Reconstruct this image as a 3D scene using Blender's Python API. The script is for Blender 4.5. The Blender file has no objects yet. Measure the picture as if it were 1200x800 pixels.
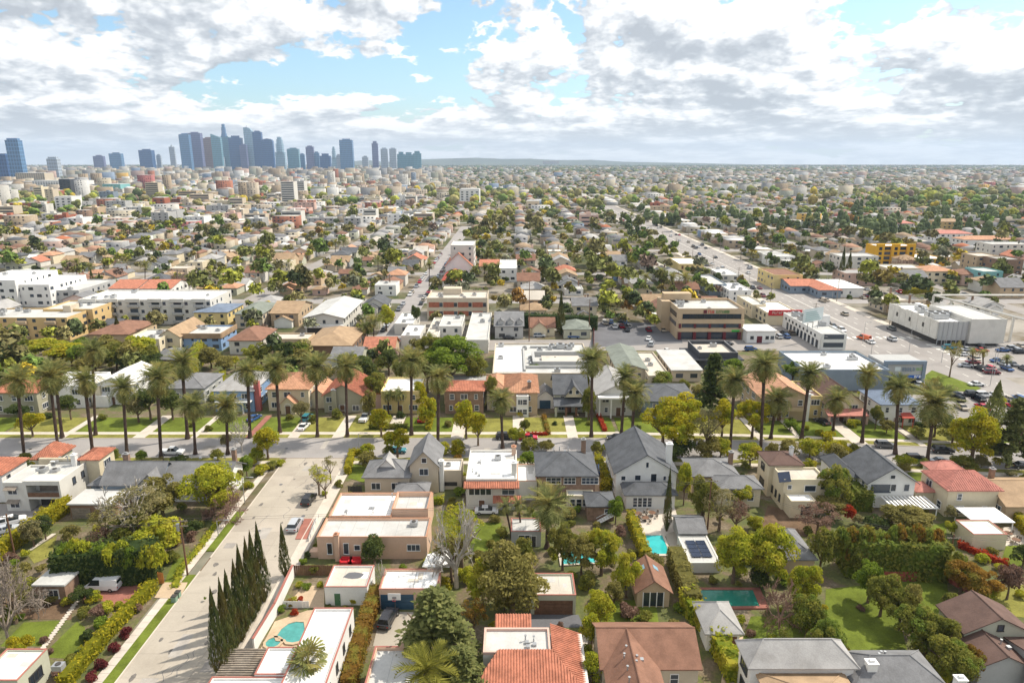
import bpy, math, random
import numpy as np
from math import radians as RAD, tan, atan, sin, cos, pi, sqrt
SC = bpy.context.scene
COL = SC.collection
rng = random.Random(7)

# ------------------------------------------------------------------ camera
H, PITCH, FPX = 66.0, atan(211.5/800.0), 800.0
cam = bpy.data.cameras.new("camera"); cam.sensor_width = 36; cam.lens = 24
cam.clip_start = 1; cam.clip_end = 90000
cam_o = bpy.data.objects.new("camera", cam); COL.objects.link(cam_o)
cam_o.location = (0, 0, H); cam_o.rotation_euler = (pi/2-PITCH, 0, 0)
SC.camera = cam_o

# ------------------------------------------------------------------ light and look
SUN_AZ, SUN_EL = math.atan2(0.907, 0.42), RAD(51)
SC.view_settings.view_transform = 'Standard'
SC.view_settings.look = 'None'; SC.view_settings.gamma = 1; SC.view_settings.exposure = 0.3
SC.cycles.use_denoising = True
SC.cycles.max_bounces = 5; SC.cycles.diffuse_bounces = 2; SC.cycles.glossy_bounces = 2
SC.cycles.transmission_bounces = 2; SC.cycles.transparent_max_bounces = 6; SC.cycles.volume_bounces = 0
sl = bpy.data.lights.new("sun", 'SUN'); sl.energy = 4.4; sl.angle = RAD(0.6); sl.color = (1.0, 0.92, 0.79)
so = bpy.data.objects.new("sun", sl); COL.objects.link(so)
so.rotation_euler = (pi/2-SUN_EL, 0, pi-SUN_AZ)
so.location = (200, 0, 300)

W = bpy.data.worlds.new("World"); SC.world = W; W.use_nodes = True
nt = W.node_tree; nt.nodes.clear()
class NT:
    """tiny node-tree writer"""
    def __init__(s, t): s.t = t
    def n(s, typ, **kw):
        n = s.t.nodes.new(typ)
        for k, v in kw.items():
            if k.startswith('i_'): pass
            else: setattr(n, k, v)
        return n
    def l(s, a, b): s.t.links.new(a, b)
    def val(s, sock, v):
        if hasattr(v, 'links') or isinstance(v, bpy.types.NodeSocket): s.t.links.new(v, sock)
        else: sock.default_value = v
    def m(s, op, a, b=None, c=None, clamp=False):
        n = s.t.nodes.new('ShaderNodeMath'); n.operation = op; n.use_clamp = clamp
        for i, v in enumerate((a, b, c)):
            if v is not None: s.val(n.inputs[i], v)
        return n.outputs[0]
    def ramp(s, fac, pts):
        n = s.t.nodes.new('ShaderNodeValToRGB'); e = n.color_ramp.elements
        while len(e) < len(pts): e.new(0.5)
        for k, (p, c) in enumerate(pts):
            e[k].position = p; e[k].color = (c[0], c[1], c[2], 1) if not isinstance(c, (int, float)) else (c, c, c, 1)
        s.l(fac, n.inputs[0]); return n.outputs[0]
    def mix(s, f, a, b, mode='MIX'):
        n = s.t.nodes.new('ShaderNodeMix'); n.data_type = 'RGBA'; n.blend_type = mode
        s.val(n.inputs[0], f)
        for i, v in ((6, a), (7, b)):
            if isinstance(v, tuple): n.inputs[i].default_value = (v[0], v[1], v[2], 1)
            else: s.l(v, n.inputs[i])
        return n.outputs[2]
    def noise(s, vec, scale, detail=4, rough=0.55, dist=0.0, dim='3D'):
        n = s.t.nodes.new('ShaderNodeTexNoise'); n.noise_dimensions = dim
        s.l(vec, n.inputs['Vector']); n.inputs['Scale'].default_value = scale
        n.inputs['Detail'].default_value = detail; n.inputs['Roughness'].default_value = rough
        n.inputs['Distortion'].default_value = dist
        return n.outputs[0]
    def smooth(s, x, a, b):
        n = s.t.nodes.new('ShaderNodeMapRange'); n.interpolation_type = 'SMOOTHSTEP'
        s.val(n.inputs[0], x); s.val(n.inputs[1], a); s.val(n.inputs[2], b)
        return n.outputs[0]
    def xyz(s, x, y, z):
        n = s.t.nodes.new('ShaderNodeCombineXYZ')
        for i, v in enumerate((x, y, z)): s.val(n.inputs[i], v)
        return n.outputs[0]

w = NT(nt)
sky = w.n('ShaderNodeTexSky'); sky.sky_type = 'NISHITA'; sky.sun_disc = False
sky.sun_elevation = SUN_EL; sky.sun_rotation = SUN_AZ; sky.altitude = 100; sky.air_density = 1.0; sky.dust_density = 1.2; sky.ozone_density = 1.5
geo = w.n('ShaderNodeTexCoord'); sep = w.n('ShaderNodeSeparateXYZ'); w.l(geo.outputs['Generated'], sep.inputs[0])
dx, dy, dz = sep.outputs
# a layer of fair-weather cumulus: azimuth and elevation give each puff a place; sizes shrink towards the horizon
az = w.m('ARCTAN2', dx, dy)
el = w.m('MAXIMUM', w.m('ARCSINE', dz), 0.0)
u_ = w.m('MULTIPLY', az, 4.4)
v_ = w.m('MULTIPLY', w.m('LOGARITHM', w.m('ADD', el, 0.05), 2.718), 1.55)
def cl(off_u, off_v, det=9):
    p = w.xyz(w.m('ADD', u_, off_u), w.m('ADD', v_, off_v), 3.7)
    big = w.noise(p, 0.75, 1, 0.5, 0.0)
    mid = w.noise(p, 2.6, det, 0.53, 0.0)
    fine = w.noise(p, 6.5, 3, 0.5, 0.0)
    puff = w.m('ABSOLUTE', w.m('SUBTRACT', fine, 0.5))      # rounded billows
    return w.m('SUBTRACT', w.m('ADD', w.m('MULTIPLY', big, 0.50), w.m('MULTIPLY', mid, 0.55)), w.m('MULTIPLY', puff, 0.34))
CU, CV = 0.08, 3.3
c0 = cl(CU, CV)
c1 = cl(CU+0.06, CV+0.17, 5)      # the same clouds a little higher and sunwards: what stands between a puff and the sun
gap = w.m('POWER', 2.718, w.m('MULTIPLY', w.m('ADD', w.m('POWER', w.m('DIVIDE', w.m('ADD', az, 0.12), 0.17), 2.0), w.m('POWER', w.m('DIVIDE', w.m('SUBTRACT', el, 0.14), 0.06), 2.0)), -1.0))
cov = w.m('ADD', w.m('SUBTRACT', 0.424, w.m('MULTIPLY', w.smooth(el, 0.10, 0.02), 0.05)), w.m('SUBTRACT', w.m('MULTIPLY', gap, 0.075), w.m('MULTIPLY', w.smooth(az, -0.22, -0.5), 0.035)))
alpha = w.smooth(c0, w.m('SUBTRACT', cov, 0.008), w.m('ADD', cov, 0.03))
lit = w.m('SUBTRACT', c0, c1)
thick = w.smooth(c0, w.m('ADD', cov, 0.04), w.m('ADD', cov, 0.26))
shade = w.m('ADD', w.m('MULTIPLY', lit, 6.0), w.m('SUBTRACT', 0.62, w.m('MULTIPLY', thick, 0.40)), clamp=True)
ccol = w.ramp(shade, [(0.0, (0.46, 0.49, 0.53)), (0.3, (0.58, 0.61, 0.645)), (0.62, (0.84, 0.85, 0.86)), (0.9, (1.10, 1.09, 1.07))])
skyc = w.mix(1.0, sky.outputs[0], (0.135, 0.155, 0.158), 'MULTIPLY')
hz = w.smooth(el, 0.085, 0.0)
skyb = w.mix(w.m('MULTIPLY', hz, 0.7), skyc, (0.74, 0.80, 0.84))
ccol2 = w.mix(w.m('MULTIPLY', w.smooth(el, 0.07, 0.0), 0.7), ccol, (0.86, 0.88, 0.885))
allc = w.mix(w.m('MULTIPLY', alpha, 0.97), skyb, ccol2)
bg = w.n('ShaderNodeBackground'); w.l(allc, bg.inputs[0]); bg.inputs[1].default_value = 1.0
wo = w.n('ShaderNodeOutputWorld'); w.l(bg.outputs[0], wo.inputs[0])

# ------------------------------------------------------------------ from a point of the photograph to the place
def down(py): return PITCH + atan((py-400.0)/FPX)
def RY(py, z=0.0): return (H-z)/tan(down(py))
def RX(px, Y, z=0.0): return (px-600.0)*(Y*cos(PITCH)+(H-z)*sin(PITCH))/FPX
def R(px, py, z=0.0):
    Y = RY(py, z); return RX(px, Y, z), Y
def ZA(Y, py): return H - Y*tan(down(py))
def BX(pl, pr, pn, pf, h):
    """footprint of a roof whose near edge runs pl..pr at row pn and whose far edge lies at row pf, all at height h"""
    yn, yf = RY(pn, h), RY(pf, h)
    return RX(pl, yn, h), RX(pr, yn, h), yn, yf

# ------------------------------------------------------------------ materials
MATS = {}
def newmat(name):
    m = bpy.data.materials.new(name); m.use_nodes = True
    t = m.node_tree; b = t.nodes['Principled BSDF']
    return m, NT(t), b
def sc3(c, f): return tuple(min(1.0, v*f) for v in c)
def mat(name, col, rough=0.85, var=0.18, scale=0.5, grain=6.0, spec=0.3, stain=0.0, bump=0.0, metal=0.0, stripes=None):
    if name in MATS: return MATS[name]
    m, t, b = newmat(name)
    g = t.n('ShaderNodeNewGeometry'); pos = g.outputs['Position']
    n1 = t.noise(pos, scale, 4, 0.6); n2 = t.noise(pos, grain, 3, 0.6)
    f = t.m('ADD', t.m('MULTIPLY', n1, 0.65), t.m('MULTIPLY', n2, 0.35))
    f = t.smooth(f, 0.3, 0.7)
    c = t.mix(f, sc3(col, 1-var), sc3(col, 1+var))
    if stain:
        n3 = t.noise(pos, scale*0.55, 6, 0.65, 0.6)
        c = t.mix(t.m('MULTIPLY', t.smooth(n3, 0.5, 0.72), stain), c, sc3((col[0]*0.9, col[1]*0.85, col[2]*0.78), 0.62))
    if stripes:
        sp = t.n('ShaderNodeSeparateXYZ'); t.l(pos, sp.inputs[0])
        ax, per, dk = stripes
        fr = t.m('FRACT', t.m('DIVIDE', sp.outputs[ax], per))
        c = t.mix(t.m('MULTIPLY', t.m('LESS_THAN', fr, 0.22), dk), c, sc3(col, 0.35))
    t.l(c, b.inputs['Base Color'])
    b.inputs['Roughness'].default_value = rough; b.inputs['Specular IOR Level'].default_value = spec; b.inputs['Metallic'].default_value = metal
    if bump:
        bn = t.n('ShaderNodeBump'); bn.inputs['Strength'].default_value = bump; bn.inputs['Distance'].default_value = 0.05
        t.l(n2, bn.inputs['Height']); t.l(bn.outputs[0], b.inputs['Normal'])
    MATS[name] = m; return m
def leafmat(name, dark, light, alt=None, trans=0.48):
    if name in MATS: return MATS[name]
    m, t, b = newmat(name)
    a = t.n('ShaderNodeAttribute'); a.attribute_name = 'tone'
    oi = t.n('ShaderNodeObjectInfo')
    f = t.m('ADD', a.outputs['Fac'], t.m('MULTIPLY', t.m('SUBTRACT', oi.outputs['Random'], 0.5), 0.3), clamp=True)
    c = t.mix(f, dark, light)
    if alt:
        g = t.n('ShaderNodeNewGeometry'); n1 = t.noise(g.outputs['Position'], 0.35, 3, 0.6)
        c = t.mix(t.smooth(n1, 0.46, 0.62), c, alt)
    t.l(c, b.inputs['Base Color']); b.inputs['Roughness'].default_value = 0.75; b.inputs['Specular IOR Level'].default_value = 0.2
    tr = t.n('ShaderNodeBsdfTranslucent'); t.l(c, tr.inputs[0])
    mx = t.n('ShaderNodeMixShader'); mx.inputs[0].default_value = trans
    out = [n for n in t.t.nodes if n.type == 'OUTPUT_MATERIAL'][0]
    t.l(b.outputs[0], mx.inputs[1]); t.l(tr.outputs[0], mx.inputs[2]); t.l(mx.outputs[0], out.inputs[0])
    MATS[name] = m; return m
def attrmat(name, rough=0.85, var=0.15, scale=0.4):
    if name in MATS: return MATS[name]
    m, t, b = newmat(name)
    a = t.n('ShaderNodeAttribute'); a.attribute_name = 'col'
    g = t.n('ShaderNodeNewGeometry'); n1 = t.noise(g.outputs['Position'], scale, 3, 0.6)
    c = t.mix(1.0, a.outputs['Color'], t.ramp(n1, [(0.3, 1-var), (0.7, 1+var)]), 'MULTIPLY')
    t.l(c, b.inputs['Base Color']); b.inputs['Roughness'].default_value = rough; b.inputs['Specular IOR Level'].default_value = 0.25
    MATS[name] = m; return m
def glass(name='window_glass', col=(0.035, 0.045, 0.06), rough=0.08):
    if name in MATS: return MATS[name]
    m, t, b = newmat(name)
    oi = t.n('ShaderNodeObjectInfo')
    c = t.mix(oi.outputs['Random'], sc3(col, 0.5), sc3(col, 1.9))
    t.l(c, b.inputs['Base Color']); b.inputs['Roughness'].default_value = rough; b.inputs['Specular IOR Level'].default_value = 0.6
    MATS[name] = m; return m
# walls
WALL = {k: mat('stucco_'+k, c, 0.9, 0.07, 0.35, 5, 0.2, st) for k, c, st in (
    ('white', (0.76, 0.75, 0.72), 0.15), ('cream', (0.66, 0.58, 0.42), 0.15), ('yellow', (0.68, 0.54, 0.25), 0.1), ('salmon', (0.62, 0.43, 0.315), 0.15),
    ('tan', (0.50, 0.38, 0.25), 0.15), ('grey', (0.42, 0.42, 0.41), 0.2), ('olive', (0.36, 0.34, 0.25), 0.2), ('blue', (0.24, 0.36, 0.56), 0.1), ('sage', (0.46, 0.46, 0.36), 0.15),
    ('pink', (0.62, 0.43, 0.36), 0.15), ('beige', (0.56, 0.48, 0.37), 0.15), ('ochre', (0.62, 0.44, 0.21), 0.15), ('gold', (0.68, 0.38, 0.035), 0.1), ('slate', (0.22, 0.27, 0.33), 0.15), ('brown', (0.24, 0.15, 0.10), 0.2),
    ('offwhite', (0.62, 0.60, 0.55), 0.25), ('rose', (0.45, 0.14, 0.13), 0.1), ('green', (0.22, 0.32, 0.24), 0.1), ('teal', (0.22, 0.45, 0.46), 0.1), ('charcoal', (0.07, 0.075, 0.085), 0.1))}
WALL['brick'] = mat('brick_brown', (0.26, 0.17, 0.12), 0.9, 0.3, 1.2, 9, 0.2, 0.2)
WALL['redbrick'] = mat('brick_red', (0.36, 0.13, 0.08), 0.9, 0.25, 1.2, 9, 0.2, 0.2)
# roofs
ROOF = {k: mat('roof_'+k, c, r, v, s, g, 0.25, st, 0.35) for k, c, r, v, s, g, st in (
    ('grey', (0.19, 0.19, 0.195), 0.9, 0.22, 0.5, 5, 0.3), ('darkgrey', (0.105, 0.11, 0.12), 0.9, 0.25, 0.5, 5, 0.3), ('lightgrey', (0.36, 0.35, 0.34), 0.9, 0.18, 0.4, 5, 0.35),
    ('brown', (0.235, 0.125, 0.085), 0.9, 0.22, 0.5, 5, 0.25), ('darkbrown', (0.135, 0.085, 0.07), 0.9, 0.2, 0.5, 5, 0.2), ('tile', (0.44, 0.175, 0.11), 0.85, 0.28, 0.9, 4, 0.3),
    ('salmon', (0.48, 0.26, 0.16), 0.85, 0.25, 0.9, 4, 0.3), ('pinktile', (0.47, 0.20, 0.16), 0.85, 0.22, 0.9, 4, 0.25), ('green', (0.20, 0.22, 0.19), 0.9, 0.2, 0.5, 5, 0.3), ('tan', (0.36, 0.25, 0.155), 0.9, 0.2, 0.5, 5, 0.3),
    ('white', (0.78, 0.77, 0.75), 0.8, 0.08, 0.3, 3, 0.4), ('flatgrey', (0.50, 0.495, 0.475), 0.9, 0.12, 0.25, 3, 0.4), ('flatbeige', (0.55, 0.50, 0.43), 0.9, 0.12, 0.25, 3, 0.4), ('gravel', (0.34, 0.33, 0.31), 0.95, 0.2, 0.3, 4, 0.4),
    ('red', (0.42, 0.085, 0.06), 0.85, 0.2, 0.8, 4, 0.2), ('blue', (0.16, 0.2, 0.27), 0.85, 0.2, 0.5, 4, 0.2))}
TRIM = {'white': mat('paint_white', (0.78, 0.77, 0.75), 0.6, 0.05), 'red': mat('cap_red', (0.36, 0.14, 0.11), 0.8, 0.15), 'orange': mat('cap_orange', (0.46, 0.24, 0.15), 0.8, 0.15),
        'dark': mat('paint_dark', (0.06, 0.055, 0.05), 0.6, 0.1), 'grey': mat('paint_grey', (0.3, 0.3, 0.3), 0.6, 0.08), 'brown': mat('wood_brown', (0.16, 0.085, 0.05), 0.7, 0.25, 1.5), 'wood': mat('wood_grey', (0.25, 0.21, 0.17), 0.8, 0.25, 1.5),
        'redwood': mat('wood_red', (0.32, 0.085, 0.06), 0.8, 0.25, 1.5), 'green': mat('paint_green', (0.07, 0.16, 0.08), 0.6, 0.1), 'blue': mat('paint_blue', (0.035, 0.085, 0.14), 0.5, 0.1), 'brightblue': mat('paint_sign_blue', (0.03, 0.14, 0.5), 0.5, 0.05),
        'metal': mat('metal_grey', (0.42, 0.43, 0.44), 0.45, 0.1, 1.0, 6, 0.5, 0.2, 0, 0.6), 'signred': mat('paint_sign_red', (0.55, 0.03, 0.04), 0.5, 0.05), 'signgreen': mat('paint_sign_green', (0.06, 0.2, 0.05), 0.5, 0.05),
        'maroon': mat('paint_maroon', (0.13, 0.02, 0.025), 0.5, 0.1), 'yellow': mat('paint_yellow', (0.7, 0.42, 0.03), 0.6, 0.1), 'orangewood': mat('wood_orange', (0.5, 0.2, 0.05), 0.7, 0.2, 1.5), 'signpale': mat('paint_pale', (0.62, 0.68, 0.68), 0.6, 0.05), 'signlime': mat('paint_lime', (0.3, 0.5, 0.2), 0.6, 0.05)}
GLASS = glass()
SOLAR = mat('solar_cells', (0.02, 0.03, 0.06), 0.2, 0.2, 1, 4, 0.6)
BARK = mat('bark', (0.16, 0.115, 0.08), 0.95, 0.3, 1.5, 8, 0.1); BARKP = mat('palm_bark', (0.085, 0.058, 0.045), 0.95, 0.35, 1.2, 6, 0.1); BARKW = mat('bark_white', (0.45, 0.41, 0.36), 0.9, 0.3, 1.0, 5, 0.1)
BARKG = mat('bark_grey', (0.28, 0.23, 0.19), 0.9, 0.25, 1.0, 5, 0.1); TWIGP = mat('twig_pink', (0.27, 0.17, 0.13), 0.9, 0.25, 1.0, 5, 0.1)
LEAF = {k: leafmat('leaf_'+k, d, l, a) for k, d, l, a in (
    ('yellow', (0.252, 0.228, 0.012), (0.627, 0.526, 0.03), (0.381, 0.403, 0.028)), ('lime', (0.196, 0.247, 0.0176), (0.598, 0.576, 0.0495), (0.468, 0.42, 0.044)), ('green', (0.091, 0.156, 0.0176), (0.325, 0.408, 0.0495), None),
    ('mid', (0.105, 0.13, 0.022), (0.364, 0.354, 0.066), (0.26, 0.24, 0.0495)), ('dark', (0.048, 0.081, 0.0216), (0.169, 0.198, 0.0495), None), ('olive', (0.14, 0.13, 0.0308), (0.429, 0.372, 0.11), None),
    ('grey', (0.168, 0.169, 0.066), (0.439, 0.37, 0.176), None), ('conifer', (0.102, 0.128, 0.036), (0.322, 0.326, 0.112), None), ('rust', (0.20, 0.11, 0.018), (0.46, 0.27, 0.045), (0.24, 0.22, 0.035)), ('red', (0.34, 0.035, 0.012), (0.60, 0.11, 0.03), None),
    ('hedge', (0.218, 0.217, 0.011), (0.715, 0.568, 0.033), None), ('autumn', (0.132, 0.162, 0.0264), (0.378, 0.348, 0.066), (0.2, 0.264, 0.044)), ('mauve', (0.17, 0.10, 0.07), (0.36, 0.23, 0.17), None), ('cypress', (0.042, 0.0648, 0.0192), (0.176, 0.18, 0.0495), (0.135, 0.114, 0.033)), ('burgundy', (0.10, 0.02, 0.022), (0.26, 0.055, 0.05), None),
    ('palm', (0.102, 0.126, 0.036), (0.414, 0.414, 0.15), (0.333, 0.291, 0.09)), ('palmgold', (0.14, 0.145, 0.02), (0.45, 0.42, 0.08), None), ('deadfrond', (0.17, 0.11, 0.065), (0.40, 0.29, 0.19), None))}
PAVE = {'asphalt': mat('asphalt', (0.315, 0.295, 0.285), 0.9, 0.12, 0.12, 4, 0.2, 0.35), 'concrete': mat('concrete', (0.40, 0.355, 0.295), 0.9, 0.1, 0.15, 4, 0.2, 0.35), 'walk': mat('walk_concrete', (0.56, 0.50, 0.43), 0.9, 0.1, 0.4, 5, 0.2, 0.25),
        'brickpave': mat('brick_paving', (0.31, 0.13, 0.10), 0.9, 0.2, 0.5, 8, 0.2, 0.4), 'lawn': mat('lawn_green', (0.125, 0.158, 0.024), 0.95, 0.34, 0.3, 5, 0.1, 0.5), 'lawndry': mat('lawn_dry', (0.215, 0.205, 0.05), 0.95, 0.34, 0.3, 3, 0.1, 0.4), 'soil': mat('soil', (0.145, 0.095, 0.06), 0.95, 0.35, 0.4, 4, 0.1, 0.3), 'sandy': mat('sandy_paving', (0.50, 0.38, 0.26), 0.9, 0.15, 0.4, 5, 0.2, 0.3), 'darkasphalt': mat('dark_asphalt', (0.14, 0.14, 0.15), 0.9, 0.15, 0.15, 4, 0.2, 0.3), 'road': mat('pale_road', (0.30, 0.278, 0.262), 0.9, 0.12, 0.1, 4, 0.2, 0.3),
        'line': mat('road_paint', (0.7, 0.68, 0.62), 0.7, 0.15, 1.0)}
WATER = {'turq': mat('water_turquoise', (0.03, 0.42, 0.42), 0.08, 0.12, 0.4, 2, 0.6), 'green': mat('water_green', (0.03, 0.20, 0.15), 0.12, 0.15, 0.3, 2, 0.5), 'pale': mat('water_pale', (0.07, 0.30, 0.28), 0.1, 0.2, 0.4, 2, 0.5)}

# ------------------------------------------------------------------ meshes and objects
class MB:
    def __init__(s): s.v = []; s.f = []; s.mi = []
    def face(s, pts, m=0):
        k = len(s.v); s.v += [tuple(p) for p in pts]; s.f.append(tuple(range(k, k+len(pts)))); s.mi.append(m)
    def box(s, x0, x1, y0, y1, z0, z1, m=0, bottom=False):
        k = len(s.v); s.v += [(x0,y0,z0),(x1,y0,z0),(x1,y1,z0),(x0,y1,z0),(x0,y0,z1),(x1,y0,z1),(x1,y1,z1),(x0,y1,z1)]
        fs = [(4,5,6,7),(0,1,5,4),(1,2,6,5),(2,3,7,6),(3,0,4,7)]
        if bottom: fs.append((3,2,1,0))
        for f in fs: s.f.append(tuple(k+i for i in f)); s.mi.append(m)
    def prism(s, poly, z0, z1, m=0, mtop=None):
        """poly counter-clockwise in plan"""
        k = len(s.v); n = len(poly)
        s.v += [(x, y, z0) for x, y in poly] + [(x, y, z1) for x, y in poly]
        s.f.append(tuple(k+n+i for i in range(n))); s.mi.append(m if mtop is None else mtop)
        for i in range(n):
            j = (i+1) % n; s.f.append((k+i, k+j, k+n+j, k+n+i)); s.mi.append(m)
    def tube(s, pts, rad, n=6, m=0, cap=True):
        k0 = len(s.v); P = [np.array(p, float) for p in pts]
        if not hasattr(rad, '__len__'): rad = [rad]*len(P)
        for i, p in enumerate(P):
            d = P[min(i+1, len(P)-1)] - P[max(i-1, 0)]; d = d/(np.linalg.norm(d)+1e-9)
            a = np.cross(d, (0, 0, 1.0) if abs(d[2]) < 0.9 else (1.0, 0, 0)); a /= np.linalg.norm(a); b = np.cross(d, a)
            for j in range(n):
                t = 2*pi*j/n; s.v.append(tuple(p + rad[i]*(cos(t)*a + sin(t)*b)))
        for i in range(len(P)-1):
            for j in range(n):
                a = k0+i*n+j; b = k0+i*n+(j+1) % n; s.f.append((a, b, b+n, a+n)); s.mi.append(m)
        if cap:
            s.f.append(tuple(k0+(len(P)-1)*n+j for j in range(n))); s.mi.append(m)
    def cyl(s, x, y, z0, z1, r, n=10, m=0, r1=None):
        s.tube([(x, y, z0), (x, y, z1)], [r, r if r1 is None else r1], n, m)
    def mesh(s, name, mats, off=(0, 0, 0), smooth=False):
        me = bpy.data.meshes.new(name)
        ox, oy, oz = off
        me.from_pydata([(x-ox, y-oy, z-oz) for x, y, z in s.v], [], s.f)
        for m in mats: me.materials.append(m)
        if len(mats) > 1: me.polygons.foreach_set('material_index', s.mi)
        if smooth: me.polygons.foreach_set('use_smooth', [True]*len(s.f))
        return me
AUTO = []
def link(o, parent=None):
    COL.objects.link(o)
    if parent is not None: o.parent = parent
    return o
def tag(o, label, cat, group=None, kind=None):
    if label: o['label'] = label
    if cat: o['category'] = cat
    if group: o['group'] = group
    if kind: o['kind'] = kind
    return o
def auto(o, adj, cat, group): o['category'] = cat; o['group'] = group; AUTO.append((o, adj)); return o
def thing(name, loc, label=None, cat=None, group=None, rz=0.0):
    o = bpy.data.objects.new(name, None); o.location = loc; o.rotation_euler = (0, 0, rz); o.empty_display_size = 0.5
    COL.objects.link(o); return tag(o, label, cat, group)
def part(root, name, mb, mats, label=None, kind=None, smooth=False, base=None):
    if not isinstance(mats, (list, tuple)): mats = [mats]
    off = base if base is not None else tuple(root.location)
    o = bpy.data.objects.new(name, mb.mesh(name, mats, off, smooth)); link(o, root)
    if label: o['label'] = label
    if kind: o['kind'] = kind
    return o
def solo(name, mb, mats, label=None, cat=None, kind=None, group=None, loc=(0, 0, 0), smooth=False):
    if not isinstance(mats, (list, tuple)): mats = [mats]
    o = bpy.data.objects.new(name, mb.mesh(name, mats, loc, smooth)); o.location = loc; link(o); return tag(o, label, cat, group, kind)
def use(root, name, me, loc=(0, 0, 0), rz=0.0, sc=None, m=None):
    o = bpy.data.objects.new(name, me); o.location = loc; o.rotation_euler = (0, 0, rz)
    if sc is not None: o.scale = sc if hasattr(sc, '__len__') else (sc, sc, sc)
    link(o, root)
    if m is not None:
        o.material_slots[0].link = 'OBJECT'; o.material_slots[0].material = m
    return o
EX = []          # footprints that the filling must keep clear of
def keep(x0, x1, y0, y1, mg=1.5): EX.append((min(x0, x1)-mg, max(x0, x1)+mg, min(y0, y1)-mg, max(y0, y1)+mg))
def is_free(x, y, r=0.0):
    for a, b, c, d in EX:
        if a-r < x < b+r and c-r < y < d+r: return False
    return True
LM = []          # landmarks that labels may refer to
def landmark(phrase, x, y): LM.append((phrase, x, y))
# ------------------------------------------------------------------ building kit
WCACHE = {}
def win_meshes(w, h, frame='white', nm=1, nt_=1, bare=False):
    key = (round(w, 2), round(h, 2), frame, nm, nt_, bare)
    if key in WCACHE: return WCACHE[key]
    f, p = MB(), MB(); t = 0.09
    a, b, c, d = -w/2, w/2, -h/2, h/2
    if not bare:
        f.box(a-t, b+t, -0.10, 0.02, d, d+t, 0, True); f.box(a-t-0.05, b+t+0.05, -0.16, 0.02, c-t, c, 0, True)
        f.box(a-t, a, -0.10, 0.02, c, d, 0, True); f.box(b, b+t, -0.10, 0.02, c, d, 0, True)
        for i in range(1, nm): x = a+w*i/nm; f.box(x-0.035, x+0.035, -0.07, 0.0, c, d, 0, True)
        for i in range(1, nt_): z = c+h*i/nt_; f.box(a, b, -0.06, 0.0, z-0.03, z+0.03, 0, True)
    p.box(a, b, -0.03, 0.02, c, d, 0, True)
    r = (f.mesh('window', [TRIM[frame]]) if not bare else None, p.mesh('pane', [GLASS]))
    WCACHE[key] = r; return r
FACE = {'S': 0.0, 'E': pi/2, 'N': pi, 'W': -pi/2}
def window(root, face, x, y, z, w=1.2, h=1.4, frame='white', nm=1, nt_=1, bare=False, far=False):
    L = root.location
    fm, pm = win_meshes(w, h, frame, nm, nt_, bare or far)
    if far or bare: return use(root, 'window', pm, (x-L.x, y-L.y, z-L.z), FACE[face])
    o = use(root, 'window', fm, (x-L.x, y-L.y, z-L.z), FACE[face])
    use(o, 'pane', pm); return o
def door(root, face, x, y, z0, w=1.1, h=2.1, m=None, handle=True):
    mb = MB(); mb.box(-w/2-0.1, w/2+0.1, -0.05, 0.02, 0, h+0.1, 0, True); mb.box(-w/2, w/2, -0.09, -0.04, 0.0, h, 1, True)
    L = root.location
    o = bpy.data.objects.new('door', mb.mesh('door', [TRIM['white'], m or TRIM['brown']])); link(o, root)
    o.location = (x-L.x, y-L.y, z0-L.z); o.rotation_euler = (0, 0, FACE[face])
    if handle:
        h_ = MB(); h_.box(w/2-0.16, w/2-0.1, -0.15, -0.09, 1.0, 1.12, 0, True); use(o, 'handle', h_.mesh('handle', [TRIM['metal']]))
    return o
def garage_door(root, face, x, y, z0, w, h, m):
    mb = MB(); n = 4
    for i in range(n): mb.box(-w/2, w/2, -0.07, 0.02, h*i/n+0.02, h*(i+1)/n-0.02, 0, True)
    for i in range(1, 4): pass
    L = root.location
    o = bpy.data.objects.new('garage_door', mb.mesh('garage_door', [m])); link(o, root)
    o.location = (x-L.x, y-L.y, z0-L.z); o.rotation_euler = (0, 0, FACE[face]); return o
def auto_windows(root, x0, x1, y0, y1, z0, z1, sides, rr, frame='white', far=False, pitch=3.4, floors=None, skip=()):
    nf = floors or max(1, int(round((z1-z0)/3.0)))
    fh = (z1-z0)/nf
    for s in sides:
        a, b = (x0, x1) if s in 'SN' else (y0, y1)
        n = max(1, int((b-a)/pitch))
        for fl in range(nf):
            for i in range(n):
                if rr.random() < 0.14: continue
                t = a+(b-a)*(i+0.5)/n + rr.uniform(-0.25, 0.25)*(0 if far else 1)
                z = z0+fh*(fl+0.55)
                w, h, nm, nt_ = rr.choice([(1.1, 1.4, 1, 2), (1.7, 1.35, 2, 1), (0.8, 1.25, 1, 2), (2.2, 1.4, 3, 1)])
                w = min(w, (b-a)/n*0.75); h = min(h, fh*0.6)
                if s == 'S': p = (t, y0-0.02)
                elif s == 'N': p = (t, y1+0.02)
                elif s == 'E': p = (x1+0.02, t)
                else: p = (x0-0.02, t)
                window(root, s, p[0], p[1], z, w, h, frame, nm, nt_, far=far)
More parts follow.
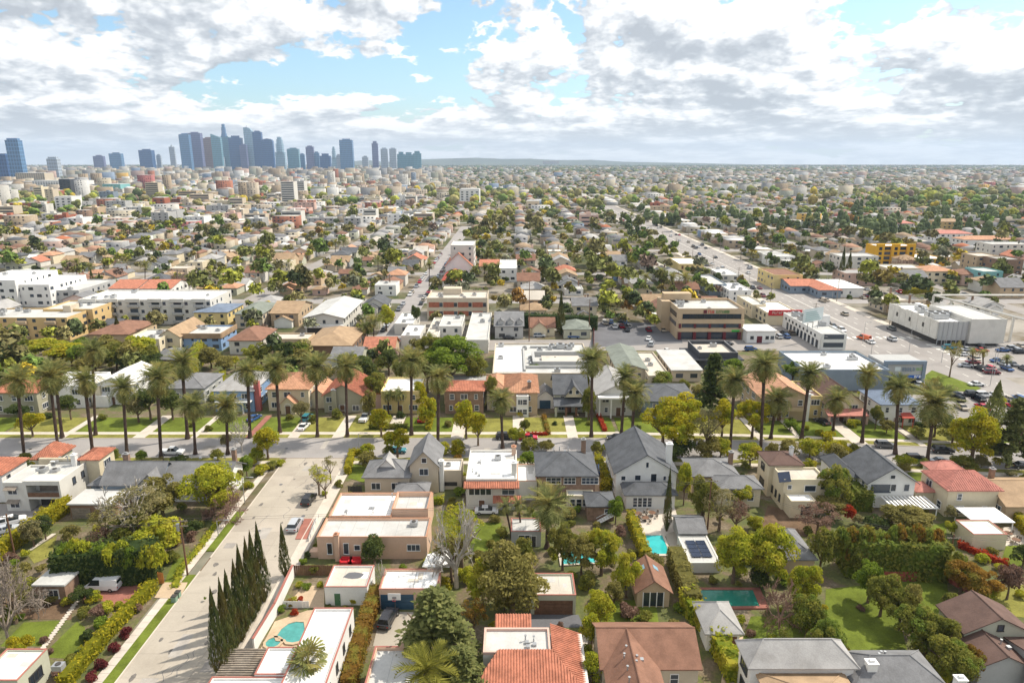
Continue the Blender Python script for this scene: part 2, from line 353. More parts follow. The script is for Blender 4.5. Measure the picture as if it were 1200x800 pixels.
def gable(rb, wb, x0, x1, y0, y1, ze, zr, axis, ov=0.5, t=0.16, mi=0):
    if axis == 'X':
        ym = (y0+y1)/2; s = (zr-ze)/(ym-y0)
        def P(x, k, top): # k 0 near eave,1 ridge,2 far eave
            y = (y0-ov, ym, y1+ov)[k]; z = (ze-s*ov, zr, ze-s*ov)[k] + (t if top else 0); return (x, y, z)
        a, b = x0-ov, x1+ov
        wb.face([(x0, y1, ze), (x0, y0, ze), (x0, ym, zr)]); wb.face([(x1, y0, ze), (x1, y1, ze), (x1, ym, zr)])
    else:
        xm = (x0+x1)/2; s = (zr-ze)/(xm-x0)
        def P(y, k, top):
            x = (x1+ov, xm, x0-ov)[k]; z = (ze-s*ov, zr, ze-s*ov)[k] + (t if top else 0); return (x, y, z)
        a, b = y0-ov, y1+ov
        wb.face([(x0, y0, ze), (x1, y0, ze), (xm, y0, zr)]); wb.face([(x1, y1, ze), (x0, y1, ze), (xm, y1, zr)])
    rb.face([P(a,0,1), P(b,0,1), P(b,1,1), P(a,1,1)], mi); rb.face([P(a,1,1), P(b,1,1), P(b,2,1), P(a,2,1)], mi)
    rb.face([P(a,1,0), P(b,1,0), P(b,0,0), P(a,0,0)], mi); rb.face([P(a,2,0), P(b,2,0), P(b,1,0), P(a,1,0)], mi)
    rb.face([P(b,0,1), P(a,0,1), P(a,0,0), P(b,0,0)], mi); rb.face([P(a,2,1), P(b,2,1), P(b,2,0), P(a,2,0)], mi)
    for q in (a, b):
        f1 = [P(q,0,0), P(q,0,1), P(q,1,1), P(q,1,0)]; f2 = [P(q,1,0), P(q,1,1), P(q,2,1), P(q,2,0)]
        if q == b: f1.reverse(); f2.reverse()
        rb.face(f1, mi); rb.face(f2, mi)
def hip(rb, x0, x1, y0, y1, ze, zr, ov=0.5, t=0.18, mi=0, inset=1.0):
    a, b, c, d = x0-ov, x1+ov, y0-ov, y1+ov; z = ze-0.02
    W_, D_ = b-a, d-c; k = min(W_, D_)/2*inset
    if W_ >= D_: r1, r2 = (a+k, (c+d)/2, zr), (b-k, (c+d)/2, zr)
    else: r1, r2 = ((a+b)/2, c+k, zr), ((a+b)/2, d-k, zr)
    z1 = z+t
    A, B, C_, D = (a, c, z1), (b, c, z1), (b, d, z1), (a, d, z1)
    if W_ >= D_:
        rb.face([A, B, r2, r1], mi); rb.face([B, C_, r2], mi); rb.face([C_, D, r1, r2], mi); rb.face([D, A, r1], mi)
    else:
        rb.face([A, B, r1], mi); rb.face([B, C_, r2, r1], mi); rb.face([C_, D, r2], mi); rb.face([D, A, r1, r2], mi)
    lo = [(p[0], p[1], z) for p in (A, B, C_, D)]; up = (A, B, C_, D)
    for i in range(4):
        j = (i+1) % 4; rb.face([lo[i], lo[j], up[j], up[i]], mi)
    rb.face(lo[::-1], mi)
def tile_rows(mb, A, B, ra, rb_, step=0.42, r=0.11):
    """rounded rows of barrel tiles on the slope whose eave runs A..B and whose ridge runs ra..rb_"""
    A, B, C_, D = (np.array(p, float) for p in (A, B, rb_, ra))
    L = np.linalg.norm(B-A); e = (B-A)/L; n = max(2, int(L/step))
    up = (C_+D)/2-(A+B)/2; up = up-np.dot(up, e)*e; hh = np.linalg.norm(up); un = up/hh
    nrm = np.cross(e, un); nrm = nrm if nrm[2] > 0 else -nrm
    u0, u1 = np.dot(D-A, e), np.dot(C_-A, e)
    for i in range(n):
        u = (i+0.5)*L/n; f = 1.0
        if u < u0: f = min(f, u/max(u0, 1e-3))
        if u > u1: f = min(f, (L-u)/max(L-u1, 1e-3))
        if f < 0.05: continue
        p, q = A+e*u+nrm*0.01, A+e*u+un*hh*f+nrm*0.01
        k = len(mb.v)
        for c in (p, q):
            for (ee, nn) in ((-r, 0), (-r*0.5, r*0.9), (r*0.5, r*0.9), (r, 0)): mb.v.append(tuple(c+e*ee+nrm*nn))
        for j in range(3): mb.f.append((k+j, k+j+1, k+5+j, k+4+j)); mb.mi.append(0)
        mb.f.append((k, k+1, k+2, k+3)); mb.mi.append(0)
def vol(root, rect, z0, ze, wall, roof, rmat=None, zr=None, axis='X', ov=0.5, sides='', frame='white', floors=None, cap=None, rr=None, far=False, tiles=False, pitch=3.4, para=0.45, wb=None):
    """one block of a house: walls, roof, parapet and windows as parts"""
    x0, x1, y0, y1 = rect; rr = rr or rng
    keep(x0, x1, y0, y1)
    wb_ = MB(); wb_.box(x0, x1, y0, y1, z0, ze)
    rb = MB()
    if roof == 'flat':
        wb_.v = []; wb_.f = []; wb_.mi = []
        t = 0.28
        wb_.box(x0, x1, y0, y1, z0, ze-para)
        pb = MB()
        for a, b, c, d in ((x0, x1, y0, y0+t), (x0, x1, y1-t, y1), (x0, x0+t, y0+t, y1-t), (x1-t, x1, y0+t, y1-t)): wb_.box(a, b, c, d, ze-para, ze)
        if cap is not None:
            e, u = 0.04, 0.17
            for a, b, c, d in ((x0-e, x1+e, y0-e, y0+u), (x0-e, x1+e, y1-u, y1+e), (x0-e, x0+u, y0+u, y1-u), (x1-u, x1+e, y0+u, y1-u)): pb.box(a, b, c, d, ze+.003, ze+0.08, 0, True)
            part(root, 'parapet_cap', pb, cap)
        rb.box(x0+t, x1-t, y0+t, y1-t, ze-para, ze-para+0.04)
        if not far:      # felt seams and mended patches
            sb = MB(); zz = ze-para+.044
            for i in range(1, int((x1-x0)/rr.uniform(2.2, 3.6))+1):
                xx = x0+t+i*(x1-x0)/(int((x1-x0)/2.8)+1.3)
                if xx < x1-t-.2: sb.box(xx, xx+.05, y0+t+.05, y1-t-.05, zz-.01, zz)
            if sb.f: part(root, 'roof_seam', sb, TRIM['grey'], kind='stuff')
            for i in range(rr.randrange(1, 4)):
                a, b = rr.uniform(x0+t+.3, x1-t-.8), rr.uniform(y0+t+.3, y1-t-.8); pb_ = MB(); pb_.box(a, min(a+rr.uniform(.6, 2.4), x1-t-.1), b, min(b+rr.uniform(.6, 2), y1-t-.1), zz, zz+.006+.003*i); part(root, 'roof_patch', pb_, ROOF[rr.choice(['flatgrey', 'flatbeige', 'flatgrey', 'white'])])
    elif roof == 'slab':
        rb.box(x0-ov, x1+ov, y0-ov, y1+ov, ze+0.01, ze+0.3, 0, True)
    elif roof == 'gable': gable(rb, wb_, x0, x1, y0, y1, ze, zr, axis, ov)
    elif roof == 'hip': hip(rb, x0, x1, y0, y1, ze, zr, ov)
    elif roof == 'none': pass
    part(root, 'wall', wb_, wall)
    if rb.f:
        ro = part(root, 'roof', rb, rmat)
        if tiles:
            tb = MB()
            if roof == 'hip':
                for f in rb.f[:4]:
                    p = [rb.v[i] for i in f]
                    if len(p) == 4: tile_rows(tb, p[0], p[1], p[3], p[2])
                    else: tile_rows(tb, p[0], p[1], p[2], p[2])
            elif roof == 'gable':
                p = [rb.v[i] for i in rb.f[0]]; tile_rows(tb, p[0], p[1], p[3], p[2])
                p = [rb.v[i] for i in rb.f[1]]; tile_rows(tb, p[2], p[3], p[1], p[0])
            o = bpy.data.objects.new('roof_tile', tb.mesh('roof_tile', [rmat], tuple(root.location))); link(o, ro); o['kind'] = 'stuff'
        elif roof in ('hip', 'gable') and not far:
            cb = MB()     # ridge capping
            if roof == 'gable':
                p = rb.v[rb.f[0][3]], rb.v[rb.f[0][2]]; cb.tube([p[0], p[1]], 0.1, 5)
            else:
                for f in rb.f[:4]:
                    q = [rb.v[i] for i in f]
                    cb.tube([q[1], q[2]], 0.09, 5)
                    if len(q) == 4 and f == rb.f[0]: cb.tube([q[2], q[3]], 0.1, 5)
            o = bpy.data.objects.new('ridge_cap', cb.mesh('ridge_cap', [rmat], tuple(root.location))); link(o, ro)
    if sides:
        zt = ze-(para if roof == 'flat' else 0.2)
        auto_windows(root, x0, x1, y0, y1, z0+0.1, zt, sides, rr, frame, far, pitch, floors)
def chimney(root, x, y, z0, z1, w=0.8, d=0.7, m=None, capm=None):
    mb = MB(); mb.box(x-w/2, x+w/2, y-d/2, y+d/2, z0, z1); mb.box(x-w/2-0.1, x+w/2+0.1, y-d/2-0.1, y+d/2+0.1, z1, z1+0.16, 1, True)
    mb.box(x-w/4, x+w/4, y-d/4, y+d/4, z1+0.16, z1+0.45, 1)
    part(root, 'chimney', mb, [m or WALL['brick'], capm or TRIM['grey']])
def vents(root, x0, x1, y0, y1, z, n, rr):
    for i in range(n):
        x, y = rr.uniform(x0, x1), rr.uniform(y0, y1); mb = MB()
        k = rr.random()
        if k < 0.5: mb.cyl(x, y, z, z+rr.uniform(.4, .8), 0.1, 6); mb.cyl(x, y, z+0.8, z+0.95, 0.17, 6)
        else: mb.box(x-0.25, x+0.25, y-0.25, y+0.25, z, z+0.35)
        part(root, 'roof_vent', mb, TRIM['metal'])
def ac(root, x, y, z, s=1.0):
    mb = MB(); mb.box(x-0.9*s, x+0.9*s, y-0.7*s, y+0.7*s, z+0.12, z+1.15*s); mb.cyl(x, y, z+1.15*s, z+1.28*s, 0.5*s, 10, 1)
    mb.box(x-0.8*s, x-0.6*s, y-0.6*s, y+0.6*s, z, z+0.12); mb.box(x+0.6*s, x+0.8*s, y-0.6*s, y+0.6*s, z, z+0.12)
    part(root, 'rooftop_unit', mb, [TRIM['metal'], TRIM['dark']])
def house(label, x, y, name='house', cat='house', group=None, lm=None):
    o = thing(name, (x, y, 0), label, cat, group)
    if lm: landmark(lm, x, y)
    return o
def centre(r): return (r[0]+r[1])/2, (r[2]+r[3])/2

# ------------------------------------------------------------------ foliage
def npmesh(name, V, F, mats, tone=None, col=None):
    me = bpy.data.meshes.new(name); nv, nf = len(V), len(F); k = F.shape[1]
    me.vertices.add(nv); me.vertices.foreach_set('co', V.astype(np.float32).ravel())
    me.loops.add(nf*k); me.loops.foreach_set('vertex_index', F.astype(np.int32).ravel())
    me.polygons.add(nf); me.polygons.foreach_set('loop_start', np.arange(0, nf*k, k, dtype=np.int32))
    try: me.polygons.foreach_set('loop_total', np.full(nf, k, np.int32))
    except Exception: pass
    me.update(calc_edges=True)
    for m in mats: me.materials.append(m)
    if tone is not None:
        a = me.attributes.new('tone', 'FLOAT', 'FACE'); a.data.foreach_set('value', tone.astype(np.float32))
    if col is not None:
        a = me.attributes.new('col', 'FLOAT_COLOR', 'FACE')
        a.data.foreach_set('color', np.hstack([col, np.ones((nf, 1))]).astype(np.float32).ravel())
    return me
def leaves(C, N, size, rg, tilt=0.7):
    n = len(C)
    N = N + rg.normal(0, tilt, (n, 3)); N /= np.linalg.norm(N, axis=1)[:, None]+1e-9
    T = np.cross(N, rg.normal(0, 1, (n, 3))); T /= np.linalg.norm(T, axis=1)[:, None]+1e-9
    B = np.cross(N, T)
    s = (size*rg.uniform(0.6, 1.4, n))[:, None]
    V = np.empty((n, 4, 3))
    V[:, 0] = C - T*s; V[:, 1] = C - B*s*0.55 + T*s*0.1; V[:, 2] = C + T*s; V[:, 3] = C + B*s*0.55 + T*s*0.1
    return V.reshape(-1, 3), np.arange(4*n).reshape(n, 4)
def crown_mesh(name, seed, blobs, per, size, shape=(1, 1, 0.8), br=(0.26, 0.46), core=0.62, gap=0.0, low=-0.55):
    rg = np.random.default_rng(seed); C = []; N = []; T = []
    for b in range(blobs):
        d = rg.normal(0, 1, 3); d /= np.linalg.norm(d); d[2] = max(d[2], low)
        c = d*core*rg.uniform(0.45, 1.05, 1)*np.array(shape); r = rg.uniform(*br)
        q = rg.normal(0, 1, (per, 3)); q /= np.linalg.norm(q, axis=1)[:, None]
        q[:, 2] = np.where(q[:, 2] < -0.5, -q[:, 2], q[:, 2])
        p = c + q*r*rg.uniform(0.72, 1.05, (per, 1))*np.array((1, 1, 0.82))
        C.append(p); N.append(q); T.append(np.clip(rg.normal(0.45+rg.uniform(-0.18, 0.22), 0.2, per), 0, 1))
    C, N, T = np.vstack(C), np.vstack(N), np.concatenate(T)
    V, F = leaves(C, N, size, rg)
    return npmesh(name, V, F, [LEAF['green']], T)
def cone_mesh(name, seed, n, size, prof):
    """narrow upright crown: PROF(t) gives the radius at height t in 0..1"""
    rg = np.random.default_rng(seed)
    t = rg.uniform(0, 1, n)**1.0; a = rg.uniform(0, 2*pi, n); r = np.array([prof(v) for v in t])*rg.uniform(0.75, 1.08, n)*(1+0.13*np.sin(a*5+t*23))
    C = np.stack([r*np.cos(a), r*np.sin(a), t], 1); N = np.stack([np.cos(a), np.sin(a), np.full(n, 0.9)], 1)
    V, F = leaves(C, N, size, rg, 0.5)
    return npmesh(name, V, F, [LEAF['cypress']], np.clip(rg.normal(0.45, 0.25, n), 0, 1))
def trunk_mesh(name, seed, limbs=5, spread=0.5, base=0.05, mat_=None, twigs=0):
    """unit height; limbs fork at 0.35..0.6 and reach into the crown"""
    r = random.Random(seed); mb = MB()
    top = (r.uniform(-.04, .04), r.uniform(-.04, .04), 0.55)
    mb.tube([(0, 0, -0.03), (0.01, 0, 0.25), top], [base*1.25, base*0.9, base*0.7], 7)
    for i in range(limbs):
        a = 2*pi*i/limbs+r.uniform(-.4, .4); s = spread*r.uniform(.6, 1.1); z0 = r.uniform(.32, .54)
        p1 = (cos(a)*s*.45, sin(a)*s*.45, z0+.18); p2 = (cos(a)*s, sin(a)*s, z0+r.uniform(.3, .45))
        mb.tube([(0, 0, z0), p1, p2], [base*.6, base*.42, base*.16], 5)
        for k in range(twigs):
            b = a+r.uniform(-1, 1); q = (p1[0]+cos(b)*s*.5, p1[1]+sin(b)*s*.5, p1[2]+r.uniform(.1, .3)); mb.tube([p1, q], [base*.25, base*.08], 4)
    return mb.mesh(name, [mat_ or BARK])
def bare_mesh(name, seed, m, base=0.045, depth=4, n0=5, up=0.55, rmin=0.004, sp=0.75):
    r = random.Random(seed); mb = MB()
    def grow(p, d, ln, rad, k):
        q = [p]; dd = list(d)
        for i in range(2):
            dd = [dd[j]+r.uniform(-.22, .22) for j in range(3)]; l = sqrt(sum(v*v for v in dd)); dd = [v/l for v in dd]
            q.append(tuple(q[-1][j]+dd[j]*ln/2 for j in range(3)))
        mb.tube(q, [rad, rad*.8, rad*.55], 5 if k > 2 else 3, 0, False)
        if k == 0: return
        for i in range(3 if k < 3 else 3):
            a = [dd[j]+r.uniform(-sp, sp) for j in range(3)]; a[2] += 0.12; l = sqrt(sum(v*v for v in a)); a = [v/l for v in a]
            grow(q[-1] if i < 2 else q[1], a, ln*r.uniform(.58, .8), max(rmin, rad*.55), k-1)
    mb.tube([(0, 0, -.02), (0, 0, .2)], [base*1.3, base], 7)
    for i in range(n0):
        a = 2*pi*i/n0+r.uniform(-.4, .4); u = up*r.uniform(.6, 1.6); d = (cos(a), sin(a), u); l = sqrt(1+u*u); grow((0, 0, .18), tuple(v/l for v in d), .3, base*.7, depth)
    return mb.mesh(name, [m])
CR = {}
for i in range(4): CR['small%d' % i] = crown_mesh('foliage', 10+i, 10, 110, 0.115, (1, 1, .9), (.34, .54), .55, low=-.95)          # shrubs
for i in range(5): CR['mid%d' % i] = crown_mesh('foliage', 20+i, 24, 190, 0.068, (1, 1, .95), (.24, .42), .68, low=-.95)           # 5-8 m trees
for i in range(4): CR['big%d' % i] = crown_mesh('foliage', 30+i, 46, 230, 0.046, (1, 1, .95), (.16, .34), .76, low=-.95)           # the nearest trees
for i in range(3): CR['airy%d' % i] = crown_mesh('foliage', 40+i, 34, 70, 0.038, (1, 1, .9), (.14, .26), .8)
for i in range(5): CR['far%d' % i] = crown_mesh('foliage', 50+i, 14, 60, 0.135, (1, 1, .9), (.28, .46), .62)
def layered(name, seed, n=20, per=230):
    """a cedar: tiers of drooping sprays round a leaning-in trunk"""
    rg = np.random.default_rng(seed); C = []; N = []
    for i in range(n):
        t = i/(n-1)
        for k in range(5):
            a = rg.uniform(0, 2*pi); L = (1.05-0.9*t)*rg.uniform(.6, 1.05)
            s = rg.uniform(0.1, 1, per//2)**.6; off = rg.normal(0, .085, (per//2, 2))*np.stack([s, s], 1)
            x = L*s*np.cos(a)+off[:, 0]; y = L*s*np.sin(a)+off[:, 1]; z = (t*2-1)-0.22*s*s+0.08*s+rg.normal(0, .025, per//2)
            C.append(np.stack([x, y, z], 1)); N.append(np.tile((0.2*cos(a), .2*sin(a), 1.0), (per//2, 1)))
    C, N = np.vstack(C), np.vstack(N); V, F = leaves(C, N, .062, rg, .4)
    return npmesh(name, V, F, [LEAF['conifer']], np.clip(rg.normal(.45, .25, len(C)), 0, 1))
CR['cedar0'] = layered('foliage', 61); CR['cedar1'] = layered('foliage', 62)
def cyp(t): return max(0.02, min(1.0, (t+.03)*5)*(1-t)**0.85*1.1)
CR['cyp0'] = cone_mesh('foliage', 71, 2600, .05, cyp); CR['cyp1'] = cone_mesh('foliage', 72, 2600, .05, cyp); CR['cypfar'] = cone_mesh('foliage', 73, 420, .11, cyp)
def column(t): return (0.35+0.65*min(1, t*4))*min(1, (1-t)*5+.15)
CR['col0'] = cone_mesh('foliage', 74, 1500, .07, column)
TRK = [trunk_mesh('trunk', 80+i) for i in range(3)]
TRKW = trunk_mesh('trunk', 90, 6, .55, .045, BARKW, 2)
BARE = {'white': bare_mesh('branches', 5, BARKW, .05, 4, 5, .9, .007), 'grey': bare_mesh('branches', 6, BARKG, .03, 5, 6, .7, .006, .9), 'pink': bare_mesh('branches', 7, TWIGP, .03, 5, 7, .5, .006, .9), 'whitesmall': bare_mesh('branches', 8, BARKW, .035, 4, 4, .8, .008)}
KIND_WORD = {'yellow': 'yellow-leaved', 'lime': 'lime green', 'green': 'bright green', 'mid': 'dull green', 'dark': 'dark green', 'olive': 'olive green', 'grey': 'grey-green', 'rust': 'rust coloured', 'red': 'red', 'hedge': 'yellow-green', 'autumn': 'bronze-green', 'mauve': 'mauve-brown', 'conifer': 'blue-green', 'burgundy': 'burgundy', 'cypress': 'dark', 'palm': 'green', 'palmgold': 'golden'}
tseed = random.Random(3)
def tree(x, y, zc, r, rz, leaf, var='mid', label=None, name='broadleaf_tree', cat='tree', trunk=True, tm=None, adj=None, group=None, z0=0.0):
    root = thing(name, (x, y, z0)); rot = tseed.uniform(0, 6.28)
    if trunk:
        h = max(1.2, zc-z0+rz*0.35); use(root, 'trunk', tm or tseed.choice(TRK), (0, 0, 0), rot, (min(h, r*1.5), min(h, r*1.5), h))
    k = [c for c in CR if c.startswith(var)]
    use(root, 'crown', CR[tseed.choice(k)], (0, 0, zc-z0), rot, (r, r, rz), LEAF[leaf])
    if label: tag(root, label, cat, group)
    else: auto(root, adj or ('%s %s' % (KIND_WORD[leaf], {'big': 'spreading tree', 'airy': 'airy tree', 'small': 'shrub'}.get(var, 'leafy tree'))), cat, group or 'trees among the houses')
    return root
def T(cx, cy, wpx, hpx, by, leaf, var='mid', label=None, **kw):
    """a tree by its crown's centre and size in pixels and the row of its foot"""
    Y = RY(by); zc = ZA(Y, cy); zc_ = Y*cos(PITCH)+(H-zc)*sin(PITCH)
    if by > 540 and var != 'airy' and var != 'cedar' or kw.pop('low', False):       # garden trees are leafy to the ground
        rz = hpx/2*zc_/FPX/cos(down(cy)); top = zc+rz*.9; bot = min(top*.14, .9); x = RX(cx, Y, zc)
        return tree(x, Y, (top+bot)/2, wpx/2*zc_/FPX*1.1, (top-bot)/2, leaf, var, label, **kw)
    return tree(RX(cx, Y, zc), Y, zc, wpx/2*zc_/FPX, hpx/2*zc_/FPX/cos(down(cy))*0.9, leaf, var, label, **kw)
def shrub(px, py, wpx, leaf, label=None, hf=0.9, **kw):
    x, y = R(px, py); zc_ = y*cos(PITCH)+H*sin(PITCH); r = wpx/2*zc_/FPX
    kw.setdefault('name', 'shrub'); kw.setdefault('cat', 'shrub')
    return tree(x, y, r*hf*0.55, r, r*hf, leaf, 'small', label, trunk=False, group=kw.pop('group', 'garden shrubs'), **kw)
def hedge(pts, width, h, leaf, label, name='hedge', dens=10.0, size=0.22, rough=0.12, group=None, seed=0, z0=0.0):
    """clipped hedge along ground points: leaf faces over a solid dark heart"""
    rg = np.random.default_rng(100+seed+int(abs(pts[0][0])*7)); C = []; N = []
    hb = MB()
    for (ax, ay), (bx_, by_) in zip(pts[:-1], pts[1:]):
        d = np.array((bx_-ax, by_-ay)); L = np.linalg.norm(d); e = d/L; nn = np.array((-e[1], e[0]))
        q = 0.18; P0 = np.array((ax, ay)); w2 = width/2-q
        poly = [P0+nn*-w2+e*q, P0+e*(L-q)+nn*-w2, P0+e*(L-q)+nn*w2, P0+e*q+nn*w2]; hb.prism([tuple(p) for p in poly], z0, z0+h-q)
        nt2 = int(L*width*dens); ns = int(L*h*dens); ne = int(width*h*dens)
        def bump(u): return 1+rough*np.sin(u*1.7+ax)+rough*.6*np.sin(u*4.1)
        u = rg.uniform(0, L, nt2); v = rg.uniform(-.5, .5, nt2)*width
        C.append(np.stack([ax+e[0]*u+nn[0]*v, ay+e[1]*u+nn[1]*v, z0+h*bump(u)+rg.normal(0, .1, nt2)], 1)); N.append(np.tile((0, 0, 1.), (nt2, 1)))
        for sgn in (-1, 1):
            u = rg.uniform(0, L, ns); z = rg.uniform(0, 1, ns)*h; o = sgn*(width/2+rg.normal(0, .07, ns))
            C.append(np.stack([ax+e[0]*u+nn[0]*o, ay+e[1]*u+nn[1]*o, z0+z*bump(u)], 1)); N.append(np.tile((nn[0]*sgn, nn[1]*sgn, .35), (ns, 1)))
        for s_, u0 in ((-1, 0), (1, L)):
            z = rg.uniform(0, h, ne); v = rg.uniform(-.5, .5, ne)*width
            C.append(np.stack([ax+e[0]*u0+nn[0]*v, ay+e[1]*u0+nn[1]*v, z0+z], 1)); N.append(np.tile((e[0]*s_, e[1]*s_, .35), (ne, 1)))
    C, N = np.vstack(C), np.vstack(N); x, y = pts[0]
    lm_ = 0.5+0.35*np.sin(C[:, 0]*1.3+C[:, 1]*.9)*np.sin(C[:, 1]*.7+1)
    V, F = leaves(C-np.array((x, y, z0)), N, size, rg, .6)
    root = thing(name, (x, y, z0), label, 'hedge', group)
    o = bpy.data.objects.new('foliage', npmesh('foliage', V, F, [LEAF[leaf]], np.clip(rg.normal(0.42, .2, len(C))+.15*(lm_-.5), 0, 1))); link(o, root)
    b = part(root, 'inner_leaves', hb, LEAF[leaf])
    keep(min(p[0] for p in pts)-width/2, max(p[0] for p in pts)+width/2, min(p[1] for p in pts)-width/2, max(p[1] for p in pts)+width/2, 0.3)
    return root

# ------------------------------------------------------------------ palms
def frond_mesh(name, seed, L=1.0, droop=0.5, m=None, n=13, w=0.2, fan=False):
    r = random.Random(seed); mb = MB(); pts = []
    for i in range(n+1):
        t = i/n; x = L*(t*cos(droop*t*0.9)); z = L*(-droop*0.55*t*t); pts.append((x, 0, z))
    mb.tube([pts[0], pts[n//2], pts[n]], [.012, .009, .003], 3, 0, False)
    for i in range(1, n+1):
        t = i/n; p = pts[i]; q = pts[i-1]; lw = w*(sin(pi*min(1, t*.85+.12))**.7)*r.uniform(.85, 1.15)
        for s in (-1, 1):
            tip = (p[0]+lw*.75, s*lw, p[2]-lw*r.uniform(.1, .5)); mb.face([q, (p[0]+.01, s*.01, p[2]+.012), tip] if s > 0 else [q, tip, (p[0]+.01, s*.01, p[2]+.012)])
    me = mb.mesh(name, [m])
    a = me.attributes.new('tone', 'FLOAT', 'FACE'); a.data.foreach_set('value', [min(1, max(0, r.gauss(.45, .22))) for _ in me.polygons]); return me
FR = [frond_mesh('frond', i, 1, d, LEAF['palm']) for i, d in enumerate((.75, 1.0, 1.2))]
FRD = [frond_mesh('dead_frond', 9+i, 1, d, LEAF['deadfrond'], 7, .1) for i, d in enumerate((.5, .8))]
def fan_mesh(name, m, n=12):
    mb = MB(); r = random.Random(4); mb.tube([(0, 0, 0), (.5, 0, .03)], [.012, .01], 3)
    for i in range(n):
        a = -1.9+3.8*i/(n-1); b = a+.2; p = (.5+cos(a)*.5, sin(a)*.5, -.1-abs(a)*.06); q = (.5+cos(b)*.42, sin(b)*.42, -.08)
        mb.face([(.48, 0, .04), p, q])
    me = mb.mesh(name, [m]); at = me.attributes.new('tone', 'FLOAT', 'FACE'); at.data.foreach_set('value', [r.random() for _ in me.polygons]); return me
FAN = fan_mesh('frond', LEAF['palm'])
def palm_trunk(name, seed, n=9):
    r = random.Random(seed); mb = MB(); pts = []; rad = []
    for i in range(n): t = i/(n-1); pts.append((0, 0, t)); rad.append((1.55-.75*min(1, t*9) if t < .12 else .82+.12*r.random()) if t < .86 else 1.0+.5*(t-.86)/.14)
    mb.tube(pts, rad, 9); return mb.mesh(name, [BARKP])
PT = [palm_trunk('trunk', i) for i in range(3)]
prn = random.Random(11)
def baked_palm(name, seed, n=34, leaf='palm', skirt=10):
    """one crown mesh for the palms too small to show their fronds"""
    r = random.Random(seed); V = []; F = []; M = []
    src = [([v.co[:] for v in f.vertices], [tuple(p.vertices) for p in f.polygons if len(p.vertices) == 3]) for f in FR+FRD]
    for i in range(n+skirt):
        dead = i >= n; vs, fs = src[r.randrange(3)] if not dead else src[3+r.randrange(2)]
        e = (1.35-1.75*(i/n)+r.uniform(-.1, .1)) if not dead else r.uniform(-1.25, -.8); a = i*2.4+r.uniform(-.3, .3); s = r.uniform(.85, 1.1)*(1 if not dead else .6)
        k = len(V)
        for x, y, z in vs:
            x, z = x*cos(e)-z*sin(e)*1, x*sin(e)+z*cos(e); V.append(((x*cos(a)-y*sin(a))*s, (x*sin(a)+y*cos(a))*s, z*s))
        F += [tuple(k+j for j in f) for f in fs]; M += [1 if dead else 0]*len(fs)
    me = npmesh(name, np.array(V), np.array(F), [LEAF[leaf], LEAF['deadfrond']], np.array([min(1, max(0, r.gauss(.45, .22))) for _ in F]))
    me.polygons.foreach_set('material_index', M); return me
PCR = [baked_palm('fronds', i) for i in range(4)]
def palm(bx, by, cx, cy, label=None, r=5.0, n=58, leaf='palm', skirt=12, rad=.42, detail=True, name='palm_tree', fan=False, group='palms lining the street', base=None):
    if base: X, Y = base; zc = cy; Xc = cx
    else: X, Y = R(bx, by); zc = ZA(Y, cy); Xc = RX(cx, Y, zc)
    root = thing(name, (X, Y, 0)); lean = Xc-X
    t = use(root, 'trunk', prn.choice(PT), (0, 0, 0), prn.uniform(0, 6), (rad, rad, zc)); d = sqrt(lean*lean+zc*zc)
    t.rotation_euler = (0, math.atan2(lean, zc), 0); t.scale = (rad, rad, d)
    if detail:
        for i in range(n):
            e = 1.4-2.35*(i/n)+prn.uniform(-.12, .12); a = i*2.39996+prn.uniform(-.25, .25); s = r*prn.uniform(.88, 1.12)*(1-.18*max(0, e-.7))
            f = bpy.data.objects.new('frond', FAN if fan else FR[0 if e > .6 else (1 if e > -.1 else 2)]); f.location = (lean, 0, zc); f.rotation_euler = (0, -e, a); f.scale = (s, s, s); link(f, root)
            if leaf != 'palm': f.material_slots[0].link = 'OBJECT'; f.material_slots[0].material = LEAF[leaf]
        for i in range(skirt):
            f = bpy.data.objects.new('dead_frond', FRD[i % 2]); f.location = (lean, 0, zc-.2-.1*r*prn.random()); f.rotation_euler = (0, prn.uniform(.75, 1.3), i*2.4); s = r*prn.uniform(.4, .62); f.scale = (s, s, s); link(f, root)
    else: use(root, 'crown', prn.choice(PCR), (lean, 0, zc), prn.uniform(0, 6), r)
    if label: tag(root, label, 'palm tree', group)
    else: auto(root, 'tall palm' if zc > 9 else 'short palm', 'palm tree', group)
    return root

# ------------------------------------------------------------------ cars
PAINT = {k: mat('car_paint_'+k, c, 0.25, 0.03, 0.5, 2, 0.6) for k, c in (('white', (.75, .75, .75)), ('silver', (.42, .44, .47)), ('black', (.02, .02, .025)), ('red', (.5, .015, .04)), ('blue', (.03, .09, .25)), ('grey', (.13, .135, .145)), ('beige', (.42, .36, .28)), ('maroon', (.16, .02, .03)), ('teal', (.03, .2, .25)), ('orange', (.62, .12, .03)))}
TYRE = mat('tyre', (.02, .02, .02), .9, .1); HUB = TRIM['metal']; LAMP = mat('lamp_lens', (.8, .78, .72), .15, .05, 1, 4, .6); TAIL = mat('tail_lens', (.35, .01, .01), .2, .05, 1, 4, .6)
CARG = mat('car_glass', (.02, .025, .03), .06, .1, 1, 4, .7)
def wheel_meshes():
    a, b = MB(), MB(); a.tube([(0, -.11, 0), (0, .11, 0)], [.33, .33], 14); k = [( .33*cos(t*2*pi/14), -.11, .33*sin(t*2*pi/14)) for t in range(14)]; a.face(k)
    b.tube([(0, -.125, 0), (0, .125, 0)], [.19, .19], 10); b.face([(.19*cos(t*2*pi/10), -.125, .19*sin(t*2*pi/10)) for t in range(10)])
    return a.mesh('wheel', [TYRE]), b.mesh('rim', [HUB])
WH, RIM = wheel_meshes()
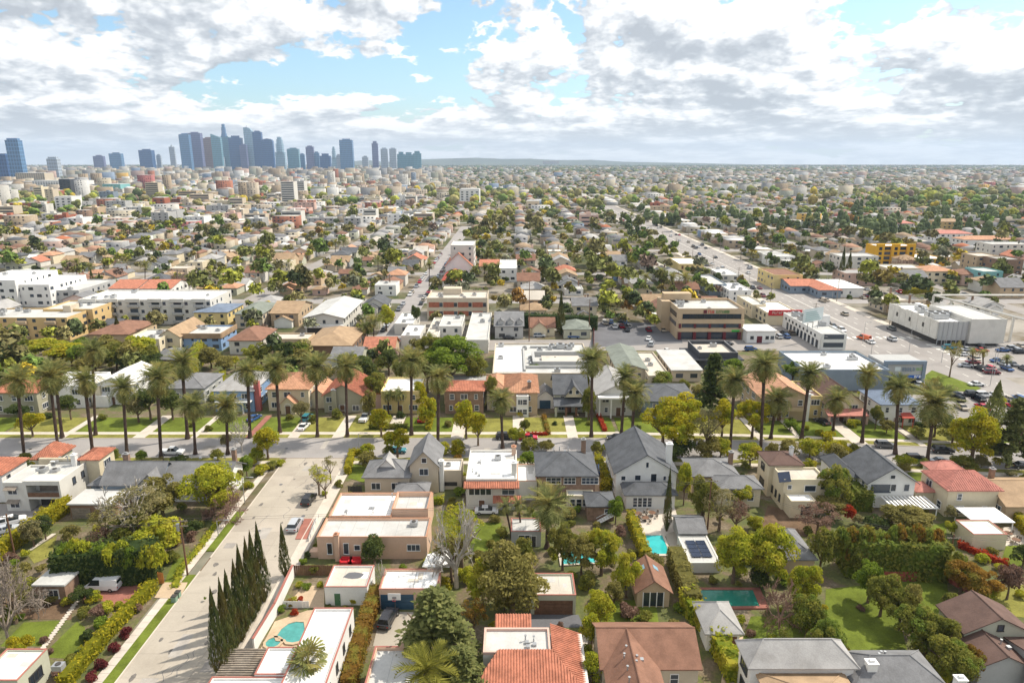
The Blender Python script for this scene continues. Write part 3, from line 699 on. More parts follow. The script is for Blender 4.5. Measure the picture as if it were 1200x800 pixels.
CARTYPE = {  # length, width, body side profile (x, z) and glasshouse
    'sedan': (4.6, 1.8, [(-2.3, .35), (-2.28, .78), (-1.7, .92), (-1.0, .95), (1.0, .93), (1.9, .8), (2.28, .66), (2.3, .35)], [(-1.55, .93), (-.85, 1.42), (.35, 1.43), (1.15, .93)]),
    'suv': (4.7, 1.9, [(-2.3, .4), (-2.33, 1.0), (-2.2, 1.08), (1.05, 1.08), (1.95, .98), (2.32, .8), (2.35, .4)], [(-2.2, 1.07), (-1.95, 1.72), (.45, 1.74), (1.2, 1.07)]),
    'van': (5.5, 1.95, [(-2.75, .4), (-2.78, 1.15), (1.7, 1.15), (2.45, .95), (2.75, .75), (2.75, .4)], [(-2.72, 1.14), (-2.66, 2.05), (1.05, 2.08), (1.85, 1.14)]),
    'pickup': (5.4, 1.95, [(-2.7, .45), (-2.7, 1.05), (-.7, 1.05), (1.2, 1.05), (2.2, .98), (2.68, .82), (2.7, .45)], [(-.75, 1.04), (-.5, 1.78), (.65, 1.79), (1.35, 1.04)])}
CARM = {}
def car_meshes(typ):
    if typ in CARM: return CARM[typ]
    L, Wd, prof, gh = CARTYPE[typ]; h = Wd/2; b = MB()
    n = len(prof); k = 0
    def ring(y, s): return [(x, y, z) for x, z in prof]
    for s in (-1, 1):       # sides with a tucked-in sill and shoulder
        P = [(x, s*(h if z < .9 else h-.06), z) for x, z in prof]; b.face(P if s < 0 else P[::-1])
    for i in range(n-1):
        (xa, za), (xb, zb) = prof[i], prof[i+1]; ya, yb = (h if za < .9 else h-.06), (h if zb < .9 else h-.06)
        b.face([(xa, -ya, za), (xa, ya, za), (xb, yb, zb), (xb, -yb, zb)])
    b.face([(prof[-1][0], -h, .35), (prof[-1][0], h, .35), (prof[0][0], h, .35), (prof[0][0], -h, .35)])
    (xa, za), (xb, zb), (xc, zc), (xd, zd) = gh; hb, ht = h-.1, h-.28
    rf = [(xb, -ht, zb), (xc, -ht, zc), (xc, ht, zc), (xb, ht, zb)]; b.face(rf)
    b.box(xb, xc, -ht, ht, zb-.06, zb-.001)
    gl = {}
    def pane(nm, pts): g = MB(); g.face(pts); gl[nm] = g.mesh(nm, [CARG])
    pane('windshield', [(xd, -hb, zd), (xd, hb, zd), (xc, ht, zc-.02), (xc, -ht, zc-.02)])
    if typ == 'van':
        xm = xc-1.1
        b.face([(xa, -hb, za), (xm, -hb, za), (xm, -ht, zc-.02), (xb, -ht, zb-.02)]); b.face([(xm, hb, za), (xa, hb, za), (xb, ht, zb-.02), (xm, ht, zc-.02)]); b.face([(xa, hb, za), (xa, -hb, za), (xb, -ht, zb-.02), (xb, ht, zb-.02)])
        pane('side_window', [(xm, -hb, za), (xd, -hb, zd), (xc, -ht, zc-.02), (xm, -ht, zc-.02)]); pane('side_window_', [(xd, hb, zd), (xm, hb, za), (xm, ht, zc-.02), (xc, ht, zc-.02)])
        pane('rear_window', [(xa-.02, .6, za+.2), (xa-.02, -.6, za+.2), (xb-.02, -.55, zb-.25), (xb-.02, .55, zb-.25)])
    else:
        pane('rear_window', [(xa, hb, za), (xa, -hb, za), (xb, -ht, zb-.02), (xb, ht, zb-.02)])
        xm = (xb+xc)/2
        for nm, s in (('side_window', -1), ('side_window_', 1)):
            g = MB()
            for (p0, q0, p1, q1) in ((xa, xb, xm-.05, xm-.05), (xm+.05, xm+.05, xd, xc)):
                P = [(p0, s*hb, za), (p1, s*hb, za), (q1, s*ht, zb-.02), (q0, s*ht, zb-.02)]; g.face(P if s < 0 else P[::-1])
            gl[nm] = g.mesh('side_window', [CARG]); b.face([(xm-.05, s*hb, za), (xm+.05, s*hb, za), (xm+.05, s*ht, zb), (xm-.05, s*ht, zb)][::-s])
    hl, tl = MB(), MB(); xf, xr = prof[-1][0], prof[0][0]
    hl.box(xf-.12, xf+.02, -.2, .2, .6, .74, 0, True); tl.box(xr-.03, xr+.1, -.14, .14, .68, .86, 0, True)
    r = (b.mesh('body', [PAINT['white']]), gl, hl.mesh('headlight', [LAMP]), tl.mesh('tail_light', [TAIL])); CARM[typ] = r; return r
def car_at(x, y, rz, col, typ='sedan', label=None, group='parked cars', detail=True, z=0.05, adj=None, wh=True):
    L, Wd, prof, gh = CARTYPE[typ]; bm_, gl, hl, tl = car_meshes(typ)
    nm = {'sedan': 'parked_car', 'suv': 'parked_car', 'van': 'van', 'pickup': 'pickup_truck'}[typ]
    root = thing(nm, (x, y, z), rz=rz); use(root, 'body', bm_, m=PAINT[col])
    for k, me in gl.items(): use(root, k.strip('_'), me)
    if wh:
        for sx in (-1, 1):
            for sy in (-1, 1):
                o = use(root, 'wheel', WH, (sx*L*.3, sy*(Wd/2-.1), .33), 0 if sy < 0 else pi)
                if detail: use(o, 'rim', RIM)
    if detail:
        for sy in (-1, 1): use(root, 'headlight', hl, (0, sy*(Wd/2-.32), 0)); use(root, 'tail_light', tl, (0, sy*(Wd/2-.25), 0))
    cat = {'sedan': 'car', 'suv': 'car', 'van': 'van', 'pickup': 'pickup truck'}[typ]
    if label: tag(root, label, cat, group)
    else: auto(root, adj or '%s %s' % (col, {'sedan': 'saloon car', 'suv': 'tall car', 'van': 'van', 'pickup': 'pickup truck'}[typ]), cat, group)
    return root
def car(px, py, rz, col, typ='sedan', label=None, **kw): x, y = R(px, py); return car_at(x, y, rz, col, typ, label, **kw)
# ------------------------------------------------------------------ ground, streets
def groundmat():
    m, t, b = newmat('ground_mix'); g = t.n('ShaderNodeNewGeometry'); pos = g.outputs['Position']
    n1 = t.noise(pos, 0.035, 5, 0.62); n2 = t.noise(pos, 0.012, 4, 0.6); n3 = t.noise(pos, 0.3, 4, 0.6)
    c = t.ramp(n1, [(0.36, (0.07, 0.085, 0.03)), (0.46, (0.15, 0.12, 0.075)), (0.54, (0.25, 0.225, 0.19)), (0.64, (0.34, 0.31, 0.27))])
    c = t.mix(t.smooth(n2, 0.48, 0.62), c, t.mix(t.smooth(n3, .4, .6), (0.055, 0.075, 0.03), (0.12, 0.115, 0.05)))
    t.l(c, b.inputs['Base Color']); b.inputs['Roughness'].default_value = .95; b.inputs['Specular IOR Level'].default_value = .15
    return m
gm = MB(); GR = 14000.0
n_ = 64
ring = [(GR*cos(2*pi*i/n_), GR*sin(2*pi*i/n_), 0.0) for i in range(n_)]; gm.face(ring)
solo('ground', gm, groundmat(), 'ground of yards, soil and paving under the whole city', 'ground', 'structure')
def gardenmat():
    m, t, b = newmat('garden_ground'); g = t.n('ShaderNodeNewGeometry'); pos = g.outputs['Position']; n1 = t.noise(pos, .16, 5, .65); n2 = t.noise(pos, 2.5, 3, .6)
    c = t.ramp(n1, [(.34, (.07, .095, .022)), (.46, (.13, .14, .035)), (.55, (.17, .125, .075)), (.66, (.27, .215, .15))]); c = t.mix(t.m('MULTIPLY', t.smooth(n2, .35, .65), .5), c, (.06, .055, .03)); t.l(c, b.inputs['Base Color']); b.inputs['Roughness'].default_value = .95; return m
gdm = gardenmat()
for q in ((-260, -55.3, 40, 141), (-35.6, 260, 40, 132), (-35.6, 60, 132, 141), (-260, 118, 161, 236)): g_ = MB(); g_.box(*q, 0, .014); structure_ = solo('garden_ground', g_, gdm, kind='structure')
_zk = [0]
def zl():
    _zk[0] += 1; return 0.02+0.004*(_zk[0] % 30)
def structure(name, mb, m): return solo(name, mb, m, kind='structure')
def sheet(name, poly, m, z=None, h=None):
    mb = MB(); z = zl() if z is None else z
    mb.prism(poly, 0.0, z); return structure(name, mb, m)
def ccw(p):
    a = sum(p[i][0]*p[(i+1) % len(p)][1]-p[(i+1) % len(p)][0]*p[i][1] for i in range(len(p))); return p if a > 0 else p[::-1]
NOP = []
def patch(name, pp, m, z=None): NOP.append([R(x, y) for x, y in pp]); return sheet(name, ccw([R(x, y) for x, y in pp]), m, z)
def offset(pts, o):
    out = []
    for i, p in enumerate(pts):
        a, b = pts[max(0, i-1)], pts[min(len(pts)-1, i+1)]; d = (b[0]-a[0], b[1]-a[1]); l = sqrt(d[0]**2+d[1]**2); out.append((p[0]-d[1]/l*o, p[1]+d[0]/l*o))
    return out
def band(name, pts, o0, o1, z, m):
    A, B = offset(pts, o0), offset(pts, o1); mb = MB()
    for i in range(len(pts)-1): mb.prism(ccw([A[i], A[i+1], B[i+1], B[i]]), 0, z)
    return structure(name, mb, m)
PS = [(-330, 150.6), (-36, 150.6), (25, 150.6), (62, 149), (120, 143.5), (300, 126)]     # the palm street
def ps_y(x):
    for a, b in zip(PS[:-1], PS[1:]):
        if a[0] <= x <= b[0]: return a[1]+(b[1]-a[1])*(x-a[0])/(b[0]-a[0])
    return 150
band('street', PS, -5.6, 5.6, 0.03, PAVE['asphalt'])
SX0, SX1 = -51.8, -38.0                                                                   # the side street of concrete slabs
base_ = MB(); base_.box(SX0-.2, SX1+.2, 40, 144.98, 0, 0.015)
side = structure('side_street', base_, PAVE['soil'])
slabs = [MB().mesh]
sb_ = []
for k in range(4):
    mb = MB(); w3 = (SX1-SX0)/3; g_ = 0.012; mb.box(-w3/2+g_, w3/2-g_, -2.3+g_, 2.3-g_, 0, 0.028)
    sb_.append(mb.mesh('concrete_slab', [[PAVE['concrete'], mat('concrete_b', (.38, .335, .28), .9, .1, .15, 4, .2, .4), mat('concrete_c', (.42, .37, .31), .9, .1, .2, 4, .2, .3), PAVE['concrete']][k]]))
y_ = 62.0
while y_ < 144:
    for i in range(3): use(side, 'concrete_slab', sb_[rng.randrange(4)], (SX0+(i+.5)*(SX1-SX0)/3, y_+2.3, 0.012))
    y_ += 4.6
crk = MB()
for k in range(14):       # tarred cracks wandering over the slabs
    x, y = rng.uniform(SX0+1, SX1-1), rng.uniform(66, 142); p = [(x, y, .043)]
    for i in range(7): x += rng.uniform(-.6, .6); y += rng.uniform(.2, 1.3); p.append((x, min(y, 144.8), .043))
    for a, b in zip(p[:-1], p[1:]): crk.face([(a[0]-.04, a[1], a[2]), (a[0]+.04, a[1], a[2]), (b[0]+.04, b[1], b[2]), (b[0]-.04, b[1], b[2])])
o = bpy.data.objects.new('tar_crack', crk.mesh('tar_crack', [PAVE['darkasphalt']])); link(o, side); o['kind'] = 'stuff'
def marks(road_, n, fx, fy, z):
    for i in range(n):
        x, y = fx(), fy(); mb = MB()
        if i % 3 == 0: mb.prism([(x+.38*cos(a*.524), y+.38*sin(a*.524)) for a in range(12)], z-.01, z); use_ = ('manhole_cover', PAVE['darkasphalt'])
        else: a, b = rng.uniform(.5, 1.4), rng.uniform(.8, 3); mb.box(x-a, x+a, y-b, y+b, z-.01, z); use_ = ('road_patch', mat('patch_%d' % (i % 2), ((.30, .275, .25), (.38, .35, .315))[i % 2], .95, .15, .6, 5, .2, .3))
        o = bpy.data.objects.new(use_[0], mb.mesh(use_[0], [use_[1]])); link(o, road_)
marks(side, 16, lambda: rng.uniform(SX0+1.5, SX1-1.5), lambda: rng.uniform(68, 140), .046)
marks(bpy.data.objects['street'], 26, lambda: rng.uniform(-140, 60), lambda: rng.uniform(147.5, 153), .036)
stm = mat('oil_stain', (.16, .145, .13), .8, .3, 1.5, 6, .3); ob_ = MB()
for i in range(40):
    x, y = rng.choice((SX0+2.2, SX1-2.4, (SX0+SX1)/2-2, (SX0+SX1)/2+2))+rng.uniform(-.6, .6), rng.uniform(66, 142); r = rng.uniform(.15, .5); ob_.face([(x+r*cos(a*.785)*rng.uniform(.6, 1.2), y+r*1.7*sin(a*.785)*rng.uniform(.6, 1.2), .0455) for a in range(8)])
o = bpy.data.objects.new('oil_stain', ob_.mesh('oil_stain', [stm])); link(o, side); o['kind'] = 'stuff'
EX += [(SX0, SX1, 40, 146), (-330, 300, 142, 158)]
def kerb(name, x0, x1, y0, y1): mb = MB(); mb.box(x0, x1, y0, y1, 0, .15); return structure(name, mb, PAVE['walk'])
kerb('kerb', SX0-.18, SX0, 60, 100); kerb('kerb', SX0-.18, SX0, 104, 142); kerb('kerb', SX1, SX1+.18, 60, 142)
# pavement beside the side street in single slabs
pv = structure('pavement', (lambda m: (m.box(SX0-3.1, SX0-1.75, 60, 140, 0, .08), m)[1])(MB()), PAVE['soil'])
pm = [(lambda m: (m.box(-.66, .66, -.73, .73, 0, .05), m)[1])(MB()).mesh('paving_slab', [c]) for c in (PAVE['walk'], mat('walk_b', (.52, .465, .40), .9, .1, .4, 5, .2, .3), mat('walk_c', (.585, .53, .46), .9, .1, .4, 5, .2, .25))]
for i in range(53): use(pv, 'paving_slab', pm[rng.randrange(3)], (SX0-2.42, 60.8+1.5*i, .08))
sheet('grass_verge', [(SX0-1.75, 60), (SX0-.18, 60), (SX0-.18, 99), (SX0-1.75, 99)], PAVE['lawn'], .12)
sheet('grass_verge', [(SX0-1.75, 106), (SX0-.18, 106), (SX0-.18, 120), (SX0-1.75, 120)], PAVE['lawn'], .12)
sheet('pavement', [(SX1+.18, 60), (SX1+2.2, 60), (SX1+2.2, 141), (SX1+.18, 141)], PAVE['walk'], .1)
# kerbs, verges and pavements of the palm street
PL = [p for p in PS if p[0] < -50]+[(SX0-1.5, 150.6)]; PR = [(SX1+1.5, 150.6)]+[p for p in PS if p[0] > -30]
for pts in (PL, PR):
    band('kerb', pts, -5.8, -5.6, .15, PAVE['walk']); band('grass_verge', pts, -7.6, -5.8, .13, PAVE['lawndry']); band('pavement', pts, -9.1, -7.6, .14, PAVE['walk'])
band('kerb', PS, 5.6, 5.8, .15, PAVE['walk']); band('grass_verge', PS, 5.8, 8.0, .13, PAVE['lawndry']); band('pavement', PS, 8.0, 9.6, .14, PAVE['walk'])
# front gardens on the far side of the palm street
lots = [(-150, -128, 'lawn'), (-127, -112, 'lawndry'), (-110, -93, 'lawn'), (-91, -79, 'lawn'), (-78, -66, 'lawn'), (-64, -55, 'lawn'), (-53, -44, 'lawndry'), (-42, -32, 'lawndry'), (-28, -15, 'lawn'), (-12, 0.5, 'lawndry'), (3, 14, 'lawndry'), (16, 26, 'lawn'), (27, 39, 'lawn'), (40, 60, 'lawndry'), (62, 70, 'lawn'), (72, 82, 'lawn'), (86, 97, 'lawn'), (100, 114, 'lawndry'), (116, 140, 'lawn'), (-12+21-10, -12+21-6, 'lawn')]
for a, b, k in lots[:-1]:
    ya, yb = ps_y(a)+9.6, ps_y(b)+9.6
    NOP.append([(a, ya), (b, yb), (b, yb+10), (a, ya+10)]); sheet('lawn', [(a, ya), (b, yb), (b, yb+10), (a, ya+10)], PAVE[k], .12+.004*rng.randrange(5))
for x, w_ in ((-111, 1.6), (-92, 3), (-78.5, 1.4), (-65, 1.4), (-54, 2.6), (-43, 2.8), (-30, 3.4), (-13.5, 3.2), (1.7, 3), (15, 2.6), (39.5, 1.4), (61, 1.6), (71, 1.4), (84, 3.6), (98.5, 1.6)):
    NOP.append([(x-w_/2, 155), (x+w_/2, 155), (x+w_/2, 176), (x-w_/2, 176)]); sheet('driveway', [(x-w_/2, ps_y(x)+5.7), (x+w_/2, ps_y(x)+5.7), (x+w_/2, ps_y(x)+21), (x-w_/2, ps_y(x)+21)], PAVE['brickpave'] if abs(x+65) < 1 else PAVE['walk'], .165)
# wide avenue behind, boulevard, second street, other streets of the grid
BX0, BX1 = 124.0, 155.0
AY0, AY1 = 237.0, 252.0
def road(name, x0, x1, y0, y1, m, z=.03): mb = MB(); mb.box(x0, x1, y0, y1, 0, z); EX.append((x0-1, x1+1, y0-1, y1+1)); return structure(name, mb, m)
road('boulevard', BX0, BX1, 160, 1050, PAVE['road'], .034)
road('avenue', -24, BX0, AY0, AY1, PAVE['road']); road('avenue', BX1, 420, 205, 250, PAVE['road'], .028)
road('second_street', -53, -42, 246, 720, PAVE['asphalt'], .026)
for k, x in enumerate((-128, -210, -292, -374, -456, 232, 314, 396, 478)):
    road('cross_street', x-4.5, x+4.5, 262, 2200, PAVE['road'], .022)
for y in (326, 410, 520, 640, 760, 900, 1060, 1240, 1440, 1700, 2000): road('cross_street', -1500, 1500, y-5, y+5, PAVE['asphalt'], .018)
for x, w_ in ((BX0+4, 3), (BX1-4, 3)): pass
dm = MB()
for y in range(170, 900, 9):
    for x in (BX0+6, BX0+10.5, BX1-10.5, BX1-6): dm.box(x-.12, x+.12, y, y+3, 0.03, .040)
dm.box((BX0+BX1)/2-.35, (BX0+BX1)/2-.15, 265, 1040, .03, .04); dm.box((BX0+BX1)/2+.15, (BX0+BX1)/2+.35, 265, 1040, .03, .04)
o = structure('lane_marking', dm, PAVE['line']); o['kind'] = 'stuff'
for k, x in enumerate((BX0-3.2, BX1)): sheet('pavement', [(x, 256), (x+3.2, 256), (x+3.2, 1050), (x, 1050)], PAVE['walk'], .12)
cw = MB()
for i in range(11): cw.box(BX0+2+i*3, BX0+3.4+i*3, 253.5, 257, .03, .042)
for i in range(12): cw.box(BX1-1, BX1+2.5, 209+i*3.2, 210.6+i*3.2, .03, .042)
o = structure('crosswalk', cw, PAVE['line']); o['kind'] = 'stuff'

# ------------------------------------------------------------------ houses on the near side (bottom of the photograph first)
hr = random.Random(21)
def hs(label, rect, lm=None, name='house', cat='house', group=None): return house(label, *centre(rect), name=name, cat=cat, group=group, lm=lm)
r_ = BX(-30, 20, 797, 760, 4.0); h = hs('low building with flat white roof and red edge at the photo\'s lower left corner', r_, 'the corner white flat roof', 'building', 'building')
vol(h, r_, 0, 4.0, WALL['sage'], 'flat', ROOF['white'], cap=TRIM['red'], sides='E', frame='dark', rr=hr, para=.25); ac(h, r_[0]+9, r_[2]+2.2, 3.76, .7)
r_ = BX(40, 75, 686, 666, 3.0); h = hs('small garage with stained flat grey roof next to the white van', r_, 'the stained-roof garage', 'garage', 'garage')
vol(h, r_, 0, 3.0, WALL['brick'], 'slab', ROOF['flatgrey'], sides='S', rr=hr, ov=.25)
# white mission house with terracotta tower
r_ = BX(2, 69, 563.5, 540, 6.4); h = hs('cream two-storey mission house with recessed balcony and terracotta corner roofs', r_, 'the cream mission house')
x0, x1, y0, y1 = r_; xm = x0+(x1-x0)*.36
vol(h, (x0, xm, y0, y0+8), 0, 6.1, WALL['offwhite'], 'flat', ROOF['flatgrey'], cap=None, rr=hr)
for z in (1.5, 4.3):
    window(h, 'S', (x0+xm)/2-.3, y0, z, 1.7, 1.3, 'white', 2); mb = MB(); a = (x0+xm)/2; mb.face([(a-1.5, y0-.9, z+.55), (a+.9, y0-.9, z+.55), (a+.9, y0-.02, z+1.05), (a-1.5, y0-.02, z+1.05)]); mb.face([(a-1.5, y0-.9, z+.5), (a+.9, y0-.9, z+.5), (a+.9, y0-.9, z+.55), (a-1.5, y0-.9, z+.55)][::-1]); part(h, 'awning', mb, TRIM['wood'])
vol(h, (xm, x1, y0+2.6, y0+9), 0, 6.4, WALL['offwhite'], 'flat', ROOF['flatgrey'], rr=hr)
mb = MB(); mb.box(xm, xm+.5, y0, y0+2.6, 0, 6.4); mb.box(x1-.4, x1, y0, y0+2.6, 0, 6.4); mb.box(xm+.5, x1-.4, y0, y0+2.6, 5.5, 6.4, 0, True); mb.box(xm+.5, x1-.4, y0, y0+2.6, 2.6, 3.0, 0, True); part(h, 'balcony', mb, WALL['offwhite'])
mb = MB(); mb.box(xm+.5, x1-.4, y0+.02, y0+.1, 3.0, 3.9); part(h, 'railing', mb, TRIM['brown'])
mb = MB(); mb.box(xm+1.2, x1-1.2, y0+2.5, y0+2.59, 3.1, 5.2); part(h, 'shutter', mb, TRIM['wood']); garage_door(h, 'S', (xm+x1)/2, y0+2.58, 0, x1-xm-2, 2.3, TRIM['dark'])
vol(h, (x0+1, x1-.3, y0+9.02, y1), 0, 7.1, WALL['cream'], 'flat', ROOF['flatgrey'], sides='E', frame='dark', rr=hr, pitch=4)
for yy in (y0+4.2, y0+7): window(h, 'E', x1, yy, 4.5, .8, 1.3, 'dark')
ac(h, x0+4.5, y0+5, 5.7); ac(h, x0+7, y0+5, 5.7, .8); vents(h, xm+1, x1-1, y0+10, y1-2, 6.7, 5, hr)
q = BX(37, 60, 538.5, 531, 6.8); q = (q[0], q[1], y1+.6, y1+6.5); vol(h, q, 0, 6.6, WALL['sage'], 'hip', ROOF['tile'], 8.9, ov=.6, sides='E', tiles=True, rr=hr)
q = (x1-1.2, x1+2.6, y1-.5, y1+5); vol(h, q, 0, 6.9, WALL['cream'], 'hip', ROOF['tile'], 8.0, ov=.4, sides='E', tiles=True, rr=hr); chimney(h, q[0]-.7, q[2]-.5, 0, 8.2, .9, .9, WALL['white'], TRIM['white'])
r_ = BX(-42, 1, 556, 538, 6.0); h = hs('white house with orange tile roof cut by the photo\'s left edge', r_); vol(h, r_, 0, 6.0, WALL['white'], 'hip', ROOF['tile'], 8.2, sides='ES', frame='grey', tiles=True, rr=hr)
# craftsman and ranch left of the side street
r_ = BX(120, 187, 566, 548, 4.4); h = hs('grey-green craftsman house with gabled dormer behind the white-limbed tree', r_, 'the grey-green craftsman house'); vol(h, r_, 0, 4.4, WALL['slate'], 'gable', ROOF['grey'], 7.4, 'X', sides='SE', rr=hr)
x0, x1, y0, y1 = r_; vol(h, (x0+8, x0+11.6, y0-.8, y0+4.5), 3.2, 4.9, WALL['white'], 'gable', ROOF['grey'], 6.6, 'Y', ov=.4, rr=hr); window(h, 'S', x0+9.8, y0-.82, 5.0, 1.2, 1.0, 'white', 2)
vol(h, (x0-3.4, x0-.05, y0+1.5, y1-2), 0, 3.2, WALL['slate'], 'hip', ROOF['grey'], 4.4, sides='S', rr=hr); chimney(h, x0+2.2, y1-1.5, 3, 8.2, 1.1, .8)
r_ = BX(81, 131, 591, 575, 2.9); h = hs('flat-roofed weathered garage beside the tall clipped yellow hedge', r_, None, 'garage', 'garage'); vol(h, r_, 0, 2.9, WALL['brown'], 'slab', ROOF['flatgrey'], rr=hr, ov=.3); garage_door(h, 'S', centre(r_)[0]-2, r_[2], 0, 3.6, 2.2, TRIM['wood'])
r_ = BX(193, 264, 565, 543, 4.2); h = hs('single-storey house with broad slate-grey gable roof at the street corner', r_, 'the slate-roofed corner house'); vol(h, r_, 0, 4.2, WALL['white'], 'gable', ROOF['grey'], 6.6, 'X', ov=.7, sides='SE', rr=hr); chimney(h, r_[1]-1, r_[3]-1, 3, 7.9, .8, .8); vents(h, r_[0]+2, r_[1]-2, r_[2]+7, r_[2]+8, 6.0, 4, hr)
# corner house right of the side street
r_ = BX(427, 479, 559, 541, 4.2); h = hs('beige corner house with grey hip roofs and a sunlit-pale gable', r_, 'the beige corner house'); x0, x1, y0, y1 = r_
vol(h, r_, 0, 4.2, WALL['beige'], 'hip', ROOF['grey'], 6.6, sides='SW', rr=hr, pitch=3); vol(h, (x0+2, x0+6.5, y0+1.8, y1-2), 4.0, 4.9, WALL['white'], 'gable', ROOF['lightgrey'], 7.2, 'Y', ov=.4, rr=hr)  # cross gable coloured pale to carry the sunlight on its slope
vol(h, (x1+.05, x1+5.8, y0+1.5, y1+3.5), 0, 6.2, WALL['beige'], 'gable', ROOF['grey'], 9.2, 'Y', sides='S', rr=hr); window(h, 'S', x1+3, y0+1.48, 7.2, .9, 1.0); vol(h, (x1+5.9, x1+10.4, y0+3, y1+1.5), 0, 4.3, WALL['beige'], 'flat', ROOF['white'], sides='', rr=hr); garage_door(h, 'S', x1+8, y0+3, .8, 3.0, .9, TRIM['dark'])
chimney(h, x1+6.4, y0+2.5, 0, 6.6, .9, .9, WALL['white'], TRIM['white']); ac(h, x1+7.5, y0+6, 3.9, .6); vol(h, (x0+7, x1+4, y0-4.2, y0-.1), 0, 2.8, WALL['beige'], 'hip', ROOF['grey'], 3.9, sides='', rr=hr)
# salmon house
r_ = BX(371, 500, 629, 579, 4.2); h = hs('salmon single-storey house with large white flat roof and orange-capped parapets', r_, 'the salmon flat-roofed house'); x0, x1, y0, y1 = r_
yb = y0+(y1-y0)*.42; xp = x0+(x1-x0)*.62
vol(h, (x0, x1, y0, yb), 0, 4.2, WALL['salmon'], 'flat', ROOF['flatgrey'], cap=TRIM['orange'], rr=hr); vol(h, (x0+.4, xp, yb+.02, y1), 0, 4.5, WALL['salmon'], 'flat', ROOF['white'], cap=TRIM['orange'], rr=hr)
vol(h, (xp+.02, x1-.6, yb+.6, yb+7.2), 0, 5.6, WALL['salmon'], 'flat', ROOF['flatgrey'], cap=TRIM['orange'], rr=hr, para=.9); vol(h, (xp+.02, x1-.6, yb+7.25, y1), 0, 4.5, WALL['salmon'], 'flat', ROOF['white'], cap=TRIM['orange'], rr=hr)
for x, w_, hh, nm in ((x0+2.1, .8, 2.0, 1), (x0+4.9, .8, 2.0, 1), (x0+6.8, .9, .9, 1), (x1-2.3, 2.1, 1.1, 3)): window(h, 'S', x, y0, 2.0 if hh > 1.5 else 2.2, w_, hh, 'white', nm)
for k in range(4): window(h, 'W', x0, y0+2+k*4.4, 2.0, 1.1, 1.4, 'white', 2)
chimney(h, x0+3.5, y0-.4, 0, 4.9, .75, .75, WALL['salmon'], TRIM['orange']); ac(h, x1-2.8, y0+4.5, 3.75, .75); vents(h, x0+1.5, xp-1, yb+1, y1-1, 4.05, 6, hr)
mb = MB(); mb.box(x0-1.6, x0-.02, y0+.4, y0+1.5, 0, 1.1); mb.box(x0-1.6, x0-.02, y0+1.5, y0+2.6, 0, .7); part(h, 'steps', mb, WALL['salmon']); door(h, 'W', x0-.02, y0+2.2, 1.0, 1.1, 2.2)
# white garage with green door, salmon garage with blue doors
r_ = BX(380, 430, 687.5, 662, 3.2); h = hs('white garage with pale flat roof and narrow green door behind the pool', r_, 'the white garage with green door', 'garage', 'garage'); x0, x1, y0, y1 = r_
vol(h, r_, 0, 3.2, WALL['white'], 'flat', ROOF['flatbeige'], cap=TRIM['red'], rr=hr, para=.3); door(h, 'S', x0+1.9, y0, 0, .9, 2.1, TRIM['green']); window(h, 'E', x1, y0+3, 1.8, .8, 1, 'white')
mb = MB(); mb.prism([(x0+3.7+1.5*cos(a*.52)*(1+.2*sin(a*2)), y1-2.4+.9*sin(a*.52)) for a in range(12)], 2.9, 2.955); part(h, 'dark_patch', mb, PAVE['darkasphalt'])  # dark lobed patch laid on the roof near its rear edge
r_ = BX(444, 513, 690, 666.5, 3.5); h = hs('double garage with dark blue doors and patched white flat roof', r_, 'the blue-doored garage', 'garage', 'garage'); x0, x1, y0, y1 = r_
vol(h, r_, 0, 3.5, WALL['salmon'], 'flat', ROOF['white'], cap=TRIM['red'], rr=hr, para=.3); garage_door(h, 'S', x0+2.7, y0, 0, 5.0, 2.6, TRIM['blue']); garage_door(h, 'S', x1-1.6, y0, 0, 2.6, 2.6, TRIM['blue'])
mb = MB(); mb.box(x0+5.0, x0+5.12, y0+.4, y1-.4, 3.24, 3.27); part(h, 'roof_seam', mb, TRIM['grey'])
# long white house by the pool
r_ = BX(330, 383, 799, 712, 5.6); h = hs('long white house with white flat roof and red parapet caps beside the kidney pool', r_, 'the long white house by the pool'); x0, x1, y0, y1 = r_; y0 -= 14
vol(h, (x0, x1, y0, y1), 0, 5.6, WALL['white'], 'flat', ROOF['white'], cap=TRIM['red'], rr=hr, para=.35)
for k in range(6): window(h, 'E', x1, y1-2.5-k*3.6, 3.9, .7, 1.2, 'dark'); window(h, 'E', x1, y1-3.4-k*4.1, 1.3, .9, 1.3, 'dark')
q = BX(300, 326, 790, 758, 3.9); vol(h, (q[0]-.2, x0-.03, q[2], q[3]), 0, 3.9, WALL['white'], 'flat', ROOF['white'], cap=TRIM['red'], sides='W', rr=hr, para=.3); q2 = (q[0]-5.5, x0-.03, q[2]-10, q[2]-.06); vol(h, q2, 0, 3.6, WALL['white'], 'flat', ROOF['white'], cap=TRIM['red'], sides='W', rr=hr, para=.3)
for k in range(3): ac(h, x0+1.2+.4*k, q[2]-4+k*3.2, 5.25, .55)
mb = MB(); ax, ay = R(290, 779, 2.4)
for i in range(14): mb.box(ax-3.4, ax+2.4, ay-2.6+i*.42, ay-2.4+i*.42, 2.35, 2.5, 0, True)
for i in (0, 1):
    for j in (0, 1): mb.box(ax-3.2+i*5.2, ax-3.0+i*5.2, ay-2.5+j*5.3, ay-2.3+j*5.3, 0, 2.35)
mb.box(ax-3.4, ax+2.4, ay-2.6, ay-2.45, 2.18, 2.34, 0, True); mb.box(ax-3.4, ax+2.4, ay+2.9, ay+3.05, 2.18, 2.34, 0, True)
solo('pergola', mb, TRIM['wood'], 'weathered timber pergola between the cypress row and the long white house', 'pergola')
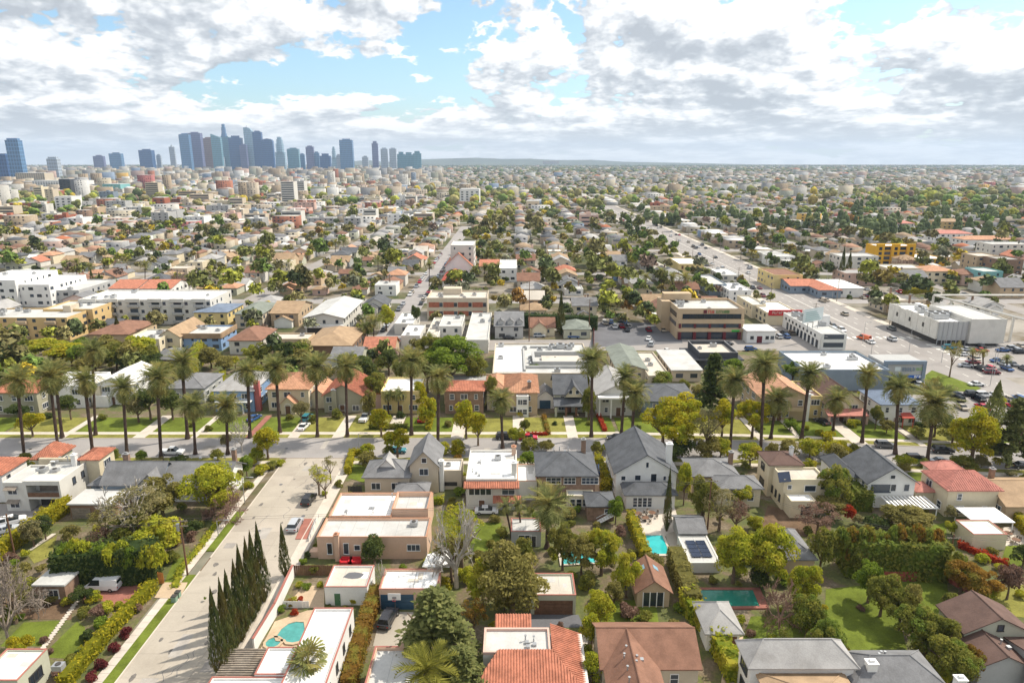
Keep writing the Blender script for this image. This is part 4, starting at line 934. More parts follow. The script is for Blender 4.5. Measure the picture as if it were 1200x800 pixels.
# bottom flat roof with red trim, terracotta house, double garage
r_ = BX(428, 520, 799, 757, 4.2); h = hs('house with grey-white flat roof and red parapet caps under the cedar', r_); x0, x1, y0, y1 = r_
vol(h, (x0, x1, y0-6, y1), 0, 4.2, WALL['salmon'], 'flat', ROOF['flatgrey'], cap=TRIM['red'], rr=hr); mb = MB(); mb.box(x0+3.2, x0+7.2, y1-.35, y1-.02, 4.31, 5.0); part(h, 'parapet', mb, WALL['salmon'])
r_ = BX(622, 675, 697, 671.5, 3.3); h = hs('flat-roofed double garage with two dark brown doors', r_, 'the brown-doored garage', 'garage', 'garage'); x0, x1, y0, y1 = r_
vol(h, r_, 0, 3.3, WALL['sage'], 'flat', ROOF['flatbeige'], cap=TRIM['red'], rr=hr, para=.3); garage_door(h, 'S', x0+2.0, y0, 0, 2.9, 2.4, TRIM['brown']); garage_door(h, 'S', x1-1.9, y0, 0, 2.9, 2.4, TRIM['brown'])
r_ = BX(566, 668, 764, 735, 5.4); h = hs('house with terracotta barrel tile roof round a pale flat deck at the bottom', r_, 'the terracotta tile house'); x0, x1, y0, y1 = r_
xr = RX(646, y0, 5.4); keep(x0, x1+3, y0-8, y1); mb = MB(); mb.box(x0, xr, y0, y1, 0, 5.0); mb.box(xr, x1+2, y0-5, y1+.3, 0, 4.2); mb.box(RX(584, y0, 5), xr, y0-6, y0-.02, 0, 4.0); part(h, 'wall', mb, WALL['offwhite'])
mb = MB(); mb.box(x0+.3, xr-.3, y0+.3, y1-.3, 5.02, 5.08); part(h, 'flat_roof', mb, ROOF['flatgrey']); mb = MB()
for a in ((x0, x0+.3, y0, y1), (x0+.3, xr-.3, y1-.3, y1), (x0+.3, xr-.3, y0, y0+.3), (xr-.3, xr, y0, y1)): mb.box(*a, 5.0, 5.45)
part(h, 'parapet', mb, WALL['pink'])
xl = RX(584, y0, 5.4); xe, yn = RX(676, y0-2, 4.0)+1.2, y0-5.6
def slope(pts, nm='roof'):
    mb = MB(); mb.face(pts); ro = part(h, nm, mb, ROOF['tile']); tb = MB(); tile_rows(tb, pts[0], pts[1], pts[3], pts[2], .36, .12); o = bpy.data.objects.new('roof_tile', tb.mesh('roof_tile', [ROOF['tile']], tuple(h.location))); link(o, ro); o['kind'] = 'stuff'
slope([(xl-3.6, yn, 4.0), (xe, yn, 4.0), (xr+.1, y0+.3, 5.62), (xl, y0+.3, 5.62)]); slope([(xe, yn, 4.0), (xe, y1+.6, 4.0), (xr+.1, y1+.6, 5.62), (xr+.1, y0+.3, 5.62)]); slope([(xl-3.6, yn-3, 4.0-.6), (xl-3.6, yn, 4.0), (xl, y0+.3, 5.62), (xl, y0+.3, 5.62)])
q = R(582, 728, 5.2), R(621, 735, 4.8); mb = MB(); mb.box(q[0][0], q[1][0], y1+.05, y1+2.4, 0, 4.3); part(h, 'wall', mb, WALL['offwhite']); slope([(q[0][0]-.2, y1+.1, 5.1), (q[1][0]+.2, y1+.1, 5.1), (q[1][0]+.2, y1+2.6, 5.6), (q[0][0]-.2, y1+2.6, 5.6)])
vents(h, x0+4, xr-2, y0+1, y1-2, 5.07, 5, hr)
# brown-roofed house at the bottom
ye = RY(781, 4.5); yr = RY(736, 6.9); x0, x1 = RX(706, ye, 4.5), RX(819, ye, 4.5); h = house('house with reddish-brown shingle gable roofs and roof vents at the bottom', (x0+x1)/2, ye, lm='the brown-gabled bottom house')
vol(h, (x0, x1, ye, 2*yr-ye), 0, 4.5, WALL['beige'], 'gable', ROOF['brown'], 6.9, 'X', ov=.4, rr=hr); xw = RX(776, ye, 6)-.6
for x in (x1-5.5, x1-3): window(h, 'S', x, ye, 2.7, .95, 1.4, 'white', 1, 2)
vol(h, (x0+.4, xw, ye-13, yr-.5), 0, 4.55, WALL['beige'], 'gable', ROOF['brown'], 6.85, 'Y', ov=.35, rr=hr, sides='W'); vents(h, x0+2, xw-2, ye-6, ye+1, 6.0, 7, hr)
# brown pavilion with skylights
r_ = BX(747, 785, 692, 664, 2.8); h = hs('small brown-roofed garden pavilion with two skylights', r_, 'the skylit garden pavilion', 'pavilion', 'pavilion'); x0, x1, y0, y1 = r_
vol(h, r_, 0, 2.8, WALL['tan'], 'gable', ROOF['brown'], 4.6, 'Y', ov=.45, rr=hr)
mb = MB(); mb.box(x0+.9, x1-.9, y0-.06, y0+.02, .2, 2.5); part(h, 'glass_door', mb, GLASS)
for k in range(4): mb = MB(); xx = x0+.9+k*(x1-x0-1.8)/3; mb.box(xx-.07, xx+.07, y0-.12, y0-.02, 0, 2.6); part(h, 'post', mb, TRIM['white'])
for s in (-1, 1):
    mb = MB(); c = (x0+x1)/2; sl_ = 1.8/((x1-x0)/2); a, b = c+s*.7, c+s*1.5
    z = lambda x: 4.6-abs(x-c)*sl_+.22
    mb.face([(min(a, b), y1-2.6, z(min(a, b))), (max(a, b), y1-2.6, z(max(a, b))), (max(a, b), y1-1.5, z(max(a, b))), (min(a, b), y1-1.5, z(min(a, b)))]); part(h, 'skylight', mb, mat('skylight_glass', (.25, .4, .5), .1, .1, 1, 3, .6))
# curved-roof garage, hip house, hip house right, brown houses right edge
r_ = BX(829, 867, 741, 708, 2.9); h = hs('light grey hip-roofed garage with brown door on sandy driveway', r_, 'the sandy-drive garage', 'garage', 'garage'); vol(h, r_, 0, 2.9, WALL['white'], 'hip', ROOF['lightgrey'], 5.0, 'Y', ov=.5, rr=hr); garage_door(h, 'S', centre(r_)[0]+.4, r_[2], 0, 3.0, 2.3, TRIM['brown'])
ye = RY(781, 5.8); yr = RY(748, 8.2); x0, x1 = RX(880, ye, 5.8), RX(1001, ye, 5.8); h = house('large white house with pale grey hip roof at bottom right of the sandy driveway', (x0+x1)/2, ye, lm='the pale grey hip house'); vol(h, (x0, x1, ye, 2*yr-ye), 0, 5.8, WALL['white'], 'hip', ROOF['lightgrey'], 8.2, ov=.5, sides='W', frame='dark', rr=hr); vol(h, (x0+1.2, x1-1.5, ye-9, ye-.05), 0, 4.6, WALL['white'], 'hip', ROOF['tan'], 6.3, ov=.5, sides='W', rr=hr)
ye = RY(803, 4.3); yr = RY(767, 6.4); x0, x1 = RX(1004, ye, 4.3), RX(1105, ye, 4.3); h = house('low house with wide grey hip roof at the bottom edge, white chimney pots', (x0+x1)/2, ye, lm='the wide grey hip roof'); vol(h, (x0, x1, ye, 2*yr-ye), 0, 4.3, WALL['beige'], 'hip', ROOF['grey'], 6.4, sides='W', rr=hr); vents(h, x0+4, x1-5, ye+3, ye+4, 5.3, 6, hr); chimney(h, x0+2.3, ye+1.5, 3, 6.4, 1.2, .9, WALL['white'], TRIM['white']); chimney(h, x1+1.2, ye-1, 0, 6.2, 1.1, .9, WALL['white'], TRIM['white'])
yf, yn = RY(694, 7.2), RY(725, 7.2); xr = RX(1141, yf, 7.2); xl = xr-4.4; h = house('pale green house with dark red-brown gable roof at the right edge', xr, yn, lm='the red-brown gabled house'); vol(h, (xl, xr+4.4, yn+.3, yf), 0, 5.0, WALL['sage'], 'gable', ROOF['darkbrown'], 7.2, 'Y', ov=.4, rr=hr); window(h, 'S', xr+.3, yn+.28, 5.6, .7, .8, 'dark')
yf, yn = RY(723, 5.2), RY(770, 5.2); x2 = RX(1135, yf, 5.2); vol(h, (x2-3.1, x2+3.1, yn+.3, yn+9), 0, 3.7, WALL['grey'], 'gable', ROOF['darkbrown'], 5.2, 'Y', ov=.35, rr=hr); vents(h, x2-1.5, x2+2, yn+2, yn+6, 4.6, 3, hr)
vol(h, (x2+3.4, x2+11, yn-6, yn+6), 0, 3.9, WALL['grey'], 'gable', ROOF['darkbrown'], 5.4, 'X', ov=.35, rr=hr); chimney(h, x2+2.6, yn-1.2, 0, 5.2, 1.3, .9, WALL['white'], TRIM['white'])
# second row: garage hip, pool house, cottage
r_ = BX(925, 955, 655, 622, 3.0); h = hs('grey hip-roofed garage behind the tall green trees', r_, 'the grey hip garage', 'garage', 'garage'); vol(h, r_, 0, 3.0, WALL['tan'], 'hip', ROOF['grey'], 4.8, ov=.4, rr=hr)
r_ = BX(1141, 1181, 626, 609, 3.0); h = hs('cream pool house with flat white roof and dark red edge', r_, 'the cream pool house', 'pool_house', 'pool house'); vol(h, r_, 0, 3.0, WALL['cream'], 'flat', ROOF['white'], cap=TRIM['red'], rr=hr, para=.2)
r_ = BX(599, 634, 622.5, 607, 3.0); h = hs('grey flat-roofed back cottage with sliding glass door', r_, 'the grey back cottage', 'cottage', 'cottage'); vol(h, r_, 0, 3.0, WALL['grey'], 'flat', ROOF['flatgrey'], cap=TRIM['red'], rr=hr, para=.2); window(h, 'S', centre(r_)[0]-.2, r_[2], 1.3, 2.2, 2.0, 'white', 2); door(h, 'S', r_[1]-1.4, r_[2], 0, 1, 2.1, TRIM['dark'])
r_ = BX(808, 845, 659, 627, 1.9); h = hs('outbuilding with dark solar panels on its white flat roof', r_, 'the solar-panel outbuilding', 'outbuilding', 'outbuilding'); x0, x1, y0, y1 = r_
vol(h, r_, 0, 1.9, WALL['offwhite'], 'flat', ROOF['flatgrey'], rr=hr, para=.15)
for i in range(2):
    for j in range(4): mb = MB(); a, b = x0+.9+i*1.75, y0+1.6+j*1.3; mb.box(a, a+1.6, b, b+1.2, 1.95, 2.03, 0, True); part(h, 'solar_panel', mb, SOLAR)
vol(h, (x0+.6, x1-.4, y1+.3, y1+6), 0, 2.4, WALL['grey'], 'gable', ROOF['grey'], 3.6, 'X', rr=hr)
# front row, near side of the palm street, left to right
r_ = BX(546, 606, 561, 527, 6.6); h = hs('tall pale house with flat white roof and terracotta tile eaves', r_, 'the pale tile-eaved house'); x0, x1, y0, y1 = r_
vol(h, (x0, x1, y0, y1), 0, 6.6, WALL['offwhite'], 'flat', ROOF['white'], rr=hr)
for zz, a, b in ((6.15, x0-.4, x1+.4), (3.1, x0+5.2, x1+.8)):
    mb = MB(); P = [(a, y0-1.5, zz-.75), (b, y0-1.5, zz-.75), (b, y0-.02, zz), (a, y0-.02, zz)]; mb.face(P); mb.face([(a, y0-1.5, zz-.9), (b, y0-1.5, zz-.9), (b, y0-1.5, zz-.75), (a, y0-1.5, zz-.75)]); mb.face([(a, y0-.02, zz-.9), (a, y0-1.5, zz-.9), (a, y0-1.5, zz-.75), (a, y0-.02, zz)]); mb.face([(b, y0-1.5, zz-.9), (b, y0-.02, zz-.9), (b, y0-.02, zz), (b, y0-1.5, zz-.75)]); ro = part(h, 'tile_eave', mb, ROOF['tile'])
    tb = MB(); tile_rows(tb, *[P[i] for i in (0, 1, 3, 2)]); o = bpy.data.objects.new('roof_tile', tb.mesh('roof_tile', [ROOF['tile']], tuple(h.location))); link(o, ro); o['kind'] = 'stuff'
mb = MB(); mb.box(x0+.5, x0+5, y0-.06, y0+.03, 3.3, 5.2); part(h, 'glazed_porch', mb, GLASS)
for k in range(5): mb = MB(); xx = x0+.5+k*1.1; mb.box(xx-.07, xx+.07, y0-.1, y0-.02, 3.2, 5.3); part(h, 'porch_post', mb, TRIM['white'])
window(h, 'S', x0+8.2, y0, 4.3, 2.4, 1.9, 'white', 2, 2); window(h, 'S', x0+7.4, y0, 1.4, 1.9, 1.6, 'white', 2, 2); window(h, 'S', x0+10, y0, 1.4, 1.2, 1.6, 'white'); door(h, 'S', x0+3, y0, 0)
chimney(h, x1-.6, y0+3, 5, 8.6, 1, 1, WALL['offwhite'], TRIM['white']); chimney(h, x1-.6, y1-1.5, 5, 8, .9, .9, WALL['salmon'], TRIM['orange']); ac(h, x0+6, y1-4, 6.2, .8); vents(h, x0+1, x1-2, y0+2, y1-2, 6.18, 6, hr)
vol(h, (x1+.05, x1+4, y0+4, y1-2), 0, 4.2, WALL['offwhite'], 'flat', ROOF['white'], cap=TRIM['orange'], rr=hr)
r_ = BX(631, 698, 557, 531, 6.0); h = hs('brown brick house with charcoal hip roof and wide white windows', r_, 'the brick hip-roofed house'); x0, x1, y0, y1 = r_
vol(h, r_, 0, 6.0, WALL['brick'], 'hip', ROOF['darkgrey'], 8.8, ov=.6, rr=hr)
for xx, w_, nm in ((x0+3, 2.8, 3), (x0+6.2, 2.2, 3), (x0+10.2, 3.2, 4)): window(h, 'S', xx, y0, 4.9, w_, 1.3, 'white', nm, 2)
vol(h, (x0+5.5, x1-.5, y0-2.6, y0-.05), 0, 3.0, WALL['cream'], 'flat', ROOF['flatgrey'], rr=hr, para=.2)
for k in range(5): window(h, 'S', x0+6.6+k*1.25, y0-2.6, 1.5, .9, 1.5, 'white', 1, 2)
chimney(h, x1-1.6, y1-2, 5, 10, .9, .9); vents(h, x0+3, x1-4, y0+6, y0+8, 7.9, 5, hr)
r_ = BX(689, 720, 593, 577.5, 3.1); h = hs('small brick garage with grey hip roof and white outside stairs', r_, 'the brick garage with white stairs', 'garage', 'garage'); x0, x1, y0, y1 = r_
vol(h, r_, 0, 3.1, WALL['brick'], 'hip', ROOF['darkgrey'], 4.5, ov=.4, rr=hr); window(h, 'S', x0+3.6, y0, 2, .8, .9)
mb = MB()
for k in range(8): mb.box(x1-.3-k*.42, x1+.12-k*.42, y0-1.5, y0-.4, 2.2-.27*k-.05, 2.25-.27*k+.03, 0, True)
for s in (-1.5, -.45): mb.tube([(x1+.3, y0+s, 3.1), (x1-3.4, y0+s, .9)], .05, 4); mb.tube([(x1+.3, y0+s, 2.3), (x1-3.4, y0+s, .1)], .08, 4)
for k in range(6): mb.cyl(x1+.2-k*.6, y0-1.5, 2.2-.37*k, 3.1-.37*k, .04, 4)
part(h, 'stairs', mb, TRIM['white'])
r_ = BX(722, 793, 553, 519, 5.6); h = hs('white house with large steep grey gable roof and tall white chimney', r_, 'the white steep-gabled house'); x0, x1, y0, y1 = r_
vol(h, r_, 0, 5.6, WALL['white'], 'gable', ROOF['darkgrey'], 9.4, 'Y', ov=.5, rr=hr)
for xx, z, w_, hh in ((x0+1.5, 4.3, .8, .9), (x0+4.4, 4.4, 1.1, 1.1), (x0+7.6, 4.3, 1.1, 1.9), (x0+9.8, 4.3, .5, .9), (x0+10.8, 4.3, .5, .9), (x0+6.2, 7.2, .5, 1.1)): window(h, 'S', xx, y0, z, w_, hh, 'white')
vol(h, (x0+1.4, x1-1.2, y0-4.6, y0-.05), 0, 3.0, WALL['white'], 'hip', ROOF['darkgrey'], 4.6, ov=.5, rr=hr); [window(h, 'S', x0+3.2+k*.95, y0-4.6, 1.4, .75, 1.9, 'white', 1, 3) for k in range(4)]; door(h, 'S', x0+9.5, y0-4.6, 0, 1.2, 2.1, TRIM['dark'])
chimney(h, x1-1.2, y0+2.5, 0, 10.6, 1.2, 1.0, WALL['white'], TRIM['white']); auto_windows(h, x0, x1, y0, y1, 0, 5.4, 'W', hr)
r_ = BX(820, 892, 571, 538, 4.2); h = hs('long low house with several grey hip roofs behind the leafy yard trees', r_, 'the low grey-roofed ranch'); x0, x1, y0, y1 = r_
vol(h, (x0, x1-3, y0+5, y1), 0, 4.2, WALL['tan'], 'hip', ROOF['grey'], 6.2, rr=hr, sides='W'); vol(h, (x0+4, x1, y0, y0+4.95), 0, 4.0, WALL['cream'], 'hip', ROOF['grey'], 5.6, rr=hr, sides='S', frame='white'); vents(h, x0+3, x1-5, y0+8, y1-3, 5.4, 5, hr); chimney(h, x1-3, y1-3, 4, 7.2, .8, .8)
r_ = BX(919, 970, 561.5, 532, 6.5); h = hs('cream-yellow two-storey house with brown roof, white deck and tilted solar panel', r_, 'the yellow house with solar panel'); x0, x1, y0, y1 = r_
ym = y0+5.5
vol(h, (x0, x1, y0, ym), 0, 6.5, WALL['cream'], 'flat', ROOF['flatbeige'], rr=hr, sides=''); vol(h, (x0-.8, x1-2.6, ym+.05, y1), 0, 6.9, WALL['cream'], 'hip', ROOF['darkbrown'], 8.6, ov=.35, sides='W', frame='dark', rr=hr)
window(h, 'S', x1-3.2, y0, 4.6, 2.1, 1.2, 'white', 1); window(h, 'S', x0+1.2, y0, 4.9, .7, .8, 'white'); window(h, 'S', x1-.7, y0, 5.2, .7, 1.2, 'dark'); [window(h, 'W', x0, y0+1.2+k*1.9, 2.0, .6, 1.4, 'dark') for k in range(3)]
vol(h, (x0+.4, x0+5.2, y0-3.2, y0-.05), 0, 3.6, WALL['cream'], 'flat', ROOF['white'], rr=hr, para=.2); window(h, 'S', x0+3.4, y0-3.2, 1.6, 1.7, 1.5, 'dark', 3, 2); chimney(h, x0+4.5, ym+3, 7, 9.4, .7, .7, WALL['white'], TRIM['metal'])
mb = MB(); P = [(x0-1.0, y0-.3, 6.0), (x0+1.2, y0-.5, 6.3), (x0+1.4, y0+1.3, 7.6), (x0-.8, y0+1.5, 7.3)]; mb.face(P); mb.face([(p[0], p[1]+.06, p[2]-.05) for p in P][::-1]); part(h, 'solar_panel', mb, SOLAR)
r_ = BX(1018, 1073, 564, 538, 5.6); h = hs('white house with dark grey gables and striped patio cover', r_, 'the white dark-gabled house'); x0, x1, y0, y1 = r_
vol(h, r_, 0, 5.6, WALL['white'], 'gable', ROOF['darkgrey'], 8.6, 'Y', ov=.6, rr=hr, sides='W'); vol(h, (x0-3.2, x0-.05, y0+4, y1+3), 0, 4.6, WALL['white'], 'hip', ROOF['darkgrey'], 6.4, rr=hr, sides='W')
mb = MB(); mb.box(x0+.6, x0+4.6, y0-.06, y0+.03, 3.2, 5.0); part(h, 'glazed_porch', mb, GLASS); window(h, 'S', x1-4.2, y0, 4.3, 1.0, 1.4); window(h, 'S', x1-1.6, y0, 4.3, 1.0, 1.4); window(h, 'S', (x0+x1)/2, y0, 6.6, .9, .7)
mb = MB()
for i in range(12): mb.box(x0+2.5+i*.75, x0+2.9+i*.75, y0-4.8, y0-.3, 2.55, 2.65, 0, True)
mb.box(x0+2.3, x0+11.2, y0-4.9, y0-4.75, 2.36, 2.53, 0, True); mb.box(x0+2.4, x0+2.55, y0-4.8, y0-4.65, 0, 2.36); mb.box(x0+10.9, x0+11.05, y0-4.8, y0-4.65, 0, 2.36); part(h, 'patio_cover', mb, TRIM['white'])
r_ = BX(1112, 1171, 574, 553, 5.6); h = hs('yellow stucco house with pink-red hipped tile roof', r_, 'the yellow house with pink hip roof'); x0, x1, y0, y1 = r_
vol(h, r_, 0, 5.6, WALL['cream'], 'hip', ROOF['pinktile'], 7.8, ov=.6, sides='SW', frame='white', rr=hr, tiles=True); vol(h, (x0+2, x0+8, y1+.05, y1+4), 0, 5.6, WALL['cream'], 'hip', ROOF['pinktile'], 7.2, ov=.5, rr=hr); vol(h, (x0-3.4, x0-.05, y0+4, y1), 0, 3.2, WALL['cream'], 'hip', ROOF['pinktile'], 4.4, ov=.4, rr=hr)
q = BX(1142, 1190, 612, 594, 2.8); mb = MB(); mb.box(q[0], q[1], q[2], q[3], 2.7, 2.85, 0, True)
for a in (q[0]+.2, q[1]-.3):
    for b in (q[2]+.2, q[3]-.3): mb.box(a, a+.15, b, b+.15, 0, 2.7)
solo('patio_canopy', mb, TRIM['white'], 'white flat patio canopy on posts behind the yellow house', 'canopy')
r_ = BX(1180, 1250, 592, 560, 3.6); h = hs('low house with plain tan-brown gable roof at the right edge', r_, 'the tan-brown gabled house'); vol(h, r_, 0, 3.6, WALL['tan'], 'gable', ROOF['tan'], 5.8, 'X', sides='W', rr=hr); chimney(h, r_[0]+3.2, r_[3]-2, 3, 6.6, .8, .8)
# ------------------------------------------------------------------ houses facing the palm street from its far side
nr = random.Random(33)
def front(label, pl, pr, pe, h, wall, roof, rmat, zr=None, axis='X', depth=13, lm=None, floors=None, dm=None, frame='white', ov=.5, tiles=False, cap=None, sides=None):
    """house whose street front's eave runs pl..pr at row pe and height h"""
    y0 = RY(pe, h); x0, x1 = RX(pl, y0, h), RX(pr, y0, h); o = house(label, (x0+x1)/2, y0+depth/2, lm=lm)
    vol(o, (x0, x1, y0, y0+depth), 0, h, wall, roof, rmat, zr, axis, ov=ov, sides=sides or ('S'+('E' if x1 < 0 else 'W')), frame=frame, rr=nr, floors=floors, tiles=tiles, cap=cap)
    door(o, 'S', x0+(x1-x0)*nr.uniform(.35, .65), y0-.03, 0, 1.2, 2.3, dm); return o, x0, x1, y0, y0+depth
F, W_, T_ = front, WALL, TRIM
o, a, b, c, d = F('olive two-storey house with orange tile roof behind the leftmost palms', -12, 42, 460, 6.2, W_['olive'], 'hip', ROOF['tile'], 8.2, depth=10, lm='the olive house', tiles=True)
o, a, b, c, d = F('white Mediterranean house with big picture window and stepped white roofs', 45, 98, 452, 6.4, W_['white'], 'flat', ROOF['white'], lm='the white stepped-roof house'); vol(o, (a-5, a+1, c+3, d), 0, 5.2, W_['white'], 'hip', ROOF['tile'], 6.8, rr=nr, tiles=True)
window(o, 'S', (a+b)/2+1.5, c-.02, 1.6, 2.4, 2.2, 'white', 3); vol(o, (b+.05, b+3, c+2, d), 0, 5.6, W_['cream'], 'flat', ROOF['white'], rr=nr, sides='S')
o, a, b, c, d = F('white two-storey house with long white gable roof beside the tall thin palm', 112, 154, 450, 6.0, W_['white'], 'gable', ROOF['white'], 8.0, 'Y', depth=15, lm='the long white-gabled house'); vol(o, (a-.2, a+4, c-2.2, c-.05), 0, 3.2, W_['white'], 'flat', ROOF['white'], rr=nr)
o, a, b, c, d = F('low grey-roofed house half hidden by dark trees on the palm street', 196, 238, 455, 4.4, W_['grey'], 'hip', ROOF['grey'], 6.6, lm='the half-hidden grey house')
o, a, b, c, d = F('pale blue house with broad light grey roof and dark red chimney tower', 250, 296, 458, 6.0, W_['blue'], 'hip', ROOF['lightgrey'], 8.4, depth=16, lm='the pale blue house'); chimney(o, b+.8, c+1.2, 0, 8.2, 1.4, 1.2, W_['rose'], T_['red'])
for k in range(4): mb = MB(); x = a+1.5+k*2.2; mb.box(x-.15, x+.15, c-1.6, c-1.3, 0, 3.2); part(o, 'porch_column', mb, T_['white'])
mb = MB(); mb.box(a+.8, b-.3, c-1.9, c-.03, 3.2, 3.5, 0, True); part(o, 'porch_roof', mb, T_['white'])
o, a, b, c, d = F('cream house with salmon tile roofs and arched front door', 313, 361, 456, 6.2, W_['cream'], 'hip', ROOF['salmon'], 8.4, depth=14, lm='the salmon-roofed cream house', tiles=True); vol(o, (a+4.2, a+8, c-2.6, c-.05), 0, 3.0, W_['cream'], 'gable', ROOF['salmon'], 4.8, 'Y', ov=.3, rr=nr); door(o, 'S', a+6.1, c-2.64, 0, 1.3, 2.4)
mb = MB(); mb.tube([(a+5.2, c-2.72, 2.3), (a+5.5, c-2.72, 2.8), (a+6.1, c-2.72, 3.05), (a+6.7, c-2.72, 2.8), (a+7, c-2.72, 2.3)], .09, 5); part(o, 'door_arch', mb, T_['white']); vol(o, (b+.05, b+3.5, c+2, d-2), 0, 4.2, W_['cream'], 'gable', ROOF['salmon'], 5.6, 'Y', rr=nr)
o, a, b, c, d = F('olive-grey stucco house with bright orange gable roof', 379, 424, 463, 5.0, W_['olive'], 'gable', ROOF['tile'], 8.0, 'Y', depth=14, lm='the orange-gabled house', tiles=True); chimney(o, a+3, c-.5, 0, 6.6, 1.3, .9, W_['olive']); vol(o, (b+.05, b+4.6, c+3, d-2), 0, 4.6, W_['pink'], 'gable', ROOF['tile'], 6.4, 'X', rr=nr)
o, a, b, c, d = F('pale yellow two-storey house with white flat roof', 446, 492, 458, 6.4, W_['yellow'], 'flat', ROOF['white'], depth=12, lm='the pale yellow flat-roofed house')
o, a, b, c, d = F('brown two-storey house with orange hip roof and white windows', 521, 566, 458, 6.6, W_['brick'], 'hip', ROOF['tile'], 8.2, depth=8, lm='the brown house with orange hip roof', tiles=True); vol(o, (a-1, b+2, d+.05, d+8), 0, 6.4, W_['tan'], 'flat', ROOF['gravel'], rr=nr)
o, a, b, c, d = F('rambling house with several salmon-pink tile roofs and a white bay', 592, 630, 460, 6.4, W_['tan'], 'hip', ROOF['salmon'], 8.6, depth=15, lm='the salmon-pink tile house', tiles=True); vol(o, (a-5, a-.05, c+4, d), 0, 6.0, W_['beige'], 'hip', ROOF['salmon'], 8.0, rr=nr, sides='S'); vol(o, (a+3, a+6.2, c-1.6, c-.05), 0, 6.0, W_['white'], 'flat', ROOF['salmon'], rr=nr, sides='S', pitch=1.6); chimney(o, b-2.2, c+1.5, 6, 9, .9, .9)
o, a, b, c, d = F('dark grey-roofed craftsman house with cream front gable and deep porch', 650, 688, 461, 5.4, W_['sage'], 'gable', ROOF['darkgrey'], 8.8, 'X', depth=12, lm='the dark-roofed craftsman'); vol(o, (a+3, b-1.6, c-1.2, c+4), 4.8, 5.6, W_['cream'], 'gable', ROOF['darkgrey'], 8.0, 'Y', ov=.45, rr=nr); window(o, 'S', (a+b)/2-.2, c-1.22, 6.2, .8, 1); window(o, 'S', (a+b)/2+1.6, c-1.22, 6.2, .8, 1)
mb = MB(); mb.face([(a-.4, c-3.6, 3.1), (b+.4, c-3.6, 3.1), (b+.4, c-.03, 4.3), (a-.4, c-.03, 4.3)]); mb.face([(a-.4, c-3.6, 2.85), (b+.4, c-3.6, 2.85), (b+.4, c-3.6, 3.1), (a-.4, c-3.6, 3.1)]); mb.face([(a-.4, c-.03, 2.85), (a-.4, c-3.6, 2.85), (a-.4, c-3.6, 3.1), (a-.4, c-.03, 4.3)]); part(o, 'porch_roof', mb, ROOF['darkgrey'])
for k in range(4): mb = MB(); x = a+.2+k*(b-a-.6)/3; mb.box(x-.28, x+.28, c-3.4, c-2.9, 0, 2.85); part(o, 'porch_column', mb, T_['brown'] if k in (1, 2) else W_['sage'])
vol(o, (a-4.6, a-.05, c+3, c+9), 0, 3.4, W_['white'], 'gable', ROOF['grey'], 5.2, 'Y', rr=nr); garage_door(o, 'S', a-2.4, c+3, 0, 3, 2.4, T_['blue'])
o, a, b, c, d = F('white colonial house with grey gable roof and columned porch', 700, 744, 462, 6.0, W_['offwhite'], 'gable', ROOF['lightgrey'], 8.6, 'Y', depth=18, lm='the columned colonial house')
mb = MB(); mb.box(a, b, c-2.4, c-.04, 5.4, 5.9, 0, True); part(o, 'porch_roof', mb, T_['white'])
for k in range(4): mb = MB(); x = a+.4+k*(b-a-.8)/3; mb.cyl(x, c-2.1, 0, 5.4, .22, 8); part(o, 'porch_column', mb, T_['white'])
o, a, b, c, d = F('low house with wide charcoal hip roof above yellow street trees', 757, 816, 470, 5.0, W_['slate'], 'hip', ROOF['darkgrey'], 7.2, depth=14, lm='the charcoal hip-roofed house')
o, a, b, c, d = F('tan house with broad beige tile gable and stacked balconies', 893, 949, 465, 6.6, W_['tan'], 'gable', ROOF['salmon'], 9.6, 'Y', depth=16, lm='the tan balcony house')
mb = MB(); mb.box(a+3, b-1, c-1.4, c-.04, 3.1, 3.3, 0, True); mb.box(a+3, b-1, c-1.4, c-1.3, 3.3, 4.1); part(o, 'balcony', mb, W_['tan']); mb = MB(); mb.box(b-.6, b+.1, c-.5, c+.2, 0, 7.6); part(o, 'column', mb, T_['white'])
o, a, b, c, d = F('yellow-green house with dark red-brown steep gables and red porch', 968, 1012, 472, 5.0, W_['cream'], 'gable', ROOF['darkbrown'], 8.6, 'Y', depth=15, lm='the red-porch gabled house'); vol(o, (a-3.4, a-.05, c+2, d), 0, 6.2, W_['yellow'], 'flat', ROOF['darkbrown'], rr=nr, sides='S')
mb = MB(); mb.face([(a-.5, c-3, 2.6), (b+.3, c-3, 2.6), (b+.3, c-.04, 3.5), (a-.5, c-.04, 3.5)]); mb.face([(a-.5, c-3, 2.3), (b+.3, c-3, 2.3), (b+.3, c-3, 2.6), (a-.5, c-3, 2.6)]); part(o, 'porch_roof', mb, ROOF['pinktile'])
for k in range(3): mb = MB(); x = a+(b-a)*k/2; mb.box(x-.25, x+.25, c-2.9, c-2.4, 0, 2.3); part(o, 'porch_column', mb, W_['pink'])
o, a, b, c, d = F('white two-storey colonial with slate roof and red door canopy', 1033, 1080, 474, 5.8, W_['white'], 'hip', ROOF['blue'], 7.6, depth=11, lm='the white colonial with red canopy', dm=T_['maroon'])
mb = MB(); x = a+(b-a)*.62; mb.face([(x-1.6, c-2, 2.9), (x+1.6, c-2, 2.9), (x+1.3, c-.04, 3.7), (x-1.3, c-.04, 3.7)]); mb.box(x-1.4, x-1.2, c-1.9, c-1.7, 0, 2.8); mb.box(x+1.2, x+1.4, c-1.9, c-1.7, 0, 2.8); mb.box(x-1.6, x+1.6, c-2, c-.04, 2.75, 2.88, 0, True); part(o, 'door_canopy', mb, ROOF['red'])

